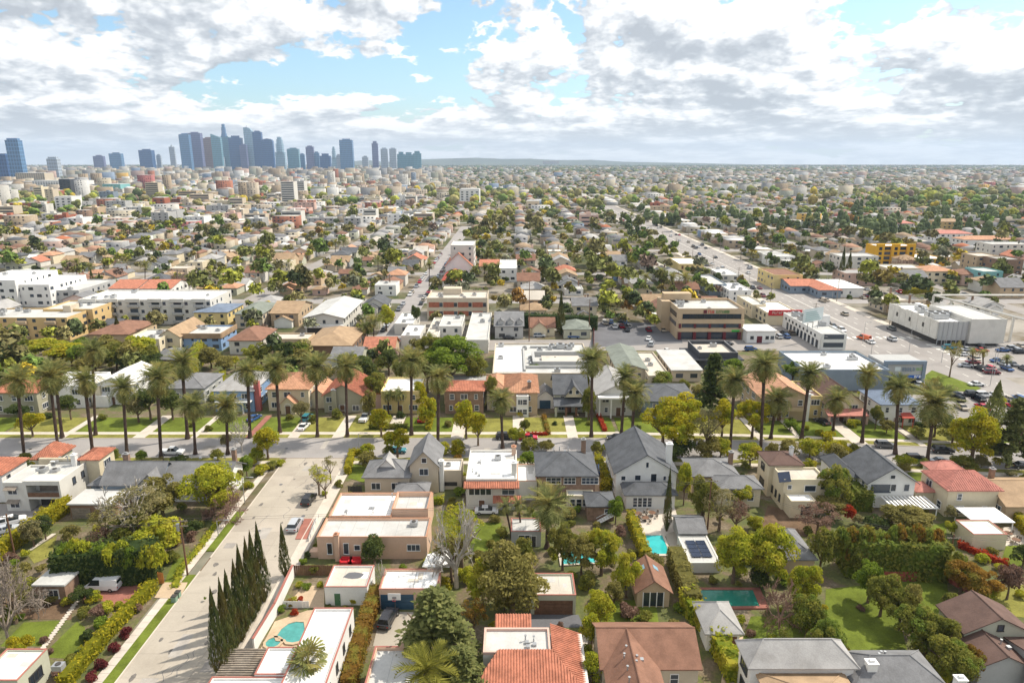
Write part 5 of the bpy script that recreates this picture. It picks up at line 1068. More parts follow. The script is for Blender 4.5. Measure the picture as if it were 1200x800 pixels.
# ------------------------------------------------------------------ larger buildings behind, seen roof by roof
def block(label, pl, pr, pn, pf, h, wall, roof, rmat, zr=None, axis='X', name='apartment_building', cat='apartments', sides=None, lm=None, cap=None, far=True, floors=None, pitch=4.0, units=0, depth=None, ov=.5, frame='white', para=.5):
    r = BX(pl, pr, pn, pf, h)
    if depth: r = (r[0], r[1], r[2], r[2]+depth)
    o = house(label, *centre(r), name=name, cat=cat, lm=lm)
    vol(o, r, 0, h, wall, roof, rmat, zr, axis, ov=ov, sides=('S'+('E' if r[1] < 0 else 'W')) if sides is None else sides, rr=nr, far=far, floors=floors, pitch=pitch, cap=cap, frame=frame, para=para)
    for k in range(units): ac(o, nr.uniform(r[0]+2, r[1]-2), nr.uniform(r[2]+2, r[3]-2), h-para, nr.uniform(.7, 1.2))
    return o, r
B_ = block
o, r = B_('long grey three-storey apartment block with balconies and four slim palms', 91, 246, 351, 341, 10.5, W_['offwhite'], 'flat', ROOF['white'], sides='E', lm='the long grey apartment block', units=6, depth=22)
x0, x1, y0, y1 = r
for k in range(6):
    x = x0+(k+.5)*(x1-x0)/6
    for f in range(3):
        mb = MB(); mb.box(x-2.2, x+2.2, y0-1.3, y0-.02, .9+3.3*f, 1.1+3.3*f, 0, True); mb.box(x-2.2, x+2.2, y0-1.3, y0-1.2, 1.1+3.3*f, 2.0+3.3*f); part(o, 'balcony', mb, W_['grey']); mb = MB(); mb.box(x-1.6, x+1.6, y0-.08, y0+.03, 1.1+3.3*f, 3.4+3.3*f); part(o, 'balcony_door', mb, GLASS)
    for f in range(3): window(o, 'S', x+3.6, y0, 2.2+3.3*f, 1.3, 1.4, far=True)
    mb = MB(); mb.box(x-3, x+3, y0-.5, y0-.03, 9.4, 10.9); part(o, 'parapet', mb, W_['offwhite'])
o, r = B_('ochre apartment block with balconies nearest the left edge', -30, 78, 372, 361, 9.0, W_['ochre'], 'flat', ROOF['flatgrey'], sides='E', lm='the ochre apartment block', units=5)
x0, x1, y0, y1 = r
for k in range(4):
    for f in range(3):
        x = x1-6-k*11; mb = MB(); mb.box(x-2, x+2, y0-1.2, y0-.02, .8+2.9*f, 1.9+2.9*f, 0, True); part(o, 'balcony', mb, W_['tan']); mb = MB(); mb.box(x-1.8, x+1.8, y0-.07, y0+.03, 1.0+2.9*f, 3.0+2.9*f); part(o, 'balcony_door', mb, GLASS); window(o, 'S', x+4.5, y0, 2.0+2.9*f, 1.3, 1.3, far=True)
o, r = B_('ochre apartment block with pale stair tower behind the nearer one', 50, 108, 362, 352, 9.6, W_['ochre'], 'flat', ROOF['flatgrey'], lm='the second ochre block', units=3); x0, x1, y0, y1 = r; mb = MB(); mb.box(x0+9, x0+12, y0-1.5, y0+4, 0, 11.2); part(o, 'stair_tower', mb, W_['beige'])
o, r = B_('white four-storey apartment block at the left edge', -40, 17, 328, 316, 13, W_['white'], 'flat', ROOF['white'], lm='the white four-storey block', units=3, cap=None); vol(o, (r[1]+.05, r[1]+14, r[2]+2, r[3]), 0, 10.5, W_['white'], 'flat', ROOF['white'], rr=nr, far=True, sides='SE')
B_('cream two-storey apartments with tan gable roof and flat deck', 146, 186, 397, 385, 6.5, W_['cream'], 'flat', ROOF['flatgrey'], lm='the cream tan-roofed apartments', units=2); B_('tan-gabled wing beside the cream apartments', 186, 210, 394, 379, 6.0, W_['cream'], 'gable', ROOF['tan'], 8.5, 'Y')
o, r = B_('bright blue building with brown mansard edge and roof parking', 205, 258, 392, 381, 6.0, W_['blue'], 'flat', ROOF['flatgrey'], lm='the bright blue building', units=3, floors=2); x0, x1, y0, y1 = r; mb = MB(); mb.box(x0-.3, x1+.3, y0-.4, y0-.03, 4.6, 6.5); mb.box(x1+.03, x1+.4, y0, y1, 4.6, 6.5); part(o, 'mansard', mb, ROOF['tan'])
B_('long red-tiled hall left of its twin behind the grey block', 128, 160, 338, 329, 6, W_['white'], 'gable', ROOF['tile'], 8.5, lm='the red-tiled hall'); B_('red-tiled hall with white gable end behind the grey block', 164, 200, 338, 329, 6, W_['white'], 'gable', ROOF['tile'], 8.5)
B_('pale blue flat-roofed workshop in front of two cypress trees', 50, 92, 340, 327, 7, W_['grey'], 'flat', ROOF['flatgrey'], units=2)
B_('brown-roofed low house in front of the long grey block', 104, 150, 392, 377, 4.5, W_['tan'], 'hip', ROOF['brown'], 7, name='house', cat='house')
B_('yellow two-storey house with slate blue roof', 227, 266, 366, 356, 6.2, W_['yellow'], 'hip', ROOF['blue'], 7.8, name='house', cat='house', lm='the slate-roofed yellow house'); B_('pale house with sage green hip roof', 275, 307, 368, 356, 6, W_['beige'], 'hip', ROOF['green'], 8.4, name='house', cat='house', lm='the sage-roofed house')
o, r = B_('brown-shingled craftsman house with white arched porch', 317, 349, 367, 355, 5.6, W_['tan'], 'gable', ROOF['tan'], 8.6, 'X', name='house', cat='house', lm='the brown-shingled craftsman'); vol(o, (r[0]+2, r[1]-2, r[2]-2.5, r[2]-.05), 0, 3.2, W_['white'], 'gable', ROOF['tan'], 4.8, 'Y', rr=nr)
o, r = B_('two-storey motel-like apartments with large white gable roof and carport', 357, 402, 372, 352, 7.0, W_['offwhite'], 'gable', ROOF['flatgrey'], 8.8, 'Y', lm='the white-roofed carport apartments', ov=.9); x0, x1, y0, y1 = r; mb = MB(); mb.box(x0, x1, y0-1.4, y0-.03, 3.2, 4.2, 0, True); part(o, 'balcony', mb, T_['white']); mb = MB(); mb.box(x0+.6, x1-.6, y0-.07, y0+.03, .1, 2.9); part(o, 'carport', mb, T_['dark'])
B_('building with very wide plain tan roof by the second street', 357, 411, 405, 385, 4.5, W_['brown'], 'hip', ROOF['tan'], 7.5, lm='the wide tan roof'); B_('flat beige building with pink-tiled rear strip', 313, 361, 397, 390, 6.0, W_['tan'], 'flat', ROOF['flatbeige'], lm='the flat beige building', units=1); B_('house with brown hipped roof and dormers near the bright blue building', 268, 305, 399, 386, 5, W_['offwhite'], 'hip', ROOF['brown'], 8, name='house', cat='house')
# brick banded office, industrial strip, large flat complex
o, r = B_('beige office building with two red brick bands', 500, 571, 349, 340, 9.5, W_['beige'], 'flat', ROOF['flatbeige'], name='office_building', cat='office', sides='', lm='the brick-banded office', units=5, para=.8); x0, x1, y0, y1 = r
for z in (1.6, 5.4):
    for k in range(4):
        mb = MB(); a, b = x0+.8+k*(x1-x0-1)/4, x0+(k+1)*(x1-x0-1)/4-.9; mb.box(a, b, y0-.1, y0+.03, z, z+2.2); part(o, 'brick_band', mb, W_['redbrick']); mb = MB(); mb.box(b+.05, b+1.4, y0-.08, y0+.03, z+.2, z+2.0); part(o, 'window', mb, GLASS)
mb = MB(); mb.box(x0+6, x0+14, y1-7, y1-1.5, 8.7, 11.5); part(o, 'penthouse', mb, W_['beige'])
for i, (a, b, n, f, h_, m_) in enumerate(((470, 492, 393, 380, 5, 'white'), (514, 541, 382, 369, 6, 'flatgrey'), (545, 572, 398, 366, 5, 'flatgrey'), (497, 512, 396, 372, 4.5, 'flatbeige'), (462, 484, 379, 366, 4.5, 'white'))): B_(['white corner shop with roof billboard box at the second street', 'flat grey workshop under the brick-banded office', 'long pale grey warehouse right of the big round tree', 'narrow beige workshop behind the big round tree', 'small white shop beside the second street'][i], a, b, n, f, h_, W_['offwhite'], 'flat', ROOF[m_], name='workshop', cat='workshop', units=2)
o, r = B_('very large low complex with white flat roofs and square skylight', 577, 697, 437, 402, 5.0, W_['beige'], 'flat', ROOF['flatgrey'], name='commercial_building', cat='commercial building', sides='', lm='the large low complex', units=9); x0, x1, y0, y1 = r
mb = MB(); a, b = (x0+x1)/2+6, y0+14; 
for q in ((a-9, a+9, b-6, b-5.2), (a-9, a+9, b+5.2, b+6), (a-9, a-8.2, b-5.2, b+5.2), (a+8.2, a+9, b-5.2, b+5.2)): mb.box(*q, 4.54, 6.2)
part(o, 'lightwell', mb, W_['grey']); mb = MB(); mb.box(a-6, a+6, b-3.4, b+3.4, 4.54, 5.4); part(o, 'skylight', mb, ROOF['flatbeige'])
mb = MB(); mb.box(x0+.4, x0+9, y0+3, y1-4, 4.54, 4.6); part(o, 'white_deck', mb, ROOF['white']); mb = MB(); mb.box(x0+10, x1-2, y0+6, y0+6.6, 4.54, 5.4); mb.box(x0+9.4, x0+10, y0+3, y1-6, 4.54, 5.2); mb.box(x0+12, x1-5, y1-5, y1-4.4, 4.54, 5.3); part(o, 'roof_upstand', mb, W_['grey'])
for k in range(9): ac(o, nr.uniform(x0+11, x1-3), nr.uniform(y0+1.5, y1-2), 4.54, nr.uniform(.6, 1.5))
B_('green-grey tarpaper roof beside the parking avenue', 724, 758, 433, 407, 4.0, W_['beige'], 'gable', ROOF['green'], 5.4, 'Y', name='workshop', cat='workshop'); B_('beige flat workshop with blue bins behind the charcoal roof', 760, 786, 440, 412, 4.0, W_['beige'], 'flat', ROOF['flatbeige'], name='workshop', cat='workshop', units=2); B_('long low shed with pale grey roof left of the dark modern building', 788, 822, 434, 411, 3.6, W_['beige'], 'slab', ROOF['flatgrey'], name='shed', cat='shed')
o, r = B_('grey two-storey house with three roof dormers', 580, 613, 382, 366, 5.0, W_['grey'], 'gable', ROOF['grey'], 8.0, name='house', cat='house', lm='the grey dormer house')
for k in range(3): vol(o, (r[0]+1.2+k*3.6, r[0]+3.4+k*3.6, r[2]+1, r[2]+4), 5.2, 6.5, W_['grey'], 'gable', ROOF['grey'], 7.4, 'Y', ov=.2, rr=nr)
o, r = B_('brown-roofed bungalow with cream front gable', 621, 650, 383, 376, 3.6, W_['cream'], 'gable', ROOF['brown'], 6.2, 'X', name='house', cat='house', lm='the brown-roofed bungalow'); vol(o, (r[0]+1, r[0]+6.4, r[2]-1.5, r[2]+3), 0, 3.6, W_['cream'], 'gable', ROOF['brown'], 5.8, 'Y', rr=nr)
B_('bungalow with grey-green hip roof next to the parking lot', 661, 692, 386, 377, 3.6, W_['sage'], 'hip', ROOF['green'], 6.0, name='house', cat='house')
# the four-level office with signs
o, r = B_('tan office building with dark window bands, maroon columns and rooftop sign', 795, 873, 361.5, 349.5, 12.0, W_['tan'], 'flat', ROOF['flatgrey'], name='office_building', cat='office', sides='', lm='the tan office building', units=7, para=1.0); x0, x1, y0, y1 = r; L = x1-x0
for z, hh, m_ in ((8.0, 1.9, GLASS), (4.6, 1.6, GLASS)):
    mb = MB(); mb.box(x0+1.8, x1-1.2, y0-.05, y0+.05, z, z+hh); part(o, 'window_band', mb, m_); mb = MB(); mb.box(x0-.05, x0+.05, y0+2, y1-3, z, z+hh); part(o, 'window_band', mb, m_)
    for k in range(9): mb = MB(); x = x0+1.8+k*(L-3)/8; mb.box(x-.06, x+.06, y0-.12, y0-.05, z, z+hh); part(o, 'mullion', mb, T_['dark'])
mb = MB(); mb.box(x0+1.6, x1-1.4, y0-.06, y0+.04, .1, 3.0); part(o, 'shop_front', mb, GLASS); mb = MB(); mb.box(x0, x1, y0-.7, y0-.03, 3.1, 4.4, 0, True); mb.box(x0, x1, y0-.7, y0-.03, 6.3, 7.8, 0, True); part(o, 'spandrel', mb, W_['tan'])
for k in range(5): mb = MB(); x = x0+.9+k*(L-2.4)/4; mb.box(x-.55, x+.55, y0-.9, y0-.1, 0, 3.05); mb.box(x-.4, x+.4, y0-.5, y0-.1, 4.45, 6.25); part(o, 'column', mb, T_['maroon'])
mb = MB(); mb.box(x0-3.5, x0-.05, y1-7, y1+2, 0, 12.2); mb.box(x0-2, x0+9, y1-3.5, y1+1, 12.0, 14.6); part(o, 'stair_tower', mb, W_['tan'])
zs = 10.35; xs = x0+9.6
mb = MB(); mb.box(xs, xs+1.3, y0-.16, y0-.02, zs-.2, zs+1.1); part(o, 'sign_emblem', mb, T_['maroon'])
def strokes(o, xs, y, z, n, w_, h_, m_, seed, axis='X'):
    """an unreadable word: a row of letter-sized strokes"""
    q = random.Random(seed); mb = MB(); x = xs
    for i in range(n):
        k = q.random(); t = w_*.24
        mb.box(x, x+t, y-.14, y-.02, z, z+h_)
        if k < .7: mb.box(x+t, x+w_*.72, y-.13, y-.02, z+h_-t, z+h_)
        if k > .3: mb.box(x+t, x+w_*.72, y-.13, y-.02, z, z+t)
        if .2 < k < .8: mb.box(x+w_*.52, x+w_*.74, y-.12, y-.02, z+t, z+h_-t)
        if k > .5: mb.box(x+t, x+w_*.5, y-.125, y-.02, z+h_*.42, z+h_*.42+t)
        x += w_
    part(o, 'sign_lettering', mb, m_)
strokes(o, xs+1.8, y0, zs-.1, 3, .78, 1.1, T_['signred'], 1); strokes(o, xs+4.7, y0, zs-.05, 9, .58, .95, T_['signgreen'], 2)
mb = MB(); mb.box(xs+4.35, xs+4.45, y0-.14, y0-.02, zs-.3, zs+1.2); part(o, 'sign_divider', mb, T_['white']); mb = MB(); mb.box(x1-4.6, x1-1.6, y0-.95, y0-.72, 3.2, 3.9, 0, True); part(o, 'green_sign', mb, mat('sign_green_bright', (.05, .4, .06), .5, .05))
o, r = B_('low dark modern building with framed flat roof in front of the tan office', 820, 865, 413, 399, 5.5, W_['charcoal'], 'flat', ROOF['flatbeige'], name='pavilion_building', cat='building', sides='', lm='the dark modern building', units=2, cap=T_['grey'], para=1.2); x0, x1, y0, y1 = r; mb = MB(); mb.box(x0-3.4, x1+1.8, y0-1.2, y1-2, 3.0, 3.4, 0, True); part(o, 'canopy', mb, W_['charcoal']); mb = MB(); mb.box(x0+2, x1-1, y0-.06, y0+.03, .2, 2.8); part(o, 'shop_front', mb, GLASS); mb = MB(); mb.box(x1-2.8, x1+1.2, y0-1.0, y0-.1, 0, 2.9); part(o, 'entrance_wall', mb, T_['white'])
o, r = B_('small white building with sloped white roof and maroon door', 876, 909, 388, 381, 4.5, W_['white'], 'slab', ROOF['white'], name='shop', cat='shop', sides='', lm='the white shop with maroon door'); x0, x1, y0, y1 = r
for k in (0.18, .72, .9): window(o, 'S', x0+(x1-x0)*k, y0, 2, 1.1, 1.1, 'dark')
door(o, 'S', x0+(x1-x0)*.45, y0, 0, 2.0, 2.6, T_['maroon'])
# blue-grey store
o, r = B_('blue-grey store with long white roof and framed sign front', 944, 1043, 433, 411, 6.5, W_['slate'], 'flat', ROOF['white'], name='store', cat='store', sides='', lm='the blue-grey store', units=6, para=.7); x0, x1, y0, y1 = r
yS = RY(421, 8.2); q = RX(1036, yS, 8.2), RX(1085, yS, 8.2); keep(q[0], q[1], yS, yS+9)
mb = MB(); mb.box(q[0], q[1], yS, yS+9, 0, 7.2); part(o, 'entrance_block', mb, W_['grey']); mb = MB()
mb.box(q[0], q[1], yS-.9, yS-.05, 6.9, 7.9, 0, True); mb.box(q[0], q[0]+1.0, yS-.9, yS-.05, 0, 6.9); mb.box(q[1]-1.0, q[1], yS-.9, yS-.05, 0, 6.9); part(o, 'portal_frame', mb, W_['slate'])
mb = MB(); mb.box(q[0]+1, q[1]-1, yS-.5, yS-.06, 3.4, 6.9); part(o, 'sign_panel', mb, W_['grey']); mb = MB(); mb.box(q[0]+1, q[1]-1, yS-.62, yS-.52, 2.5, 3.4, 0, True); part(o, 'blue_band', mb, T_['brightblue']); mb = MB(); mb.box(q[0]+1.2, q[1]-1.2, yS-.3, yS-.05, .1, 2.4); part(o, 'shop_front', mb, GLASS)
mb = MB(); mb.prism([(q[0]+4.2+.8*cos(t*.7), yS-.62+.0) if False else (q[0]+4.2+.9*cos(t*.7), yS-.6+.05*sin(t*.7)) for t in range(9)], 4.7, 6.0); part(o, 'sign_emblem', mb, T_['signpale']); strokes(o, q[0]+5.6, yS-.5, 4.7, 5, .8, 1.2, W_['slate'], 5); strokes(o, q[0]+9.9, yS-.5, 4.9, 5, .62, .9, T_['signlime'], 6); strokes(o, q[0]+9.5, yS-.6, 2.6, 5, .7, .7, T_['white'], 7)
# diagonal strip shop, red parapet shop, billboard
r_ = (RX(963, RY(391, 6), 6), BX0-3.6, RY(391, 6), RY(366, 6)); o = house('long white shop row with serial doorways beside the boulevard', *centre(r_), name='shop_row', cat='shop', lm='the white shop row'); x0, x1, y0, y1 = r_
vol(o, r_, 0, 6, W_['white'], 'flat', ROOF['flatgrey'], rr=nr, para=.5)
for k in range(9): y = y0+3+k*(y1-y0-5)/9; window(o, 'W', x0, y, 1.6, 1.6, 2.6, 'dark'); window(o, 'W', x0, y+2.1, 4.2, 1, .8, 'dark')
for z in (1.0, 4.0): mb = MB(); mb.box(x0+1, x1-1, y0-.07, y0+.04, z, z+1.7); part(o, 'window_band', mb, GLASS)
for k in range(7): ac(o, nr.uniform(x0+2, x1-2), nr.uniform(y0+4, y1-3), 5.5, nr.uniform(.8, 1.7))
mb = MB(); mb.box(x0+6, x0+9, y0+14, y0+15, 5.5, 9.5); part(o, 'roof_sign', mb, T_['white'])
mb = MB(); xb, yb_ = R(954, 385, 6); mb.face([(xb-4.5, yb_, 8.0), (xb+5.5, yb_+6, 8.0), (xb+5.5, yb_+6, 13), (xb-4.5, yb_, 13)]); mb.face([(xb-4.5, yb_+.3, 8.0), (xb+5.5, yb_+6.3, 8.0), (xb+5.5, yb_+6.3, 13), (xb-4.5, yb_+.3, 13)][::-1]); t = thing('billboard', (xb, yb_, 0), 'pale green and white billboard standing over the white shop row', 'billboard'); part(t, 'panel', mb, T_['signpale'])
mb = MB(); [mb.cyl(xb+k*2.6, yb_+1.4+k*1.6, 5.5, 8.2, .14, 6) for k in (-1, 0, 1)]; part(t, 'post', mb, T_['metal']); mb = MB()
for i in range(5): z = 8.7+i*.75; mb.face([(xb-3.6, yb_+.4, z), (xb+4.2-i*.6, yb_+5.05-i*.36, z), (xb+4.2-i*.6, yb_+5.05-i*.36, z+.28), (xb-3.6, yb_+.4, z+.28)])
for v in range(len(mb.v)): mb.v[v] = (mb.v[v][0]+.12, mb.v[v][1]-.2, mb.v[v][2])
part(t, 'printed_lines', mb, mat('sign_teal', (.25, .42, .42), .6, .1))
o, r = B_('cream shop with long red parapet sign behind the white shop row', 899, 937, 366, 353, 5.5, W_['cream'], 'flat', ROOF['white'], name='shop', cat='shop', lm='the red-parapet shop', units=3, sides='W'); x0, x1, y0, y1 = r; mb = MB(); mb.box(x0+.5, x1+1, y0-.3, y0-.05, 4.2, 6.6); part(o, 'red_sign', mb, T_['signred']); strokes(o, x0+2, y0-.3, 4.9, 12, .9, 1.1, W_['pink'], 8)
B_('cream box-shaped shop left of the red parapet', 882, 898, 357, 346, 6.0, W_['cream'], 'flat', ROOF['flatgrey'], name='shop', cat='shop'); B_('yellow two-storey shop house beside the boulevard', 907, 941, 322, 314, 7.5, W_['yellow'], 'flat', ROOF['brown'], name='shop', cat='shop', lm='the yellow shop house', floors=2)
B_('red-tiled restaurant on the boulevard corner', 927, 958, 335, 327, 4.0, W_['slate'], 'gable', ROOF['tile'], 5.8, name='restaurant', cat='restaurant', lm='the red-tiled restaurant'); B_('red-tiled corner wing of the boulevard restaurant', 960, 986, 340, 329, 4.0, W_['slate'], 'hip', ROOF['tile'], 6.0, name='restaurant', cat='restaurant'); B_('long white shed behind the red-tiled restaurant', 982, 1012, 338, 328, 4.5, W_['white'], 'slab', ROOF['white'], name='shed', cat='shed')
o, r = B_('white warehouse with white roof left of the boulevard', 855, 881, 340, 331, 5.5, W_['white'], 'flat', ROOF['white'], name='warehouse', cat='warehouse', units=4, lm='the white boulevard warehouse'); B_('dark blue warehouse behind the white one', 832, 852, 333, 322, 6, W_['slate'], 'flat', ROOF['flatgrey'], name='warehouse', cat='warehouse'); B_('pale warehouse with low vaulted roof', 845, 868, 322, 314, 6, W_['offwhite'], 'flat', ROOF['white'], name='warehouse', cat='warehouse', units=2)
o, r = B_('shop with yellow sign band and dark arches', 796, 825, 309, 302, 6, W_['yellow'], 'flat', ROOF['white'], name='shop', cat='shop', lm='the yellow-band shop', sides='')
for k in range(4): mb = MB(); x = r[0]+(r[1]-r[0])*(k+.7)/5; mb.box(x-.6, x+.6, r[2]-.08, r[2]+.03, 2.8, 4.8); part(o, 'sign_mark', mb, T_['brown'])
# sheeted building under construction, with its steel frame
r_ = (RX(1100, RY(377, 9), 9), RX(1178, RY(377, 9), 9), RY(377, 9), RY(355.5, 9)); o = house('large building wrapped in white sheeting on the boulevard corner', *centre(r_), name='wrapped_building', cat='building', lm='the sheeted building'); x0, x1, y0, y1 = r_
vol(o, (x0, x1-13, y0, y1), 2.6, 9, W_['offwhite'], 'flat', ROOF['white'], rr=nr, para=.9); vol(o, (x1-12.9, x1, y0-1, y1-8), 1.0, 10.2, W_['offwhite'], 'flat', ROOF['flatgrey'], rr=nr); mb = MB(); mb.box(x0+1.2, x1-1, y0+1, y1-1, 0, 2.58); part(o, 'ground_floor', mb, T_['dark'])
sh_ = mat('sheeting', (.66, .64, .58), .7, .1, .5, 3, .3, .3)
for k in range(8): y = y0+(k+.02)*(y1-y0)/8; mb = MB(); mb.box(x0-.25, x0-.03, y, y+(y1-y0)/8-.15, 2.4, 9.2+.3*sin(k*2.2), 0, True); part(o, 'sheet', mb, sh_)
for k in range(3): y = y0+8+k*9; mb = MB(); mb.box(x0-.32, x0-.26, y, y+1.2, 5.2, 6.8, 0, True); part(o, 'opening', mb, T_['dark'])
mb = MB(); mb.box(x1-24, x1-13.2, y0-.12, y0+.03, 2.0, 9.1); part(o, 'mesh_screen', mb, W_['grey'])
for k in range(7): mb = MB(); x = x1-24+k*1.75; mb.box(x-.12, x+.12, y0-.25, y0-.13, 0, 9.2); part(o, 'scaffold_tube', mb, T_['metal'])
for k in range(10): ac(o, nr.uniform(x0+3, x1-14), nr.uniform(y0+3, y1-6), 8.1, nr.uniform(1, 2))
mb = MB(); mb.box(x0+10, x1-16, y1-9, y1-3, 8.15, 10); part(o, 'roof_tent', mb, ROOF['white'])
t = thing('steel_frame', (x1+6, y0+20, 0), 'bare white steel portal frame beside the sheeted building', 'steel frame'); EX.append((x1, x1+60, y0-2, y1+20))
for k in range(7):
    mb = MB(); x = x1+2+k*1.2; y = y1+14-k*10.5; mb.box(x-.35, x+.35, y-.35, y+.35, 0, 9.5); part(t, 'column', mb, W_['offwhite'])
    if k < 6: mb = MB(); mb.tube([(x, y, 9.8), (x+1.2, y-10.5, 9.8)], .45, 4); part(t, 'beam', mb, W_['offwhite'])
mb = MB(); mb.tube([(x1+2, y1+14, 9.8), (x1+60, y1+14, 9.8)], .45, 4); part(t, 'beam', mb, W_['offwhite'])
# landmarks further back
o, r = B_('white church hall with steep red roof', 522, 553, 311, 300, 9, W_['white'], 'gable', ROOF['tile'], 16, 'Y', name='church', cat='church', lm='the red-roofed church', sides='', ov=.8); B_('square white church tower block behind the red roof', 528, 555, 287, 282, 20, W_['offwhite'], 'flat', ROOF['white'], name='church_tower', cat='tower', sides='SE'); B_('low red-roofed annex in front of the church', 518, 540, 329, 319, 5, W_['offwhite'], 'hip', ROOF['red'], 8, name='annex', cat='annex')
B_('white two-storey villa with red tile wing', 585, 606, 314, 304, 8, W_['white'], 'flat', ROOF['white'], name='house', cat='house', lm='the white villa'); B_('red-tiled wing left of the white villa', 562, 584, 312, 306, 6, W_['beige'], 'gable', ROOF['tile'], 8.5, name='house', cat='house')
o, r = B_('bright yellow four-storey apartments with dark panels for balcony recesses', 1027, 1072, 288, 283, 13, W_['gold'], 'flat', ROOF['white'], lm='the bright yellow apartments', sides='', depth=13)
for k in range(5):
    x = r[0]+(k+.5)*(r[1]-r[0])/5
    if k % 2 == 0: mb = MB(); mb.box(x-2.6, x+2.6, r[2]-1.2, r[2]-.03, 0, 14.2); part(o, 'bay', mb, W_['gold'])
    for f in range(4): mb = MB(); q = r[2]-(1.26 if k % 2 == 0 else .06); mb.box(x-(1 if k % 2 == 0 else 2.1), x+(1 if k % 2 == 0 else 2.1), q, q+.05, 1+3.1*f, 3+3.1*f); part(o, 'balcony', mb, GLASS)  # flat dark glass panels stand for the shade in the balcony recesses

B_('orange annex of the yellow apartments with white roof', 1073, 1110, 303, 297, 5, W_['gold'], 'flat', ROOF['white'])
for i, (a, b, n, f, h_, wl, rf) in enumerate(((991, 1042, 320, 311, 7, 'pink', 'lightgrey'), (1040, 1086, 314, 305, 8, 'cream', 'flatgrey'), (1086, 1120, 318, 309, 7, 'cream', 'salmon'), (1128, 1160, 322, 312, 6, 'pink', 'brown'), (1152, 1176, 318, 311, 9, 'teal', 'flatgrey'), (1146, 1172, 300, 293, 12, 'tan', 'flatbeige'), (1172, 1200, 304, 296, 12, 'brick', 'gravel'), (1096, 1140, 274, 267, 9, 'white', 'pinktile'), (1130, 1190, 281, 272, 7, 'white', 'salmon'), (1040, 1072, 262, 256, 11, 'offwhite', 'pinktile'), (1162, 1210, 286, 279, 12, 'offwhite', 'flatgrey'), (985, 1030, 300, 291, 9, 'offwhite', 'flatgrey'), (1100, 1132, 260, 255, 10, 'ochre', 'tan'))):
    B_(['long pink', 'cream', 'cream-walled tile-roofed', 'low pink', 'turquoise', 'tan balconied', 'brown brick', 'white tile-roofed', 'wide white tile-roofed', 'red-hatted white', 'pale stepped', 'weathered white', 'orange-gold'][i]+' apartment building in the right hand quarter beyond the boulevard', a, b, n, f, h_, W_[wl], 'flat' if 'flat' in rf or rf in ('gravel', 'lightgrey') else 'hip', ROOF[rf], h_+2.5, depth=15)
# ------------------------------------------------------------------ gardens, paving and pools
patch('lawn', [(0, 757), (28, 729), (62, 727), (78, 727), (52, 757), (38, 757)], PAVE['lawn']); patch('lawn', [(60, 757), (90, 728), (100, 735), (97, 762), (84, 772), (58, 770)], PAVE['lawn'])
gp = structure('garden_path', (lambda m: (m.box(0, .01, 0, .01, 0, .01), m)[1])(MB()), PAVE['walk'])
stn = [(lambda m: (m.prism([(.42*cos(a*.785)*(1+.15*sin(a*3+s)), .3*sin(a*.785)) for a in range(8)], 0, .05), m)[1])(MB()).mesh('stepping_stone', [PAVE['walk']]) for s in range(3)]
for i in range(20):
    t = i/19; x, y = R(92-41*t, 703+56*t); use(gp, 'stepping_stone', stn[i % 3], (x, y, .1), rng.uniform(-.3, .3))
patch('brick_drive', [(84, 702), (100, 681), (170, 681), (166, 694), (150, 706)], PAVE['brickpave']); patch('brick_drive', [(110, 716), (128, 700), (150, 700), (146, 708)], PAVE['brickpave'])
patch('driveway', [(181, 701), (192, 683), (220, 683), (211, 702)], PAVE['sandy'], .17); patch('lawn', [(192, 684), (205, 653), (217, 653), (206, 684)], PAVE['lawn'])
patch('garden_bed', [(0, 725), (5, 690), (60, 690), (84, 706), (84, 726)], PAVE['soil'])
patch('garden_walk', [(26, 649), (30, 649), (66, 625), (61, 625)], PAVE['walk']); patch('dry_lawn', [(32, 649), (67, 627), (60, 652), (40, 660)], PAVE['lawndry'])
patch('motor_court', [(-40, 640), (-40, 590), (62, 590), (24, 622)], PAVE['road'])
patch('patio', [(300, 770), (322, 728), (360, 715), (392, 712), (372, 735), (350, 770)], PAVE['sandy'], .05); patch('patio', [(344, 700), (356, 686), (380, 686), (380, 712), (352, 712)], PAVE['sandy'], .052)
patch('driveway', [(437, 757), (447, 716), (516, 718), (520, 757)], PAVE['concrete'], .05); patch('driveway', [(600, 735), (612, 720), (678, 720), (684, 735)], PAVE['darkasphalt'], .05); patch('side_path', [(668, 800), (672, 742), (690, 742), (684, 800)], PAVE['walk'], .055)
patch('driveway', [(845, 800), (852, 752), (872, 745), (872, 800)], PAVE['sandy'], .05); patch('patio', [(742, 628), (746, 592), (790, 592), (800, 628)], PAVE['walk'], .05); patch('patio', [(786, 652), (780, 626), (796, 620), (803, 650)], PAVE['concrete'], .056)
patch('lawn', [(700, 740), (712, 704), (768, 702), (772, 730), (760, 742)], PAVE['lawn'], .06); patch('lawn', [(866, 760), (880, 722), (946, 722), (940, 760)], PAVE['lawn'], .06); patch('lawn', [(962, 790), (968, 690), (1030, 684), (1048, 700), (1065, 770), (1050, 790)], PAVE['lawn'], .065)
patch('lawn', [(1046, 706), (1044, 682), (1110, 682), (1112, 712), (1080, 730)], PAVE['lawn'], .068); patch('lawn', [(1172, 662), (1182, 630), (1260, 626), (1260, 668)], PAVE['lawn'], .06); patch('lawn', [(1168, 720), (1164, 690), (1260, 676), (1260, 730)], PAVE['lawndry'], .055); patch('lawn', [(1084, 650), (1082, 618), (1108, 612), (1112, 650)], PAVE['lawn'], .06)
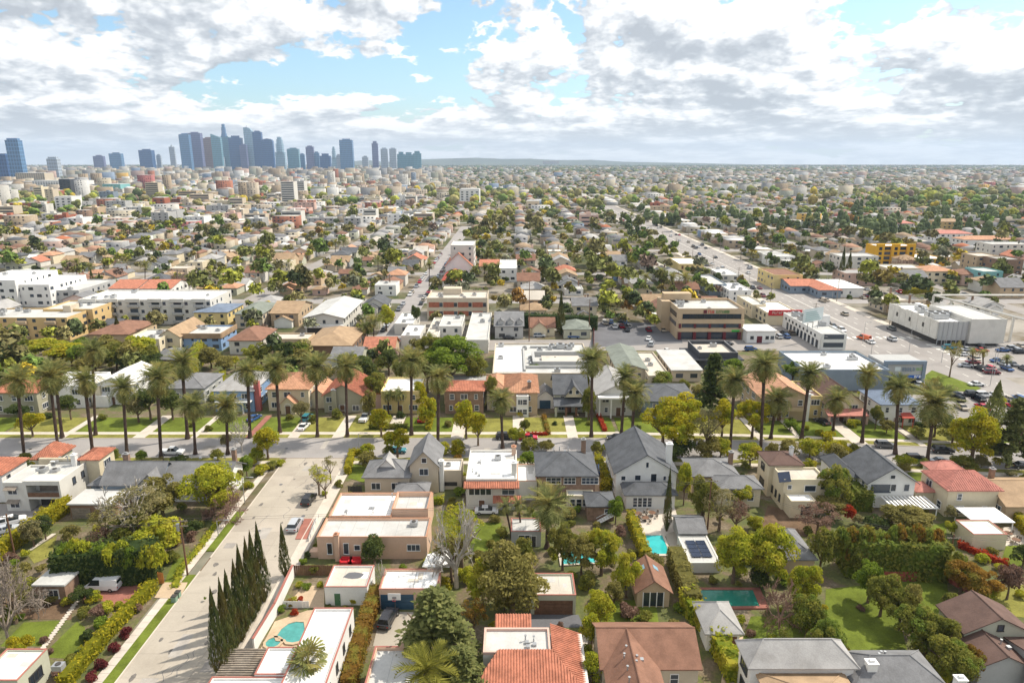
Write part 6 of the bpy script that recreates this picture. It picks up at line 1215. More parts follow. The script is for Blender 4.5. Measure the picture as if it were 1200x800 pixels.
patch('lawn', [(550, 646), (556, 612), (588, 612), (584, 646)], PAVE['lawn'], .06); patch('lawn', [(408, 560), (414, 542), (430, 542), (428, 566)], PAVE['lawn'], .06); patch('lawn', [(1062, 566), (1064, 552), (1088, 552), (1090, 566)], PAVE['lawn'], .06); patch('driveway', [(695, 577), (698, 550), (712, 540), (716, 577)], PAVE['sandy'], .052)
patch('brick_path', [(346, 632), (356, 608), (368, 608), (360, 632)], PAVE['brickpave'], .14); patch('terrace', [(1172, 640), (1176, 618), (1230, 612), (1240, 636)], PAVE['walk'], .07); patch('patio', [(890, 622), (900, 592), (975, 610), (972, 632)], PAVE['soil'], .05)
patch('green_island', [(1084, 440), (1092, 434), (1150, 455), (1140, 459), (1084, 457)], PAVE['lawn'], .12); patch('parking_lot', [(690, 407), (698, 378), (794, 378), (800, 402)], PAVE['darkasphalt'], .05); patch('parking_lot', [(874, 403), (880, 385), (930, 376), (962, 403)], PAVE['road'], .05); patch('parking_lot', [(1040, 492), (1060, 462), (1200, 470), (1240, 500), (1140, 505)], PAVE['road'], .05)
def pool(poly, label, wm, deck=.7, dm=None):
    x = sum(p[0] for p in poly)/len(poly); y = sum(p[1] for p in poly)/len(poly); t = thing('swimming_pool', (x, y, 0), label, 'swimming pool'); poly = ccw(poly); n = len(poly)
    mb = MB(); o = [(x+(p[0]-x)*(1+deck/max(1, sqrt((p[0]-x)**2+(p[1]-y)**2))), y+(p[1]-y)*(1+deck/max(1, sqrt((p[0]-x)**2+(p[1]-y)**2)))) for p in poly]
    for i in range(n):
        j = (i+1) % n; mb.face([(o[i][0], o[i][1], .26), (o[j][0], o[j][1], .26), (poly[j][0], poly[j][1], .26), (poly[i][0], poly[i][1], .26)]); mb.face([(poly[i][0], poly[i][1], .26), (poly[j][0], poly[j][1], .26), (poly[j][0], poly[j][1], .02), (poly[i][0], poly[i][1], .02)]); mb.face([(o[i][0], o[i][1], 0), (o[j][0], o[j][1], 0), (o[j][0], o[j][1], .26), (o[i][0], o[i][1], .26)])
    part(t, 'coping', mb, dm or PAVE['walk']); mb = MB(); mb.face([(p[0], p[1], .17) for p in poly]); part(t, 'water', mb, wm); EX.append((min(p[0] for p in poly), max(p[0] for p in poly), min(p[1] for p in poly), max(p[1] for p in poly))); return t
landmark('the turquoise pool', *R(766, 640)); landmark('the kidney pool', *R(340, 742))
pool([R(751, 628), R(776, 628), R(785, 650), R(757, 650)], 'bright turquoise rectangular swimming pool beside the clipped hedge', WATER['turq']); pool([R(812, 692), R(882, 692), R(890, 711), R(818, 712)], 'green rectangular swimming pool under overhanging shrubs', WATER['green'], 1.4, PAVE['brickpave']); pool([R(658, 648), R(694, 645), R(698, 660), R(660, 662)], 'small turquoise pool mostly hidden behind dense trees', WATER['turq'])
kp = [R(*p) for p in ((356, 730), (347, 729.5), (338, 732), (330, 738), (325, 745), (327, 750), (334, 750), (336, 753), (343, 754), (352, 752), (358, 742))]
pool(kp, 'kidney-shaped blue-green pool with small round spa by the white house', WATER['pale'], .5, PAVE['sandy']); sx, sy = R(321, 752); pool([(sx+1.05*cos(a*.628), sy+1.05*sin(a*.628)-.3) for a in range(10)], 'round blue-green spa tub at the edge of the kidney pool', WATER['pale'], .35, PAVE['sandy'])
def fence(pts, h, m, label, name='fence', wall=False, capm=None, pitch=.32, z0=0):
    t = thing(name, (*pts[0], z0), label, 'wall' if wall else 'fence'); mb = MB(); pb = MB(); cb = MB()
    for (ax, ay), (bx, by) in zip(pts[:-1], pts[1:]):
        L = sqrt((bx-ax)**2+(by-ay)**2); ex, ey = (bx-ax)/L, (by-ay)/L; nx, ny = -ey, ex
        def q(u0, u1, v0, v1): return [(ax+ex*u0+nx*v0, ay+ey*u0+ny*v0), (ax+ex*u1+nx*v0, ay+ey*u1+ny*v0), (ax+ex*u1+nx*v1, ay+ey*u1+ny*v1), (ax+ex*u0+nx*v1, ay+ey*u0+ny*v1)]
        if wall: mb.prism(q(0, L, -.12, .12), z0, z0+h); cb.prism(q(-.05, L+.05, -.18, .18), z0+h+.005, z0+h+.1)
        else:
            n = int(L/pitch)
            for i in range(n): mb.prism(q(i*pitch, i*pitch+pitch-.03, -.02+.012*(i % 2), .02+.012*(i % 2)), z0, z0+h+.03*sin(i*2.7))
            for i in range(int(L/2.4)+1): pb.prism(q(min(L-.1, i*2.4), min(L, i*2.4+.1), .035, .13), z0, z0+h+.06)
    if wall: part(t, 'wall', mb, m); part(t, 'coping', cb, capm or m)
    else: part(t, 'boards', mb, m, kind='stuff'); part(t, 'posts', pb, m, kind='stuff')
    return t
fence([R(298, 764), R(323, 722), R(344, 676)], 2.2, WALL['white'], 'white garden wall with red coping along the cypress row', 'garden_wall', True, TRIM['red']); fence([R(345, 674), R(391, 674)], 1.9, TRIM['brown'], 'dark brown board fence behind the salmon house garden', 'wooden_fence')
fence([R(1035, 681), R(1110, 681), R(1142, 700)], 1.8, TRIM['redwood'], 'red board fence in front of the tall bronze hedge', 'wooden_fence'); fence([R(174, 684), R(186, 668)], 1.9, TRIM['wood'], 'grey weathered board fence at the brick drive', 'wooden_fence'); fence([R(186, 684), R(193, 684)], 2.1, TRIM['orangewood'], 'bright orange wooden gate at the brick drive', 'gate')
fence([R(408, 577), R(426, 577)], 1.5, TRIM['dark'], 'dark fence at the beige corner house', 'wooden_fence'); fence([R(332, 712), R(365, 712)], 1.2, TRIM['white'], 'low white picket railing across the pool garden', 'picket_fence', pitch=.5); fence([R(373, 607), R(362, 635)], .9, TRIM['white'], 'white picket fence beside the brick path', 'picket_fence', pitch=.4); fence([R(820, 570), R(829, 650)], 1.7, TRIM['wood'], 'long grey board fence beside the yellow house', 'wooden_fence'); fence([R(696, 407), R(696, 378)], 1.4, TRIM['redwood'], 'low rusty fence along the parking lot edge', 'fence')
# ------------------------------------------------------------------ hedges
hp = R
hedge([hp(74, 808), hp(128, 745), hp(181, 690)], 1.7, 2.0, 'hedge', 'long clipped yellow-green hedge left of the side street pavement', dens=9, size=.2)
for i, (px, py) in enumerate(((108, 797), (119, 783), (134, 763), (149, 745))): shrub(px, py, 19, 'burgundy', ['dark red clipped ball shrub nearest the bottom edge', 'dark red ball shrub, second from the bottom in its row', 'dark red ball shrub, second from the top in its row', 'dark red ball shrub at the top end of its row'][i], group='red ball shrubs', hf=.95)
hedge([hp(70, 684), hp(186, 676)], 4.2, 6.2, 'dark', 'tall dark ficus hedge behind the white van', dens=9, size=.3, rough=.07)
for i in range(9): T(72+i*13.5, 640-rng.uniform(0, 6), 26, 16, 684-rng.uniform(0, 3), 'lime' if i % 3 else 'green', 'small', trunk=False, group='leafy tops of the dark hedge', name='shrub', cat='shrub', adj='lime leafy top of the ficus hedge')
hedge([hp(-8, 660), hp(82, 597)], 1.7, 3.2, 'hedge', 'long clipped yellow-green hedge beside the cream mission house', dens=9, size=.22)
hedge([hp(408, 815), hp(427, 742), hp(442, 700)], 2.1, 2.6, 'rust', 'clipped orange-brown hedge between white house and blue-doored garage', dens=12, size=.17, rough=.05)
hedge([hp(407, 556), hp(413, 532)], 1.4, 1.6, 'hedge', 'clipped hedge along the corner lot, nearest the side street'); hedge([hp(414, 533), hp(432, 533)], 1.3, 1.5, 'hedge', 'clipped hedge of the corner lot facing the palm street')
hedge([hp(703, 575), hp(714, 575), hp(700, 540)], 1.5, 2.2, 'hedge', 'clipped hedge between brick house and white gabled house'); hedge([hp(735, 652), hp(752, 648)], 1, 1, 'mid', 'low dark clipped hedge beside the turquoise pool'); hedge([hp(757, 660), hp(738, 612)], 1.6, 2.6, 'hedge', 'narrow clipped yellow hedge left of the turquoise pool'); hedge([hp(812, 720), hp(789, 660)], 2.6, 3.6, 'olive', 'tall narrow olive hedge between pavilion and green pool', dens=9, size=.22)
hedge([hp(862, 800), hp(832, 745), hp(802, 712)], 2.4, 3.0, 'lime', 'bushy yellow-green hedge along the sandy driveway', dens=8, size=.3, rough=.2); hedge([hp(985, 668), hp(1102, 674)], 4.6, 6.6, 'autumn', 'massive bronze-green hedge across the back gardens', dens=10, size=.3, rough=.05)
for i in range(12): T(990+i*9.8, 618+rng.uniform(-4, 3), 22, 14, 672, 'rust' if i % 2 else 'autumn', 'small', trunk=False, name='shrub', cat='shrub', group='tops of the bronze hedge', adj='bronze leafy top of the massive hedge')
hedge([hp(1180, 665), hp(1122, 640)], 1.0, 1.2, 'red', 'low red-leaved hedge beside the cream pool house'); hedge([hp(1012, 600), hp(985, 560)], 3.4, 4.0, 'autumn', 'bulky bronze hedge beside the white dark-gabled house', dens=9); hedge([hp(1215, 640), hp(1172, 592)], 1.6, 2.4, 'hedge', 'clipped hedge behind the yellow pink-roofed house'); hedge([hp(840, 655), hp(905, 662)], 1.6, 1.8, 'mid', 'clipped dark hedge below the solar-panel outbuilding')
hedge([hp(500, 590), hp(520, 590)], 1.4, 1.5, 'lime', 'short bright hedge behind the beige corner house'); hedge([hp(617, 510), hp(642, 510)], 1.0, .9, 'red', 'low red clipped hedge in front of the dark-roofed craftsman'); hedge([hp(643, 510), hp(637, 488)], 1.0, 1.0, 'rust', 'red-orange clipped hedge along the craftsman driveway'); hedge([hp(709, 506), hp(701, 488)], 1.1, 1.0, 'red', 'red clipped hedge left of the columned colonial lawn'); hedge([hp(502, 505), hp(508, 480)], 1.2, 1.4, 'hedge', 'tall thin clipped hedge beside the red car driveway'); hedge([hp(432, 503), hp(478, 503)], 1.2, 1.6, 'mid', 'dark clipped hedge in front of the pale yellow house'); hedge([hp(220, 453), hp(236, 425)], 2, 7, 'lime', 'tall bright green column hedge behind the palms', dens=8, size=.3); hedge([hp(940, 512), hp(925, 490)], 1.1, .9, 'green', 'low green hedge edging the tan house lawn'); hedge([hp(1072, 500), hp(1095, 500)], 1.4, 1.4, 'dark', 'dark hedge at the white colonial with red canopy'); hedge([hp(612, 383), hp(700, 386)], 4, 5.5, 'dark', 'big dark hedge behind the small bungalows'); hedge([hp(1060, 345), hp(1090, 342)], 3, 3, 'hedge', 'low yellow-green hedge behind the sheeted building'); hedge([hp(250, 470), hp(262, 440)], 1.6, 2, 'lime', 'bright hedge by the pale blue house')
hedge([hp(205, 690), hp(212, 668), hp(236, 640), hp(262, 602)], 1.3, .6, 'lime', 'low bright groundcover strip between pavement and side street', dens=8)
# ------------------------------------------------------------------ trees near the camera
for i in range(8):      # the cypress row
    x, y = -38.9+.15*(i % 2)+.35, 76.2+2.25*i; hh = (12.8, 12.6, 12.4, 12.5, 13.4, 13.2, 13.0, 13.0)[i]
    t = thing('cypress_tree', (x, y, 0), ['front cypress of the row, nearest the bottom edge', 'second cypress from the front of the row', 'third cypress from the front of the row', 'fourth cypress from the front of the row', 'fifth cypress from the front of the row', 'sixth cypress from the front of the row', 'seventh cypress from the front of the row', 'rear cypress of the row, farthest up the street'][i], 'cypress', 'row of cypresses along the side street'); mb = MB(); mb.cyl(x, y, 0, 2.2, .16, 7); part(t, 'trunk', mb, BARK); use(t, 'crown', CR['cyp%d' % (i % 2)], (0, 0, .4), i*1.1, (1.35, 1.35, hh), LEAF['cypress'])
def cypress(px, pyb, pyt, wpx, label=None, leaf='cypress', far=False):
    x, y = R(px, pyb); hh = max(2, ZA(y, pyt)); zc = y*cos(PITCH)+H*sin(PITCH); t = thing('cypress_tree', (x, y, 0)); mb = MB(); mb.cyl(x, y, 0, hh*.3, .18, 6); part(t, 'trunk', mb, BARK); r = wpx/2*zc/FPX
    use(t, 'crown', CR['cypfar' if far else 'cyp0'], (0, 0, .3), 0, (r, r, hh), LEAF[leaf])
    if label: tag(t, label, 'cypress')
    else: auto(t, 'dark cypress', 'cypress', 'cypresses standing singly')
    return t
cypress(335, 676, 616, 15, 'single short cypress beside the side street kerb'); cypress(781, 622, 550, 11, 'slim cypress behind the white steep-gabled house'); cypress(657, 392, 343, 12, 'tall thin cypress beside the bungalow row'); cypress(110, 342, 316, 8, 'left of two cypresses behind the pale blue workshop', far=True); cypress(119, 340, 321, 9, 'right of two cypresses behind the pale blue workshop', far=True); cypress(140, 400, 372, 14, 'broad cypress between the ochre blocks and cream apartments'); cypress(637, 330, 307, 8, far=True); cypress(985, 330, 290, 9, far=True); cypress(993, 328, 296, 10, far=True); cypress(1190, 305, 283, 8, far=True)
cypress(1162, 500, 448, 26, 'dark spire-shaped conifer at the intersection corner', 'conifer')
TT = T
TT(438, 640, 33, 30, 662, 'dark', 'mid', 'dark round-topped tree against the salmon house wall'); TT(245, 565, 62, 56, 602, 'lime', 'big', 'bright green leafy tree at the corner of the side street'); TT(288, 543, 19, 26, 560, 'green', 'mid', 'rounded bright green tree right of the slate-roofed house'); TT(280, 556, 15, 22, 570, 'olive', 'small', 'clipped dark ball tree beside the lamp post', trunk=False)
TT(187, 575, 56, 46, 610, 'olive', 'big', 'olive-green tree behind the white-limbed tree'); TT(120, 606, 40, 26, 640, 'olive', 'airy'); TT(181, 622, 60, 36, 655, 'lime', 'mid'); TT(150, 612, 46, 30, 640, 'mid', 'mid'); TT(115, 628, 40, 26, 650, 'mauve', 'airy', 'reddish-brown shrubby tree above the dark hedge')
TT(36, 618, 26, 26, 640, 'grey', 'mid', 'round grey-green tree beside the pole'); TT(50, 612, 20, 22, 632, 'dark', 'mid'); TT(240, 700, 4, 4, 704, 'green', 'small', trunk=False, name='shrub', cat='shrub')
TT(512, 738, 128, 92, 792, 'conifer', 'cedar', 'big blue-green cedar with layered branches at the bottom', name='conifer_tree', cat='cedar'); TT(540, 790, 90, 60, 830, 'conifer', 'cedar', 'second cedar crown, lower right of the big cedar', name='conifer_tree', cat='cedar')
TT(600, 680, 88, 84, 722, 'olive', 'big', 'drooping green willow-like tree in front of the brown-doored garage'); TT(565, 672, 44, 40, 710, 'lime', 'mid'); TT(555, 716, 40, 42, 745, 'rust', 'airy', 'thin golden shrub tree between the cedar and willow'); TT(612, 640, 30, 24, 668, 'mid', 'mid')
TT(660, 632, 36, 46, 668, 'mid', 'big'); TT(682, 648, 36, 52, 676, 'olive', 'big'); TT(706, 638, 46, 48, 674, 'lime', 'big', 'yellow-green tree left of the turquoise pool'); TT(735, 665, 36, 46, 700, 'lime', 'big', 'bright green tree beside the skylit pavilion'); TT(765, 655, 28, 18, 672, 'olive', 'mid'); TT(703, 705, 38, 36, 736, 'lime', 'big', 'bright leafy tree beside the brown-doored garage'); TT(694, 735, 30, 34, 758, 'lime', 'mid'); TT(720, 690, 26, 22, 716, 'olive', 'mid'); TT(695, 780, 28, 40, 810, 'lime', 'mid')
TT(722, 596, 20, 36, 614, 'green', 'mid', 'slim bright green tree beside the brick garage stairs'); TT(862, 648, 50, 66, 683, 'lime', 'big', 'left of two tall yellow-green trees beside the green pool'); TT(902, 646, 62, 80, 688, 'lime', 'big', 'right and larger of two tall trees beside the green pool'); TT(944, 680, 38, 48, 716, 'lime', 'big'); TT(948, 716, 44, 52, 752, 'autumn', 'big'); TT(968, 745, 44, 52, 785, 'autumn', 'big'); TT(985, 770, 36, 40, 800, 'rust', 'mid'); TT(925, 748, 32, 24, 765, 'autumn', 'airy')
for i, (cx, cy, w_, h_, by, lf) in enumerate(((1022, 672, 38, 40, 706, 'green'), (1036, 690, 40, 44, 722, 'mid'), (1058, 708, 40, 40, 738, 'mid'), (1072, 700, 30, 34, 738, 'olive'), (1078, 730, 52, 46, 765, 'autumn'), (1100, 738, 46, 44, 772, 'mid'), (1110, 760, 46, 42, 795, 'autumn'), (1128, 778, 44, 40, 808, 'autumn'), (1142, 770, 26, 34, 800, 'rust'), (1122, 660, 26, 30, 682, 'autumn'), (1130, 668, 40, 30, 696, 'rust'), (1152, 678, 44, 26, 704, 'rust'), (1186, 672, 30, 34, 702, 'mauve'), (1006, 648, 28, 40, 676, 'mid'))): TT(cx, cy, w_, h_, by, lf, 'big' if w_ > 36 else 'mid')
TT(965, 632, 36, 40, 672, 'mid', 'mid'); TT(960, 604, 58, 34, 626, 'mauve', 'airy', 'mauve-brown rounded shrub tree below the yellow house', tm=None); TT(996, 600, 18, 22, 614, 'red', 'small', 'rust-red bush beside the bronze hedge', trunk=False); TT(977, 590, 36, 24, 606, 'olive', 'mid'); TT(1064, 604, 56, 26, 622, 'olive', 'big', 'wide olive-green tree in front of the striped patio cover'); TT(1117, 615, 16, 14, 626, 'lime', 'mid'); TT(1115, 600, 16, 18, 612, 'grey', 'small', 'blue-grey round shrub at the yellow house wall', trunk=False); TT(980, 562, 40, 42, 598, 'autumn', 'big')
TT(825, 578, 34, 56, 608, 'mid', 'big', 'dark green tree behind the low grey-roofed ranch'); TT(803, 560, 20, 50, 592, 'lime', 'mid'); TT(845, 590, 44, 50, 622, 'grey', 'airy'); TT(864, 600, 34, 40, 626, 'mauve', 'airy', 'thin brownish twiggy tree in the ranch yard'); TT(870, 575, 26, 22, 594, 'lime', 'mid'); TT(880, 530, 34, 28, 548, 'lime', 'mid'); TT(905, 528, 20, 26, 548, 'olive', 'mid'); TT(985, 530, 30, 24, 548, 'olive', 'mid'); TT(787, 528, 30, 20, 544, 'dark', 'mid')
for i, (cx, cy, w_, h_, by) in enumerate(((312, 514, 38, 34, 538), (465, 512, 38, 28, 536), (446, 491, 34, 32, 512), (546, 488, 36, 44, 514), (560, 496, 30, 34, 522), (778, 490, 52, 46, 524), (800, 482, 60, 52, 522), (795, 505, 44, 36, 534), (884, 484, 44, 40, 514), (848, 484, 36, 38, 516), (1146, 498, 56, 48, 546), (492, 460, 22, 36, 482), (500, 480, 26, 40, 500), (35, 493, 32, 28, 512))): TT(cx, cy, w_, h_, by, 'yellow', 'big' if w_ > 40 else 'mid', ['yellow street tree at the side street corner', 'yellow tree in front of the beige corner house', 'yellow tree on the pale yellow house lawn', 'tall yellow tree between brown house and pink tile house', 'yellow tree above the parked dark car', 'left crown of the big yellow tree group', 'broadest crown of the big yellow tree group', 'lowest crown of the big yellow tree group', 'yellow-green tree left of the tan balcony house', 'smaller yellow tree between two palm trunks', 'orange-yellow tree at the right end of the street', 'high yellow tree beside the brown orange-roofed house', 'lower yellow tree beside the brown orange-roofed house', 'yellow bush tree on the olive house lawn'][i], group='yellow street trees')
TT(830, 496, 44, 62, 534, 'grey', 'airy', 'grey thin-leaved tree in the middle of the yellow trees'); TT(1190, 500, 60, 70, 548, 'conifer', 'cedar', 'blue-green cedar at the right end of the palm street', name='conifer_tree', cat='cedar'); TT(836, 445, 52, 66, 486, 'dark', 'cedar', 'tall dark cedar above the yellow street trees', name='conifer_tree', cat='cedar', ); TT(527, 415, 78, 58, 462, 'green', 'big', 'huge round green tree left of the large low complex', tm=None); TT(500, 425, 36, 40, 460, 'mid', 'big'); TT(556, 430, 34, 40, 462, 'mid', 'big'); TT(505, 405, 40, 30, 455, 'mid', 'big')
for cx, cy, w_, h_, by, lf in ((15, 410, 34, 28, 425, 'dark'), (55, 405, 50, 24, 428, 'lime'), (82, 412, 60, 26, 432, 'yellow'), (110, 420, 40, 30, 440, 'olive'), (135, 415, 44, 34, 436, 'mid'), (150, 425, 34, 26, 440, 'dark'), (172, 420, 40, 30, 440, 'dark'), (190, 432, 30, 22, 445, 'mid'), (173, 465, 36, 34, 492, 'dark'), (160, 476, 30, 26, 495, 'grey'), (200, 470, 34, 30, 492, 'dark'), (246, 416, 34, 24, 432, 'olive'), (262, 425, 30, 22, 438, 'olive'), (305, 412, 34, 26, 432, 'mid'), (345, 425, 30, 24, 440, 'dark'), (428, 430, 36, 36, 456, 'dark'), (440, 450, 28, 40, 476, 'mid'), (455, 420, 30, 28, 440, 'dark'), (470, 430, 24, 30, 452, 'mid'), (432, 470, 20, 34, 490, 'olive'), (352, 478, 22, 26, 496, 'grey'), (575, 455, 20, 40, 480, 'mid'), (628, 432, 20, 16, 446, 'green'), (686, 444, 30, 22, 456, 'autumn'), (666, 448, 26, 20, 458, 'rust'), (690, 470, 22, 46, 492, 'mid'), (860, 430, 30, 26, 452, 'green'), (930, 432, 30, 22, 448, 'green'), (926, 496, 18, 16, 504, 'green'), (1028, 485, 16, 30, 504, 'mid'), (1040, 498, 24, 16, 508, 'olive'), (1098, 490, 36, 26, 512, 'dark'), (1118, 505, 40, 24, 520, 'mid'), (1075, 505, 22, 14, 514, 'mid'), (80, 472, 26, 26, 492, 'dark'), (20, 480, 26, 20, 492, 'dark'), (108, 502, 6, 5, 505, 'green'), (265, 515, 14, 22, 530, 'grey'), (615, 498, 14, 22, 512, 'mid'), (605, 508, 24, 22, 520, 'lime'), (540, 372, 14, 18, 384, 'dark'), (487, 366, 13, 26, 385, 'dark'), (452, 370, 26, 30, 388, 'lime'), (430, 385, 22, 20, 398, 'green'), (800, 452, 22, 18, 464, 'mid'), (775, 443, 30, 20, 455, 'autumn'), (1170, 470, 20, 20, 482, 'lime'), (1095, 460, 26, 40, 482, 'grey'), (1130, 500, 30, 20, 512, 'lime')): TT(cx, cy, w_, h_, by, lf, 'mid')
for px, py, w_, lf in ((110, 705, 22, 'yellow'), (125, 718, 24, 'lime'), (98, 722, 22, 'mid'), (118, 735, 24, 'green'), (103, 750, 22, 'dark'), (80, 708, 18, 'lime'), (62, 706, 20, 'olive'), (46, 704, 22, 'dark'), (30, 708, 20, 'mid'), (70, 792, 22, 'mauve'), (85, 780, 24, 'mid'), (95, 770, 20, 'dark'), (60, 765, 10, 'mauve'), (52, 752, 14, 'mauve'), (160, 716, 18, 'mauve'), (140, 712, 16, 'lime'), (25, 725, 12, 'green'), (12, 720, 14, 'mauve'), (8, 690, 26, 'olive'), (22, 676, 30, 'olive'), (40, 690, 26, 'lime'), (14, 660, 22, 'mauve'), (205, 640, 16, 'rust'), (225, 632, 18, 'mauve'), (232, 618, 18, 'mid'), (215, 622, 20, 'olive'), (243, 608, 16, 'mauve'), (262, 594, 14, 'mid'), (275, 585, 14, 'lime'), (305, 556, 22, 'lime'), (318, 550, 18, 'mid'), (328, 546, 14, 'lime'), (252, 566, 14, 'lime'), (292, 572, 16, 'lime'), (350, 688, 12, 'lime'), (360, 690, 14, 'green'), (375, 688, 12, 'lime'), (352, 704, 10, 'red'), (340, 710, 14, 'rust'), (330, 716, 14, 'green'), (345, 720, 12, 'red'), (415, 706, 18, 'lime'), (384, 712, 9, 'dark'), (405, 713, 9, 'mid'), (470, 596, 12, 'green'), (397, 570, 14, 'mid'), (380, 580, 10, 'lime'), (372, 642, 14, 'mid'), (362, 652, 14, 'dark'), (355, 660, 12, 'green'), (505, 660, 22, 'lime'), (520, 690, 24, 'yellow'), (545, 612, 22, 'lime'), (560, 655, 20, 'olive'), (575, 640, 16, 'mid'), (580, 612, 18, 'olive'), (588, 628, 20, 'mid'), (530, 590, 14, 'mid'), (540, 560, 16, 'lime'), (536, 540, 14, 'rust'), (540, 580, 18, 'green'), (625, 580, 12, 'mid'), (676, 600, 14, 'green'), (640, 612, 16, 'dark'), (670, 616, 14, 'mid'), (683, 690, 14, 'lime'), (688, 764, 16, 'lime'), (735, 722, 30, 'mauve'), (755, 728, 22, 'mid'), (720, 740, 18, 'lime'), (795, 715, 18, 'green'), (880, 745, 16, 'mauve'), (905, 752, 16, 'lime'), (890, 640, 20, 'lime'), (972, 640, 18, 'dark'), (946, 626, 16, 'mid'), (1094, 636, 16, 'lime'), (1105, 652, 14, 'mid'), (1150, 658, 20, 'lime'), (1162, 650, 18, 'mid'), (1170, 668, 16, 'lime'), (1140, 596, 16, 'grey'), (1090, 585, 16, 'olive'), (1090, 500, 12, 'mid'), (890, 505, 14, 'mid'), (960, 510, 14, 'yellow'), (945, 504, 10, 'lime'), (970, 516, 22, 'yellow'), (1000, 500, 18, 'lime'), (745, 505, 14, 'dark'), (690, 498, 10, 'mid'), (650, 498, 8, 'dark'), (610, 488, 14, 'yellow'), (560, 505, 12, 'olive'), (525, 500, 14, 'olive'), (368, 495, 16, 'mid'), (395, 490, 18, 'mid'), (470, 490, 14, 'dark'), (340, 492, 12, 'mid'), (245, 505, 12, 'mid'), (225, 500, 10, 'mid'), (120, 492, 14, 'mid'), (58, 490, 14, 'dark'), (810, 645, 18, 'dark'), (806, 688, 16, 'dark'), (835, 683, 16, 'mid'), (1020, 640, 20, 'mid'), (985, 640, 20, 'dark'), (1008, 715, 12, 'mauve'), (1195, 700, 16, 'lime')): shrub(px, py, w_, lf)
for i, (px, by, cy, kind, w_, lb) in enumerate(((535, 688, 578, 'white', 74, 'tall leafless tree with chalk-white limbs behind the salmon house'), (158, 632, 560, 'whitesmall', 88, 'leaning white-limbed tree above the ficus hedge'), (12, 760, 650, 'grey', 80, 'bare grey twiggy tree at the lower left edge'), (45, 716, 690, 'grey', 44, 'low bare grey shrub tree beside the stained garage'), (265, 610, 570, 'pink', 52, 'leafless grey-brown bush beside the lamp post'), (913, 736, 684, 'pink', 58, 'leafless pinkish-brown tree beside the green pool'), (375, 578, 540, 'whitesmall', 34, 'young thin street tree beside the dark parked car'), (448, 696, 656, 'whitesmall', 20, 'small bare white tree between the two garages'), (284, 530, 488, 'whitesmall', 30, 'small bare street tree left of the yellow corner tree'), (1060, 320, 300, 'pink', 40, None), (215, 345, 318, 'grey', 34, None))):
    x, y = R(px, by); hh = ZA(y, cy); zc = y*cos(PITCH)+H*sin(PITCH); t = thing('bare_tree', (x, y, 0)); r = w_/2*zc/FPX
    use(t, 'branches', BARE[kind], (0, 0, 0), i*.7, (r*1.25, r*1.25, hh*1.12))
    if lb: tag(t, lb, 'bare tree')
    else: auto(t, 'bare brown tree', 'bare tree', 'leafless trees')
TT(540, 612, 66, 50, 672, 'lime', 'airy'); TT(528, 640, 50, 40, 682, 'olive', 'airy'); TT(158, 590, 80, 46, 640, 'grey', 'airy'); TT(10, 690, 60, 44, 730, 'grey', 'airy'); TT(372, 553, 26, 22, 580, 'lime', 'airy'); TT(386, 541, 20, 18, 566, 'olive', 'airy'); TT(380, 560, 22, 16, 584, 'lime', 'airy'); TT(1091, 455, 26, 46, 485, 'olive', 'airy'); TT(1118, 410, 22, 34, 442, 'olive', 'airy')
for px, py in ((1105, 432), (1118, 440)): pass
for i, (px, py, w_, lf) in enumerate(((30, 545, 16, 'mid'), (130, 542, 18, 'autumn'), (165, 541, 14, 'green'), (255, 541, 16, 'mid'), (300, 541, 18, 'lime'), (430, 533, 16, 'lime'), (455, 534, 14, 'mid'), (520, 532, 16, 'lime'), (536, 533, 20, 'yellow'), (620, 531, 22, 'mid'), (640, 530, 18, 'olive'), (700, 532, 16, 'mid'), (715, 531, 18, 'lime'), (800, 535, 26, 'dark'), (830, 537, 30, 'olive'), (845, 536, 26, 'lime'), (925, 535, 24, 'olive'), (950, 536, 28, 'lime'), (980, 540, 30, 'yellow'), (1000, 540, 22, 'mid'), (1060, 550, 20, 'lime'), (1130, 555, 24, 'mid'))): TT(px, py-w_*.45, w_*1.2, w_*1.1, py, lf, 'mid')
# undergrowth filling the gardens wherever nothing else stands
def inpoly(x, y, P):
    c = False
    for i in range(len(P)):
        (a, b), (d, e) = P[i-1], P[i]
        if (b > y) != (e > y) and x < (d-a)*(y-b)/(e-b)+a: c = not c
    return c
gr = random.Random(41); k = 0; taken = []
for q in range(9000):
    if k > 300: break
    y = gr.uniform(74, 143) if gr.random() < .72 else gr.uniform(176, 234); x = gr.uniform(-1, 1)*.8*(y+20)
    if y < 144 and -56 < x < -34: continue
    if y > 150 and (x > 118 or (x > -40 and y > 190)): continue
    r = gr.choice((.7, .9, 1.1, 1.4, 1.8, 2.3)) if y < 144 else gr.choice((1.2, 1.8, 2.4, 3.0))
    if not is_free(x, y, r*(.55 if y < 150 else .95)) or any(inpoly(x, y, P) for P in NOP) or any((x-a)**2+(y-b)**2 < (r+c)**2*.6 for a, b, c in taken): continue
    k += 1; taken.append((x, y, r)); h = r*gr.uniform(.9, 1.7); lf = gr.choices(['mid', 'lime', 'green', 'dark', 'olive', 'yellow', 'mauve', 'autumn', 'grey', 'hedge'], [6, 5, 3, 4, 4, 1.2, .8, 2 if x > 0 else 1, 1.2, 1.5])[0]
    tree(x, y, h*.62, r, h*.62, lf, 'small' if r < 1.6 else 'mid', trunk=r > 1.6, name='shrub' if r < 1.6 else 'broadleaf_tree', cat='shrub' if r < 1.6 else 'tree', group='garden shrubs' if r < 1.6 else 'trees among the houses')
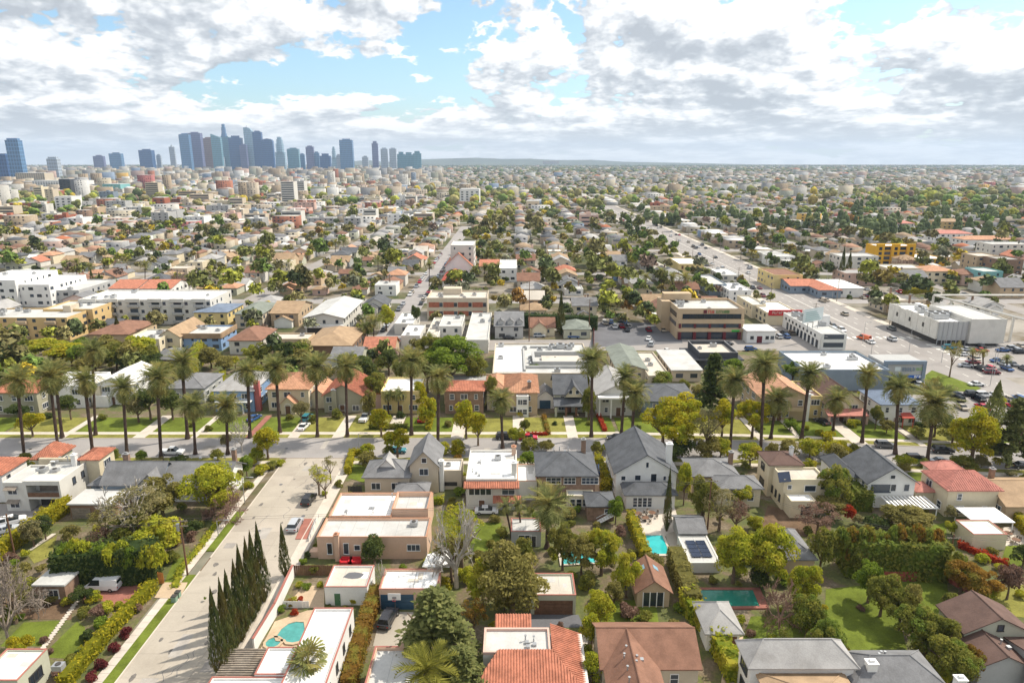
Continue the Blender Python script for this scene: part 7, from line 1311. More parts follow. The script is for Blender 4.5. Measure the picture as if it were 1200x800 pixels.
# ------------------------------------------------------------------ palms
pal = [(29, 541, 20, 445, 5.2, 14), (68, 525, 58, 441, 5.2, 16), (73, 513, 64, 436, 5, 10), (109, 533, 99, 445, 4.8, 14), (112, 510, 108, 410, 4.2, 18), (149, 535, 144, 454, 4.8, 14), (189, 540, 184, 442, 5.4, 12), (220, 514, 213, 424, 5.0, 8), (229, 532, 226, 474, 4.8, 10), (267, 532, 265, 475, 5.0, 10), (293, 513, 290, 434, 4.8, 10), (328, 507, 323, 430, 5.2, 14), (372, 512, 370, 428, 5.2, 14), (407, 512, 405, 429, 5.2, 12), (482, 510, 482, 422, 5.0, 10), (513, 530, 514, 441, 5.0, 14), (589, 525, 587, 468, 4.3, 6), (693, 512, 694, 421, 5.0, 12), (728, 510, 733, 441, 4.8, 6), (740, 518, 744, 460, 4.8, 6), (855, 534, 861, 445, 5.2, 18), (891, 537, 896, 426, 5.2, 14), (903, 514, 910, 468, 5.0, 6), (939, 515, 949, 437, 5.0, 8), (976, 505, 981, 467, 4.6, 8), (1010, 519, 1017, 439, 4.2, 16), (1049, 532, 1053, 453, 4.8, 12), (1086, 543, 1096, 471, 6.2, 6)]
for i, (bx, by, cx, cy, r, sk) in enumerate(pal): palm(bx, by, cx, cy, None, r*(.94+.12*(i*7%5)/4), 62, 'palm', sk, .36+.02*(i%4))
palm(361, 818, 361, 776, 'fan palm rising in front of the long white house', 3.1, 30, 'palm', 6, .3, fan=True, name='fan_palm', group=None); palm(500, 850, 500, 786, 'golden-fronded palm in front of the big cedar', 4.6, 40, 'palmgold', 4, .4, group=None); palm(641, 642, 643, 590, 'broad golden-green palm behind the brick house', 5.4, 48, 'palm', 10, .4, group=None); palm(600, 630, 592, 592, 'slim shaggy palm behind the pale tile-eaved house', 2.2, 24, 'palm', 14, .2, group=None); palm(612, 628, 607, 590, 'slim dark palm right of the shaggy palm', 2.0, 24, 'palm', 10, .2, group=None)
for px, by, cy in ((120, 375, 353), (133, 375, 353), (156, 374, 352), (165, 374, 354)): palm(px, by, px, cy, None, 3.4, 22, 'palm', 4, .25, detail=False, group='palms at the grey apartment block')
for px, by, cy, r in ((455, 486, 463, 2.6), (467, 486, 462, 2.8), (690, 305, 288, 4), (503, 420, 395, 3), (438, 400, 376, 5), (428, 402, 383, 4), (466, 318, 302, 3.5), (443, 318, 303, 3.5), (503, 335, 310, 4), (584, 325, 312, 4), (584, 333, 328, 4), (568, 330, 312, 4), (620, 335, 318, 4), (650, 332, 320, 3.5), (718, 338, 312, 4), (757, 345, 324, 4), (775, 345, 318, 4), (788, 345, 325, 5), (803, 345, 325, 5), (892, 285, 270, 4), (905, 290, 272, 4), (915, 292, 276, 4), (1030, 310, 300, 4), (393, 296, 284, 5), (403, 296, 282, 5), (106, 335, 312, 3.5), (90, 335, 306, 3.5), (170, 335, 310, 4), (338, 318, 308, 4), (697, 296, 285, 5), (740, 262, 252, 5), (1140, 428, 412, 2.2), (1152, 430, 413, 2.2), (1180, 432, 420, 2.5), (950, 270, 256, 5)): palm(px, by, px, cy, None, r, 22, 'palm', 4, .25, detail=False, group='palms among the houses')
# ------------------------------------------------------------------ poles, lamps and wires
def pole(px, by, pyt, label, arms=1, box=False, m=TRIM['brown']):
    x, y = R(px, by); h = ZA(y, pyt); t = thing('utility_pole', (x, y, 0), label, 'utility pole'); mb = MB(); mb.cyl(x, y, 0, h, .17, 8, 0, .12); part(t, 'pole', mb, m)
    for k in range(arms): mb = MB(); mb.box(x-1.2, x+1.2, y-.22, y-.1, h-.6-k*.9, h-.48-k*.9, 0, True); [mb.cyl(x+q, y-.16, h-.48-k*.9, h-.3-k*.9, .05, 5) for q in (-1.1, -.6, .6, 1.1)]; part(t, 'crossarm', mb, TRIM['wood'])
    if box: mb = MB(); mb.cyl(x-.45, y-.1, h-2.3, h-1.1, .28, 9); part(t, 'transformer', mb, TRIM['metal'])
    return x, y, h
P1 = pole(220, 674, 606, 'wooden utility pole with transformer can beside the side street', 2, True); P2 = pole(17, 649, 602, 'dark wooden utility pole in the garden at the left edge', 1)
P3 = pole(829, 620, 560, 'thin utility pole behind the low grey-roofed ranch', 1); P4 = pole(1109, 676, 626, 'thin utility pole beside the red board fence', 1); P5 = pole(620, 400, 330, 'utility pole at the bungalow row', 2); P6 = pole(690, 395, 350, 'utility pole at the parking lot corner', 2); P7 = pole(166, 430, 400, 'utility pole near the bright blue building', 1)
for k, (a, b) in enumerate(((P1, P3), (P3, P4), (P2, P1), (P4, (120, 95, 10)))):
    for d in (-.9, .9):
        mb = MB(); pts = [(a[0]+(b[0]-a[0])*i/12, a[1]+d*.2+(b[1]-a[1])*i/12, a[2]-.4+(b[2]-a[2])*i/12-1.6*sin(pi*i/12)+d*.1) for i in range(13)]; mb.tube(pts, .022, 3); solo('power_line', mb, TRIM['dark'], 'thin black overhead wire, the %s strand of the %s span' % ('lower' if d < 0 else 'upper', ['first long garden', 'middle garden', 'left hand garden', 'right hand garden'][k]), 'wire')
def lamp(px, by, pyt, label=None):
    x, y = R(px, by); h = max(3, ZA(y, pyt)); t = thing('street_lamp', (x, y, 0)); mb = MB(); mb.cyl(x, y, 0, h, .09, 6, 0, .06); part(t, 'post', mb, TRIM['metal']); mb = MB(); mb.tube([(x, y, h-.1), (x+.8, y, h+.25), (x+1.6, y, h+.2)], .05, 5); part(t, 'arm', mb, TRIM['metal']); mb = MB(); mb.box(x+1.5, x+2.2, y-.14, y+.14, h+.1, h+.24, 0, True); part(t, 'lamp_head', mb, TRIM['grey'])
    if label: tag(t, label, 'street lamp', 'street lamps')
    else: auto(t, 'grey street lamp', 'street lamp', 'street lamps')
lamp(287, 590, 560, 'grey street lamp on the left pavement of the side street'); lamp(421, 530, 508, 'slim street lamp at the corner of palm street and side street'); lamp(256, 628, 610, 'short grey lamp post left of the side street')
for px, by, pt in ((715, 356, 340), (975, 350, 326), (968, 342, 320), (1011, 402, 378), (1065, 412, 385), (1160, 452, 405), (1165, 440, 405), (892, 372, 350), (836, 325, 306), (878, 330, 300), (960, 415, 395), (1103, 425, 395), (1020, 420, 396)): lamp(px, by, pt)
for k in range(11):
    for x in (BX0-2.2, BX1+2.4):
        y = 268+k*48+(9 if x > 140 else 0); t = thing('utility_pole', (x, y, 0)); auto(t, 'grey-brown utility pole', 'utility pole', 'poles along the boulevard'); mb = MB(); mb.cyl(x, y, 0, 11, .17, 6, 0, .12); part(t, 'pole', mb, TRIM['wood'])
        for z in (9.6, 10.6): mb = MB(); mb.box(x-1.2, x+1.2, y-.3, y-.18, z, z+.14, 0, True); part(t, 'crossarm', mb, TRIM['wood'])
for k in range(64):
    px, py = rng.choice(((1048, 350), (1075, 346), (1025, 350), (1190, 412), (1165, 428), (1195, 440), (720, 384), (760, 388), (910, 392), (930, 396), (1175, 478), (1130, 488))); x, y = R(px, py); car_at(x+rng.randrange(-3, 4)*2.9, y+rng.choice((0, 6)), pi/2, rng.choice(('white', 'silver', 'black', 'grey', 'blue', 'red', 'beige')), rng.choice(('sedan', 'suv')), group='cars in yards and lots', detail=False)
# bins, hoop, furniture
for i, (px, py) in enumerate(((205, 705), (209, 700))):
    x, y = R(px, py); t = thing('wheelie_bin', (x, y, 0), ['nearer dark green wheelie bin at the kerb', 'farther dark green wheelie bin at the kerb'][i], 'bin', 'bins at the kerb'); mb = MB(); mb.prism([(x-.35, y-.35), (x+.35, y-.35), (x+.35, y+.35), (x-.35, y+.35)], .1, 1.05); part(t, 'body', mb, WALL['green']); mb = MB(); mb.box(x-.4, x+.4, y-.4, y+.4, 1.055, 1.16, 0, True); part(t, 'lid', mb, TRIM['dark']); mb = MB(); mb.tube([(x-.3, y+.3, .12), (x+.3, y+.3, .12)], .12, 7); part(t, 'wheels', mb, TYRE)
x, y = R(463, 723); t = thing('basketball_hoop', (x, y, 0), 'basketball hoop with white backboard before the blue garage doors', 'basketball hoop'); mb = MB(); mb.cyl(x, y+.5, 0, 3.2, .07, 6); part(t, 'post', mb, TRIM['dark']); mb = MB(); mb.box(x-.95, x+.95, y+.1, y+.16, 2.9, 4.0, 0, True); part(t, 'backboard', mb, TRIM['white']); mb = MB(); mb.box(x-.3, x+.3, y+.06, y+.095, 3.1, 3.5, 0, True); part(t, 'target_square', mb, TRIM['grey']); mb = MB(); mb.tube([(x+.23*cos(a*.524), y-.18+.23*sin(a*.524), 3.05) for a in range(13)], .025, 4); part(t, 'rim', mb, TRIM['signred'])
mb = MB(); mb.box(x-.5, x+.5, y+.2, y+.9, 0, .3); part(t, 'base', mb, TRIM['dark'])
for i, (px, py) in enumerate(((406, 660), (416, 660))):
    x, y = R(px, py); t = thing('garden_sofa', (x, y, 0), ['left red garden sofa behind the white garage', 'right red garden sofa behind the white garage'][i], 'sofa', 'red garden sofas'); 
    for nm, a in (('seat', (x-.9, x+.9, y-.4, y+.4, .15, .5)), ('backrest', (x-.9, x+.9, y+.41, y+.65, .15, 1.0)), ('armrest', (x-1.1, x-.905, y-.4, y+.6, .1, .7)), ('armrest', (x+.905, x+1.1, y-.4, y+.6, .1, .7))): mb = MB(); mb.box(*a); part(t, nm, mb, TRIM['signred'])
for i, (px, py) in enumerate(((748, 605), (756, 610), (764, 604), (742, 612), (1181, 628), (1190, 636))):
    x, y = R(px, py); t = thing('patio_table', (x, y, 0)); auto(t, 'small brown patio table', 'table', 'patio tables'); mb = MB(); mb.cyl(x, y, .68, .74, .7, 12); part(t, 'top', mb, TRIM['brown']); mb = MB(); mb.cyl(x, y, 0, .68, .07, 6); mb.cyl(x, y, 0, .05, .35, 10); part(t, 'stem', mb, TRIM['dark'])
    for k in range(4):
        a = k*pi/2+.5; cx_, cy_ = x+1.2*cos(a), y+1.2*sin(a); ch = thing('patio_chair', (cx_, cy_, 0), rz=a); auto(ch, 'brown patio chair', 'chair', 'chairs round the patio tables'); L0 = (cx_, cy_, 0)
        for nm, bb in (('seat', (-.25, .25, -.25, .25, .42, .48)), ('backrest', (.2, .26, -.25, .25, .5, .95)), ('leg', (-.24, -.19, -.24, -.19, 0, .42)), ('leg', (.19, .24, -.24, -.19, 0, .42)), ('leg', (-.24, -.19, .19, .24, 0, .42)), ('leg', (.19, .24, .19, .24, 0, .42))): mb = MB(); mb.box(*bb, 0, True); part(ch, nm, mb, TRIM['wood'], base=(0, 0, 0))
mb = MB(); x, y = R(512, 655, 2.6); mb.face([(x-2.2, y-2, 2.5), (x+2.6, y-1.2, 1.9), (x+1.5, y+2.5, 3.1), (x-1.8, y+1.8, 2.4)]); mb.face([(x-2.2, y-2, 2.47), (x+2.6, y-1.2, 1.87), (x+1.5, y+2.5, 3.07), (x-1.8, y+1.8, 2.37)][::-1]); solo('shade_sail', mb, TRIM['white'], 'white shade sail hung beside the salmon house', 'shade sail')
# ------------------------------------------------------------------ vehicles
car(121, 690, pi, 'white', 'van', 'white panel van parked on the red brick drive'); car(346, 618, 1.55, 'silver', 'suv', 'silver car parked by the brick path on the side street'); car(362, 588, 1.52, 'black', 'suv', 'black car parked under the young street tree'); car(455, 728, 1.4, 'black', 'suv', 'dark car in front of the blue garage doors'); car(592, 514, 0, 'black', 'suv', 'black car parked left of the red car'); car(619, 515, 0, 'red', 'sedan', 'bright red car parked on the palm street'); car(722, 515, pi, 'black', 'sedan', 'black saloon parked under two palms'); car(465, 530, 0, 'teal', 'sedan', 'dark teal car before the beige corner house')
car(202, 532, 0, 'white', 'pickup', 'white pickup parked behind the slate-roofed corner house'); car(356, 502, 1.45, 'white', 'sedan', 'white saloon on the driveway, nearer the street'); car(360, 492, 1.5, 'teal', 'suv', 'dark green car on the driveway behind the white saloon'); car(428, 492, 1.45, 'white', 'pickup', 'white truck beside the pale yellow house hedge'); car(495, 493, 1.5, 'red', 'suv', 'red car on the driveway beside the thin hedge'); car(298, 492, 1.3, 'blue', 'sedan', 'small blue car beside the pale blue house'); car(14, 614, .6, 'white', 'suv', 'white car in the court of the cream mission house'); car(6, 624, .6, 'silver', 'sedan', 'silver car half outside the left edge')
car(963, 496, 1.9, 'black', 'sedan', 'black car on the drive of the red-porch house'); car(970, 490, 1.9, 'silver', 'suv', 'silver car behind the black one on the red-porch drive'); car(1037, 524, -.1, 'grey', 'suv', 'grey car parked on the far kerb near a palm'); car(1073, 540, -.1, 'black', 'suv', 'black car at the near kerb beside a thick palm'); car(1102, 543, -.1, 'silver', 'sedan', 'silver car at the near kerb right of the thick palm'); car(1104, 530, -.1, 'black', 'suv', 'black car on the far kerb under the dark trees'); car(1167, 532, -.12, 'black', 'suv', 'black car at the far kerb near the orange tree'); car(1198, 548, -.1, 'black', 'sedan', 'dark car at the right edge of the street'); car(704, 553, 1.5, 'blue', 'suv', 'blue car squeezed beside the brick house'); car(885, 532, 0, 'grey', 'sedan', 'grey car in tree shade on the palm street'); car(977, 536, .3, 'white', 'sedan', 'white car half hidden by bronze bushes'); car(570, 601, 0, 'white', 'sedan', 'white car behind the pale tile-eaved house')
car(1012, 398, 2.0, 'orange', 'van', None, adj='orange and white bus', wh=True); 
cr = random.Random(5); cols = ['white', 'silver', 'black', 'grey', 'white', 'silver', 'black', 'blue', 'red', 'beige', 'maroon']
for px, py, rz, c, ty in ((1020, 402, 1.57, 'white', 'sedan'), (1045, 399, 1.57, 'silver', 'suv'), (1112, 409, 0, 'teal', 'suv'), (1133, 411, 0, 'silver', 'sedan'), (1130, 417, 0, 'white', 'sedan'), (1150, 412, 0, 'red', 'sedan'), (1175, 412, 0, 'blue', 'sedan'), (1187, 410, 0, 'silver', 'suv'), (1195, 414, 0, 'black', 'suv'), (1168, 424, .2, 'blue', 'sedan'), (1132, 430, -.3, 'silver', 'sedan'), (1140, 426, -.3, 'maroon', 'sedan'), (1162, 438, -.2, 'maroon', 'suv'), (1144, 452, 0, 'white', 'sedan'), (1140, 464, 0, 'black', 'suv'), (1152, 465, 0, 'white', 'suv'), (1165, 465, 0, 'white', 'sedan'), (1120, 464, 0, 'black', 'sedan'), (1118, 500, .1, 'white', 'sedan'), (1075, 452, 1.2, 'white', 'suv'), (1180, 490, .3, 'silver', 'sedan'), (880, 411, 0, 'blue', 'suv'), (760, 398, 1.3, 'white', 'sedan'), (763, 405, 1.3, 'silver', 'suv'), (781, 414, .1, 'white', 'pickup'), (808, 420, 1.0, 'white', 'suv'), (812, 415, 1.0, 'silver', 'suv'), (632, 395, 0, 'silver', 'suv'), (672, 396, 0, 'blue', 'suv'), (656, 388, .4, 'white', 'sedan'), (596, 397, 0, 'black', 'sedan'), (708, 379, 1.5, 'white', 'suv'), (716, 379, 1.5, 'blue', 'suv'), (730, 378, 0, 'black', 'sedan'), (852, 404, 0, 'grey', 'sedan')): car(px, py, rz, c, ty, group='cars on streets and lots', detail=False)
for k in range(34):
    y = 252+k*7.4+cr.uniform(-1, 1)
    for x, rz in ((-43.2, pi/2), (-51.6, -pi/2)):
        if cr.random() < .6: car_at(x, y, rz, cr.choice(cols), cr.choice(['sedan', 'sedan', 'suv']), group='cars parked along the second street', detail=False)
for k in range(70):
    y = 262+cr.random()**1.3*700; x = cr.choice((BX0+2, BX0+4.5, BX0+8, BX0+12, BX1-12, BX1-8, BX1-4.5, BX1-2)); car_at(x, y, pi/2 if x > 139 else -pi/2, cr.choice(cols), cr.choice(['sedan', 'sedan', 'suv', 'van']), group='cars on the boulevard', detail=False)
for px, py in ((1080, 352), (1068, 348), (1058, 352), (1050, 346), (1012, 348), (1016, 340), (880, 300), (872, 296), (930, 384), (1100, 348), (1130, 346), (220, 402), (226, 408), (240, 366), (302, 380), (318, 388), (215, 398), (690, 330), (700, 328), (330, 372), (480, 372)): car(px, py, cr.uniform(0, 3), cr.choice(cols), 'sedan', group='cars in yards and lots', detail=False)
# ------------------------------------------------------------------ the city beyond, house by house and then as a mass
fr = random.Random(77)
EX += [(200, 230, -20, 300)] if False else []
wallw = [('white', 3), ('cream', 5), ('beige', 7), ('grey', 2.5), ('offwhite', 4), ('pink', 1.5), ('sage', 3), ('tan', 5), ('blue', .5)]
roofw = [('grey', 6), ('darkgrey', 3), ('brown', 4), ('tan', 4), ('lightgrey', 4), ('tile', .8), ('salmon', 1.2), ('white', 1), ('green', 1.5), ('flatgrey', 2), ('flatbeige', 3)]
def pick(L): return fr.choices([a for a, b in L], [b for a, b in L])[0]
rword = {'grey': 'grey', 'darkgrey': 'charcoal', 'brown': 'brown', 'tan': 'tan', 'lightgrey': 'pale grey', 'tile': 'terracotta', 'salmon': 'salmon tile', 'white': 'white', 'green': 'greenish', 'flatgrey': 'grey', 'flatbeige': 'beige', 'gravel': 'gravel'}
def seen(x, y, m=1.12): return abs(x)*FPX < 600*m*(y*cos(PITCH)+H*sin(PITCH))
def in_road(x, y, r): return not is_free(x, y, r)
ROADX = [-128, -210, -292, -374, -456, 232, 314, 396, 478]; ROADY = [326, 410, 520, 640, 760, 900, 1060, 1240, 1440, 1700, 2000]
for x in ROADX: EX.append((x-5.5, x+5.5, 262, 2300))
for y in ROADY: EX.append((-1600, 1600, y-6, y+6))
NEX = len(EX)
EXA = np.array(EX)
def free_np(x, y, r): return not np.any((EXA[:, 0]-r < x) & (x < EXA[:, 1]+r) & (EXA[:, 2]-r < y) & (y < EXA[:, 3]+r))
lots_ = []
def streets_x(): return sorted(ROADX+[-47.5, 139.5, 20, 76])
xs_ = streets_x(); xs_ = [xs_[0]-82, *xs_, xs_[-1]+82]
for a, b in zip(xs_[:-1], xs_[1:]):
    rows = [(a+11, 1), (b-11, 1)] if b-a < 70 else [(a+16, 1), ((a+b)/2-9, 0), ((a+b)/2+9, 0), (b-16, 1)]
    for xc, frn in rows:
        y = 262.0
        while y < 1300:
            st = fr.uniform(11.5, 14.5); yy = y+st/2; y += st
            x = xc+fr.uniform(-2, 2)
            if not seen(x, yy): continue
            if not frn and fr.random() < .25: continue
            lots_.append((x, yy, frn))
lots_.sort(key=lambda t: t[1])
extra = [(-60+fr.uniform(-160, 160), fr.uniform(212, 236), 1) for k in range(26)]
# masses: one coloured mesh for all far houses, one for far trees
class Mass:
    def __init__(s): s.V = []; s.F = []; s.C = []; s.n = 0
    def add(s, V, F, c): s.V.append(V); s.F.append(np.asarray(F)+s.n); s.C.append(np.asarray(c)); s.n += len(V)
    def build(s, name, m, label):
        me = npmesh(name, np.vstack(s.V), np.vstack(s.F), [m], None, np.vstack(s.C)); o = bpy.data.objects.new(name, me); link(o); o['kind'] = 'stuff'; o['label'] = label; return o
HM = Mass(); TM = Mass(); BM = Mass()
WC = {k: np.array(v)*.8 for k, v in (('white', (.74, .73, .70)), ('cream', (.62, .55, .42)), ('beige', (.55, .47, .37)), ('grey', (.4, .4, .4)), ('offwhite', (.62, .60, .55)), ('pink', (.58, .42, .36)), ('sage', (.45, .46, .37)), ('tan', (.47, .37, .26)), ('blue', (.3, .38, .5)))}
RC = {k: np.array(v)*.88 for k, v in (('grey', (.2, .2, .21)), ('darkgrey', (.11, .115, .125)), ('brown', (.23, .13, .09)), ('tan', (.36, .26, .17)), ('lightgrey', (.38, .37, .36)), ('tile', (.45, .16, .08)), ('salmon', (.47, .27, .18)), ('white', (.76, .75, .73)), ('green', (.18, .21, .17)), ('flatgrey', (.5, .49, .47)), ('flatbeige', (.54, .49, .42)))}
def mass_house(M, x, y, w, d, h, wc, rc, hip=True, win=True):
    a, b, c, e = x-w/2, x+w/2, y-d/2, y+d/2; wc = wc*fr.uniform(.85, 1.1)
    V = [(a, c, 0), (b, c, 0), (b, e, 0), (a, e, 0), (a, c, h), (b, c, h), (b, e, h), (a, e, h)]; Fq = [(0, 1, 5, 4), (1, 2, 6, 5), (3, 0, 4, 7)]; C = [wc]*3
    if hip:
        k = min(w, d)*.42; r1, r2 = ((x, c+k, h+k*.5), (x, e-k, h+k*.5)) if d > w else ((a+k, y, h+k*.5), (b-k, y, h+k*.5)); V += [r1, r2]
        if d > w: Fq += [(4, 5, 8, 8), (5, 6, 9, 8), (6, 7, 9, 9), (7, 4, 8, 9)]
        else: Fq += [(4, 5, 9, 8), (5, 6, 9, 9), (6, 7, 8, 9), (7, 4, 8, 8)]
        C += [rc]*4
    else: Fq.append((4, 5, 6, 7)); C.append(rc)
    if win:
        nf = max(1, int(h/3)); nw = max(2, int(w/4)); dk = np.array((.07, .075, .085))
        for f in range(nf):
            for i in range(nw):
                if fr.random() < .25: continue
                u = a+w*(i+.5)/nw; z = h*(f+.55)/nf; q = min(.9, w/nw*.3); k = len(V); V += [(u-q, c-.06, z-.7), (u+q, c-.06, z-.7), (u+q, c-.06, z+.7), (u-q, c-.06, z+.7)]; Fq.append((k, k+1, k+2, k+3)); C.append(dk)
    # triangles written as quads with a doubled corner are split here
    F2 = []; C2 = []
    for f, cc in zip(Fq, C):
        F2.append((f[0], f[1], f[2])); C2.append(cc)
        if f[2] != f[3] and f[3] != f[0]: F2.append((f[0], f[2], f[3])); C2.append(cc)
    M.add(np.array(V, float), F2, C2)
nh = 0
occupied = []
for x, y, frn in extra+lots_:
    w, d, h = (fr.uniform(9, 12), fr.uniform(9.5, 13), fr.choice((3.4, 3.6, 5.6, 6.0))) if frn else (fr.uniform(5, 7.5), fr.uniform(6, 9), 2.9)
    if x > 165 or y > 480: w *= 1.1
    if not free_np(x, y, max(w, d)/2+.3): continue
    near_b = abs(x-139.5) < 45
    wl, rf = pick(wallw), pick(roofw)
    if near_b: rf = fr.choice(['white', 'flatgrey', 'flatbeige', 'white', 'flatgrey']); w, d, h = fr.uniform(13, 20), fr.uniform(11, 14), fr.uniform(4.5, 6.5)
    flat = rf in ('white', 'flatgrey', 'flatbeige') and (near_b or fr.random() < .75)
    occupied.append((x, y, max(w, d)/2))
    if nh < 235 and y < 640:
        nh += 1
        big = h > 5
        nm = ('shop' if near_b else 'house') if frn else 'garage'; zr = h+min(w, d)*fr.uniform(.2, .3)
        t = thing(nm, (x, y, 0)); wm = WALL.get(wl, WALL['white'])
        vol(t, (x-w/2, x+w/2, y-d/2, y+d/2), 0, h, wm, 'flat' if flat else fr.choice(['hip', 'gable', 'gable']), ROOF[rf], zr, fr.choice('XY'), sides='S' if y > 330 else ('S'+('E' if x < 0 else 'W')), rr=fr, far=True, pitch=3.6)
        if not flat and frn and fr.random() < .6: q = fr.uniform(2.4, 3.4); vol(t, (x-w*.3, x+w*.15, y-d/2-q, y-d/2-.04), 0, 2.8, wm, 'gable', ROOF[rf], 4.1, 'Y', ov=.3, far=True, rr=fr)
        if fr.random() < .4: chimney(t, x+fr.uniform(-w/3, w/3), y+d/4, h, zr+.8, .7, .7)
        if flat and fr.random() < .7: ac(t, x+fr.uniform(-w/4, w/4), y+fr.uniform(-d/4, d/4), h-.45, .9)
        auto(t, '%s%s with %s %s roof' % ({'offwhite': 'off-white '}.get(wl, wl+' '), ('two-storey ' if big and not near_b else '')+nm, rword[rf], 'flat' if flat else 'pitched'), nm, {'house': 'houses of the blocks behind', 'garage': 'garages in the back yards', 'shop': 'shops along the boulevard'}[nm])
    else: mass_house(HM, x, y, w, d, h, WC[wl], RC[rf], not flat, y < 800)
EX = EX[:NEX]
# larger blocks: apartments and offices as things out to about a mile, the farther ones as a mass
bw = [('white', 3), ('offwhite', 5), ('beige', 6), ('cream', 3), ('grey', 3), ('redbrick', 3.5), ('tan', 2), ('brick', 2), ('pink', 1.5), ('ochre', .5), ('slate', 1), ('rose', .6)]
WORDW = {'redbrick': 'red brick', 'brick': 'brown brick', 'offwhite': 'off-white', 'rose': 'dark red'}
nb = 0; placed = []
EXA2 = EXA
for k in range(2600):
    y = 700+fr.random()**1.5*2300; x = fr.uniform(-1, 1)*.8*(y+60)
    dens = .75 if x < -.12*y else .13
    if fr.random() > dens: continue
    w, d, h = fr.uniform(12, 32), fr.uniform(10, 20), fr.choice((6.5, 7, 9.5, 9.5, 10, 12, 15 if x < -100 else 7))
    if x < -300 and y > 900 and fr.random() < .12: h = fr.uniform(22, 40)
    if abs(x-139.5) < 22+w/2 or abs(x+47.5) < 7+w/2: continue
    if any(abs(x-a) < (w+c)/2+3 and abs(y-b) < (d+e)/2+4 for a, b, c, e in placed): continue
    placed.append((x, y, w, d)); wl = pick(bw); rf = fr.choice(['white', 'flatgrey', 'flatbeige', 'lightgrey', 'gravel', 'white', 'tile' if fr.random() < .25 else 'flatgrey'])
    if y < 1500 and nb < 150:
        nb += 1; t = thing('apartment_building', (x, y, 0)); wm = WALL[wl]; wb_ = MB(); wb_.box(x-w/2, x+w/2, y-d/2, y+d/2, 0, h); part(t, 'wall', wb_, wm); rb = MB(); rb.box(x-w/2+.4, x+w/2-.4, y-d/2+.4, y+d/2-.4, h+.01, h+.12); part(t, 'roof', rb, ROOF[rf]); pb = MB()
        for q in ((x-w/2, x+w/2, y-d/2, y-d/2+.4), (x-w/2, x+w/2, y+d/2-.4, y+d/2), (x-w/2, x-w/2+.4, y-d/2+.4, y+d/2-.4), (x+w/2-.4, x+w/2, y-d/2+.4, y+d/2-.4)): pb.box(*q, h+.005, h+.7)
        part(t, 'parapet', pb, wm); nf = int(h/3.1)
        st = fr.random()
        if st < .35:
            for f in range(nf): mb = MB(); mb.box(x-w/2+1, x+w/2-1, y-d/2-.06, y-d/2+.03, f*h/nf+1.1, f*h/nf+2.5); part(t, 'window_band', mb, GLASS)
        else: auto_windows(t, x-w/2, x+w/2, y-d/2, y+d/2, .3, h, 'S', fr, far=True, pitch=5.2)
        ph = MB(); ph.box(x-2.5, x+2, y-2, y+2.2, h+.13, h+2.8); part(t, 'penthouse', ph, wm)
        auto(t, '%s %s block with %s roof' % (WORDW.get(wl, wl), 'low' if h < 10 else ('tall' if h > 15 else 'mid-height'), rword[rf]), 'apartments', 'apartment blocks in the middle distance')
    else:
        col = np.array({'redbrick': (.33, .14, .09), 'brick': (.26, .17, .12), 'ochre': (.6, .38, .1), 'slate': (.24, .29, .36), 'rose': (.4, .15, .14)}.get(wl, WC.get(wl, WC['white']))); mass_house(BM, x, y, w, d, h, col, RC.get(rf, np.array((.4, .39, .37))), False, y < 2300)
for k in range(14000):
    y = 1250+fr.random()**1.5*6200; x = fr.uniform(-1, 1)*.8*y
    if fr.random() > (.95 if x < -.1*y else .62) or (y < 1500 and (abs(x-139.5) < 24 or abs(x+47) < 9)): continue
    far_ = y > 2600; w, d = fr.uniform(9, 16)*(1.7 if far_ else 1), fr.uniform(9, 16)*(1.6 if far_ else 1); h = fr.choice((3.5, 4, 6, 6.5))*(1.2 if far_ else 1)
    if fr.random() < (.14 if x < -.1*y else .05): h = fr.uniform(9, 22); w *= 1.6
    wl, rf = pick(wallw), pick(roofw); mass_house(HM, x, y, w, d, h, WC[wl], RC[rf], fr.random() < .5, False)
for k in range(300):
    y = fr.uniform(2300, 4500); x = -y*fr.uniform(.1, .8); w = fr.uniform(18, 45); wl, rf = pick(wallw), pick(roofw); mass_house(BM, x, y, w, w*.6, fr.uniform(12, 38), WC[wl]*.85, RC[rf], False, False)
# trees of the blocks behind
tl = [('mid', 6), ('dark', 2.5), ('olive', 5), ('green', 2.5), ('lime', 3.5), ('yellow', 1.2), ('mauve', .8), ('grey', 1.2), ('autumn', 1), ('rust', .2)]
nt_ = 0; np_ = 0
def busy(x, y, r): return any(abs(x-a) < c+r*.3 and abs(y-b) < c+r*.3 for a, b, c in occ_near.get((int(x//40), int(y//40)), ()))
occ_near = {}
for a, b, c in occupied+[(x, y, max(w, d)/2) for x, y, w, d in placed]:
    for i in (-1, 0, 1):
        for j in (-1, 0, 1): occ_near.setdefault((int(a//40)+i, int(b//40)+j), []).append((a, b, c))
ico = None
def blob(seed):
    rg = np.random.default_rng(seed); import bmesh as _b
    bm = _b.new(); _b.ops.create_icosphere(bm, subdivisions=2, radius=1); V = np.array([v.co[:] for v in bm.verts]); Fc = np.array([[v.index for v in f.verts] for f in bm.faces]); bm.free()
    n = rg.normal(0, 1, (5, 3)); V = V*(1+.13*np.sin(V@n.T*2.3).sum(1, keepdims=True)*.5+rg.normal(0, .09, (len(V), 1))); return V, Fc
def blob1(seed):
    rg = np.random.default_rng(seed); import bmesh as _b
    bm = _b.new(); _b.ops.create_icosphere(bm, subdivisions=1, radius=1); V = np.array([v.co[:] for v in bm.verts]); Fc = np.array([[v.index for v in f.verts] for f in bm.faces]); bm.free()
    return V*(1+rg.normal(0, .16, (len(V), 1))), Fc
BL = [blob(i) for i in range(6)]; BL1 = [blob1(i) for i in range(6)]
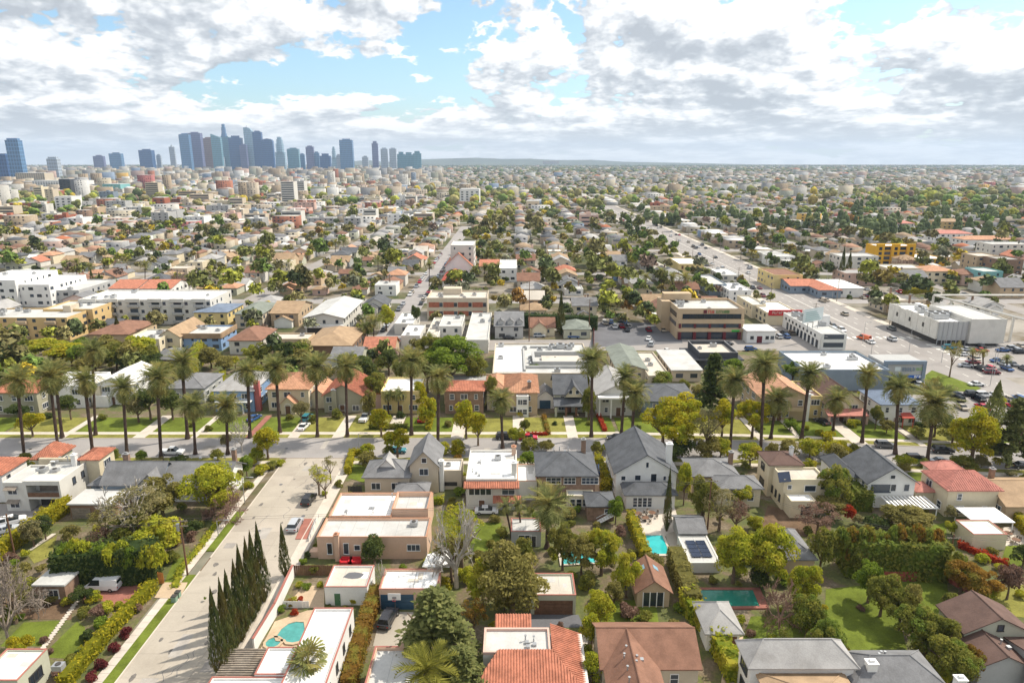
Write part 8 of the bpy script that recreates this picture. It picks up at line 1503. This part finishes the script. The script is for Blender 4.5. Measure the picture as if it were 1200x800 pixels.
def leafy(seed):
    me = crown_mesh('foliage', seed, 12, 18, .23, (1, 1, .9), (.3, .46), .6); n = len(me.vertices); V = np.empty(n*3); me.vertices.foreach_get('co', V); Q = np.arange(n).reshape(-1, 4); bpy.data.meshes.remove(me)
    return V.reshape(-1, 3), np.stack([Q[:, (0, 1, 2)], Q[:, (0, 2, 3)]], 1).reshape(-1, 3)
LL = [leafy(200+i) for i in range(6)]
TC = {k: np.array(v) for k, v in (('mid', (.18, .19, .055)), ('dark', (.09, .115, .045)), ('olive', (.23, .205, .08)), ('green', (.13, .19, .04)), ('lime', (.26, .27, .04)), ('yellow', (.40, .30, .03)), ('mauve', (.24, .17, .13)), ('grey', (.19, .195, .12)), ('autumn', (.24, .185, .05)), ('rust', (.34, .19, .05)))}
cand = []
for k in range(11500):
    y = 180+fr.random()**1.1*1250; x = fr.uniform(-1, 1)*.8*(y+50)
    cand.append((y, x))
cand.sort()
for y, x in cand:
    r = fr.uniform(1.8, 4.4) if fr.random() < .82 else fr.uniform(4, 7.5)
    if not free_np(x, y, r*(.9 if y < 330 else .2)) or busy(x, y, r): continue
    if y < 262 and (fr.random() < .35 or x > -30): continue
    lf = pick(tl)
    if x > .1*y and fr.random() < .25: lf = fr.choice(['dark', 'mid', 'green'])
    rz = r*fr.uniform(.75, 1.15); zc = rz+r*fr.uniform(.4, 1.0)
    if nt_ < 45 and y < 420 and fr.random() < .4:
        nt_ += 1; tree(x, y, zc, r, rz, lf, 'far', group='trees among the blocks behind')
    else:
        V, Fc = fr.choice(BL); c = TC[lf]*fr.uniform(.75, 1.25)
        if y < 760: V, Fc = fr.choice(LL); TM.add(V*np.array((r, r, rz))+np.array((x, y, zc)), Fc, np.clip(np.tile(c, (len(Fc), 1))*np.repeat(np.random.default_rng(len(TM.V)).uniform(.55, 1.6, (len(Fc)//2, 1)), 2, 0), 0, 1))
        elif y < 1000:     # several lumps make the crown
            for q in range(4): a = fr.uniform(0, 6.28); s = r*fr.uniform(.42, .62); TM.add(V*np.array((s, s, s*.85))+np.array((x+cos(a)*r*.5, y+sin(a)*r*.5, zc+fr.uniform(-.35, .35)*rz)), Fc, np.clip(np.tile(c, (len(Fc), 1))*np.random.default_rng(nt_+q+len(TM.V)).uniform(.6, 1.45, (len(Fc), 1)), 0, 1))
        else: TM.add(V*np.array((r, r, rz))+np.array((x, y, zc)), Fc, np.tile(c, (len(Fc), 1))*np.random.default_rng(len(TM.V)).uniform(.6, 1.45, (len(Fc), 1)))
for k in range(17000):
    y = 1300+fr.random()**1.5*9000; x = fr.uniform(-1, 1)*.8*y
    right = x > -.05*y
    if fr.random() > (.95 if right else .55) or (y < 1500 and abs(x-139.5) < 24): continue
    f = 1 if y < 2200 else (1.6 if y < 4000 else 3.0); r = fr.uniform(2.5, 5.5)*f; rz = r*(.9 if f < 1.5 else .55) if f < 2 else fr.uniform(4, 8); V, Fc = fr.choice(BL1); c = TC[fr.choice(['dark', 'dark', 'mid', 'mid', 'olive', 'green', 'autumn'])]*fr.uniform(.7, 1.2)*.8
    TM.add(V*np.array((r*fr.uniform(.9, 1.8), r, rz))+np.array((x, y, rz*.8)), Fc, np.tile(c, (len(Fc), 1))*fr.uniform(.8, 1.2))
for k in range(190):      # dark tall groves right of the boulevard
    cx = fr.gauss(0, 1); cy = fr.gauss(0, 1); gx, gy, sx_, sy_ = fr.choice(((300, 690, 40, 30), (395, 640, 30, 26), (330, 610, 16, 10), (230, 760, 50, 40), (470, 900, 60, 50), (520, 760, 30, 30))); x, y = gx+cx*sx_, gy+cy*sy_; r = fr.uniform(3, 5.5); V, Fc = fr.choice(BL); hh = fr.uniform(7, 15)
    for q in range(3): TM.add(V*np.array((r*(1-.2*q), r*(1-.2*q), hh*.32))+np.array((x+fr.uniform(-1, 1), y, hh*(.35+.28*q))), Fc, np.tile(TC['dark']*fr.uniform(.8, 1.3), (len(Fc), 1))*np.random.default_rng(k*3+q).uniform(.6, 1.4, (len(Fc), 1)))
AM = attrmat('far_paint'); AT = attrmat('far_leaf', .95, .3, .8)
HM.build('distant_houses', AM, 'mass of far houses fading towards the horizon'); BM.build('distant_buildings', AM, 'mass of far apartment and office blocks'); TM.build('distant_trees', AT, 'mass of far tree crowns between the houses')
# single far landmarks on the left
for i, (pl, pr, pt, pb, wl, nm) in enumerate(((72, 85, 210, 232, 'charcoal', 'dark office block with green side left of the skyline'), (122, 143, 216, 231, 'teal', 'teal glass block with brown edges'), (38, 62, 224, 237, 'redbrick', 'red brick block near the left edge'), (12, 41, 238, 249, 'redbrick', 'low red brick block with orange band'), (20, 54, 203, 217, 'beige', 'beige block with yellow top left of the towers'), (66, 86, 231, 248, 'white', 'white block over a red brick base'), (180, 194, 232, 246, 'redbrick', 'tall brown brick block'), (39, 100, 212, 222, 'white', 'long white block with orange panels'), (183, 204, 248, 258, 'rose', 'dark red block among trees'), (539, 562, 222, 241, 'white', 'white apartment slab near the centre'), (617, 632, 236, 248, 'cream', 'cream block in the middle distance'), (636, 655, 188.5, 193.5, 'tan', 'far tan block on the horizon'))):
    Y = RY(pb); x0, x1 = RX(pl, Y), RX(pr, Y); h = max(9, ZA(Y, pt)); t = house(nm, (x0+x1)/2, Y, 'office_building', 'office'); mb = MB(); mb.box(x0, x1, Y, Y+min(40, x1-x0), 0, h); part(t, 'wall', mb, WALL[wl]); mb = MB(); mb.box(x0+1, x1-1, Y+1, Y+min(40, x1-x0)-1, h+.01, h+.8); part(t, 'roof', mb, ROOF['flatgrey'])
    for f in range(int(h/3.6)):
        n = max(2, int((x1-x0)/6))
        for k in range(n): u = x0+(k+.5)*(x1-x0)/n; mb = MB(); mb.box(u-1.6, u+1.6, Y-.15, Y+.05, f*3.6+1.2, f*3.6+2.9); part(t, 'window', mb, GLASS if wl != 'teal' else WALL['green'])
# ------------------------------------------------------------------ skyline towers
def towermat(name, col, rough=.25, per=4.0):
    m, t, b = newmat(name); g = t.n('ShaderNodeNewGeometry'); sp = t.n('ShaderNodeSeparateXYZ'); t.l(g.outputs['Position'], sp.inputs[0])
    fz = t.m('LESS_THAN', t.m('FRACT', t.m('DIVIDE', sp.outputs[2], per*3)), .3); fx = t.m('LESS_THAN', t.m('FRACT', t.m('DIVIDE', t.m('ADD', sp.outputs[0], sp.outputs[1]), 9.0)), .3)
    f = t.m('MAXIMUM', fz, fx); c = t.mix(f, sc3(col, .75), sc3(col, 1.35)); t.l(c, b.inputs['Base Color']); b.inputs['Roughness'].default_value = rough; b.inputs['Specular IOR Level'].default_value = .5; return m
TW = {'blue': towermat('tower_blue', (.10, .20, .35)), 'dark': towermat('tower_dark', (.04, .10, .24)), 'light': towermat('tower_light', (.27, .39, .48)), 'brown': towermat('tower_brown', (.24, .15, .13), .5), 'purple': towermat('tower_purple', (.14, .15, .27), .4), 'teal': towermat('tower_teal', (.12, .26, .33)), 'pale': towermat('tower_pale', (.34, .39, .45), .6)}
TY = 4700.0
towers = [(201, 207, 169, 'pale', 'spire'), (214, 225.5, 157.5, 'blue', 'flat'), (224, 239, 156, 'purple', 'flat'), (227, 240, 167, 'pale', 'flat'), (241, 252.5, 162, 'brown', 'flat'), (251, 262, 157, 'teal', 'slope'), (259, 272.5, 160.5, 'teal', 'flat'), (262.5, 270, 145.5, 'blue', 'crown'), (271, 286, 159, 'dark', 'step'), (283, 291, 170, 'purple', 'flat'), (289.5, 300, 149, 'light', 'sail'), (299.5, 309.5, 154.5, 'dark', 'flat'), (309.5, 322, 162.5, 'dark', 'round'), (324, 335, 160.5, 'light', 'crown'), (338, 351.5, 174.5, 'teal', 'flat'), (360, 369, 172, 'purple', 'flat'), (369, 375, 179, 'blue', 'flat'), (375.5, 387.5, 180, 'dark', 'step'), (389.5, 395, 172, 'light', 'crown'), (395, 400, 182, 'pale', 'flat'), (399.5, 414.5, 164, 'blue', 'flat'), (437, 444, 165.5, 'purple', 'step'), (447, 455, 174.5, 'pale', 'flat'), (457, 465, 174.5, 'pale', 'flat'), (466, 475, 178, 'teal', 'step'), (474, 484.5, 178.5, 'teal', 'step'), (484.5, 494, 177, 'teal', 'step'), (165, 180, 176, 'dark', 'flat'), (130, 144, 180, 'blue', 'flat'), (111, 123, 183, 'purple', 'flat'), (352, 358, 181, 'blue', 'flat'), (185, 190, 182, 'pale', 'flat'), (425, 432, 184, 'pale', 'flat'), (244, 262, 184, 'pale', 'flat')]
tt_ = random.Random(9)
for i, (pl, pr, pt, mk, sh) in enumerate(towers):
    Y = TY+tt_.uniform(-250, 350)+(200 if i in (2, 8) else 0); x0, x1 = RX(pl, Y), RX(pr, Y); h = ZA(Y, pt); w = x1-x0; y1 = Y+w*tt_.uniform(.35, .55); cx, cy = (x0+x1)/2, (Y+y1)/2
    t = thing('tower', (cx, cy, 0)); mb = MB(); n0 = len(AUTO)
    if sh == 'flat': mb.box(x0, x1, Y, y1, 0, h); cb = MB(); cb.box(x0+w*.2, x1-w*.2, Y+w*.2, y1-w*.2, h+.1, h+7); part(t, 'plant_room', cb, TW[mk])
    elif sh == 'step': mb.box(x0, x1, Y, y1, 0, h-14); cb = MB(); cb.box(x0+w*.18, x1-w*.18, Y+w*.15, y1-w*.15, h-13.9, h); part(t, 'upper_tier', cb, TW[mk])
    elif sh == 'crown':
        mb.box(x0, x1, Y, y1, 0, h*.55); 
        for q, (s, za, zb) in enumerate(((.09, .551, .8), (.17, .801, .93), (.26, .931, 1.0))): cb = MB(); cb.prism([(cx+(w/2-s*w)*cos(a*.524+.26), cy+(w/2-s*w)*sin(a*.524+.26)) for a in range(12)], h*za, h*zb); part(t, 'upper_tier', cb, TW[mk])
    elif sh == 'slope': mb.prism([(x0, Y), (x1, Y), (x1, y1), (x0, y1)], 0, h-22); cb = MB(); k = len(cb.v); cb.v += [(x0, Y, h-21.9), (x1, Y, h-21.9), (x1, y1, h-21.9), (x0, y1, h-21.9), (x0, Y, h), (x0, y1, h)]; cb.f += [(0, 1, 4), (1, 2, 5, 4), (2, 3, 5), (3, 0, 4, 5)]; cb.mi += [0]*4; part(t, 'roof', cb, TW[mk])
    elif sh == 'round':
        mb.box(x0, x1, Y, y1, 0, h-16); cb = MB(); pts = [(x0+w*.5*(1-cos(pi*q/8)), h-15.9+16*sin(pi*q/8)) for q in range(9)]
        for q in range(8): cb.face([(pts[q][0], Y, pts[q][1]), (pts[q][0], y1, pts[q][1]), (pts[q+1][0], y1, pts[q+1][1]), (pts[q+1][0], Y, pts[q+1][1])][::-1])
        cb.face([(p[0], Y, p[1]) for p in pts][::-1]); part(t, 'roof', cb, TW[mk])
    elif sh == 'sail':
        mb.box(x0, x1, Y, y1, 0, h-40); cb = MB(); pts = [(x0, h-39.9), (x1, h-39.9), (x1-w*.12, h-22), (x1-w*.35, h-7), (x0+w*.3, h), (x0, h-4)]; cb.face([(p[0], Y, p[1]) for p in pts]); cb.face([(p[0], y1, p[1]) for p in pts][::-1])
        for q in range(6): a, b = pts[q], pts[(q+1) % 6]; cb.face([(a[0], Y, a[1]), (a[0], y1, a[1]), (b[0], y1, b[1]), (b[0], Y, b[1])])
        part(t, 'crown', cb, TW[mk]); sb = MB(); sb.cyl(x0+w*.3, cy, h-6, h+14, 1.2, 5); part(t, 'spire', sb, TRIM['metal'])
    else: mb.box(x0, x1, Y, y1, 0, h*.9); cb = MB(); cb.cyl(cx, cy, h*.9, h, w*.3, 8, 0, .5); part(t, 'spire', cb, TW[mk])
    part(t, 'shaft', mb, TW[mk])
    o_ = {'flat': 'flat-topped', 'step': 'stepped', 'crown': 'tiered', 'slope': 'slant-roofed', 'round': 'round-topped', 'sail': 'sail-topped', 'spire': 'spired'}[sh]; cw_ = {'blue': 'blue-grey', 'dark': 'dark blue', 'light': 'pale blue', 'brown': 'reddish brown', 'purple': 'violet-grey', 'teal': 'teal', 'pale': 'pale grey'}[mk]
    tag(t, '%s %s skyline tower, number %s from the left of the hazy downtown row' % (cw_, o_, i), 'skyscraper', 'skyline towers'); t['_x'] = cx
TWS = sorted([o for o in bpy.data.objects if o.name.split('.')[0] == 'tower'], key=lambda o: o['_x'])
OW = ['first', 'second', 'third', 'fourth', 'fifth', 'sixth', 'seventh', 'eighth', 'ninth', 'tenth', 'eleventh', 'twelfth', 'thirteenth', 'fourteenth', 'fifteenth', 'sixteenth', 'seventeenth', 'eighteenth', 'nineteenth', 'twentieth']
for i, o in enumerate(TWS):
    n = len(TWS); s = o['label'].split(', number')[0]; o['label'] = s+(', %s from the left of the downtown skyline' % OW[i] if i < n//2 else ', %s from the right of the downtown skyline' % OW[n-1-i]); del o['_x']
for i, (pl, pr, pt, Y, mk, lb) in enumerate(((14, 29, 162, 2300, 'blue', 'tall blue-grey slab tower at the far left, apart from the skyline'), (-12, 12, 180, 2350, 'dark', 'dark block tower cut by the left edge of the photo'), (58, 70, 184, 2600, 'pale', 'pale mid-rise tower right of the far left slab'))):
    x0, x1 = RX(pl, Y), RX(pr, Y); h = ZA(Y, pt); t = thing('tower', ((x0+x1)/2, Y, 0), lb, 'skyscraper'); mb = MB(); mb.box(x0, x1, Y, Y+22, 0, h-6); part(t, 'shaft', mb, TW[mk]); mb = MB(); mb.box(x0+4, x1-4, Y+4, Y+18, h-5.9, h); part(t, 'plant_room', mb, TW[mk])
# hills on the horizon
hm = MB(); pts = [(380, 0), (405, 22), (425, 60), (440, 66), (455, 40), (470, 50), (500, 84), (530, 100), (560, 110), (590, 90), (620, 96), (650, 70), (690, 74), (730, 40), (800, 22), (860, 0)]
for (a, ha), (b, hb) in zip(pts[:-1], pts[1:]):
    Y = 12000; A, B = (a-600)/FPX*Y, (b-600)/FPX*Y; s = .95; hm.face([(A, Y-900, 0), (B, Y-900, 0), (B, Y, 10+hb*s), (A, Y, 10+ha*s)]); hm.face([(A, Y, 10+ha*s), (B, Y, 10+hb*s), (B, Y+1500, 0), (A, Y+1500, 0)])
structure('hills', hm, mat('hill_scrub', (.10, .11, .07), .95, .3, .002, .02))
# ------------------------------------------------------------------ air
HAZE = 6.5e-5
if HAZE:
    hz_ = MB(); e = 14800; hz_.box(-e, e, -e, e, -1.2, 420, 0, True); m = bpy.data.materials.new('haze'); m.use_nodes = True; t = m.node_tree; t.nodes.clear(); o_ = t.nodes.new('ShaderNodeOutputMaterial'); v = t.nodes.new('ShaderNodeVolumePrincipled'); v.inputs['Density'].default_value = HAZE; v.inputs['Color'].default_value = (.60, .77, 1.0, 1); v.inputs['Anisotropy'].default_value = 0.1; t.links.new(v.outputs[0], o_.inputs['Volume'])
    solo('haze', hz_, m, kind='stuff')
# ------------------------------------------------------------------ labels that single things out by their neighbours
def ordw(i): return OW[i] if i < 20 else ['twenty-first', 'twenty-second', 'twenty-third', 'twenty-fourth', 'twenty-fifth', 'twenty-sixth', 'twenty-seventh', 'twenty-eighth', 'twenty-ninth', 'thirtieth'][min(9, i-20)]
for k, (ph, x, y) in enumerate(list(LM)): pass
LX = np.array([(x, y) for _, x, y in LM]); groups = {}
for o, adj in AUTO:
    x, y = o.location.x, o.location.y; d = np.hypot(LX[:, 0]-x, (LX[:, 1]-y)); j = int(np.argmin(d)); dx_, dy_ = x-LX[j, 0], y-LX[j, 1]
    rel = ('right of' if dx_ > 0 else 'left of') if abs(dx_) > abs(dy_)*.8 else ('beyond' if dy_ > 0 else 'in front of')
    groups.setdefault((adj, rel, j), []).append((d[j], o))
for (adj, rel, j), L in groups.items():
    L.sort(key=lambda t: t[0])
    for i, (dd, o) in enumerate(L):
        o['label'] = '%s %s %s' % (adj, rel, LM[j][0]) if len(L) == 1 else '%s, %s %s %s' % (adj, ('nearest' if i == 0 else ordw(i)+' out'), rel, LM[j][0])

if 0: print('TRIS', sum(len(p.data.polygons) for p in bpy.data.objects if p.type == 'MESH'), len(TM.C) and sum(len(c) for c in TM.C), sum(len(c) for c in HM.C))
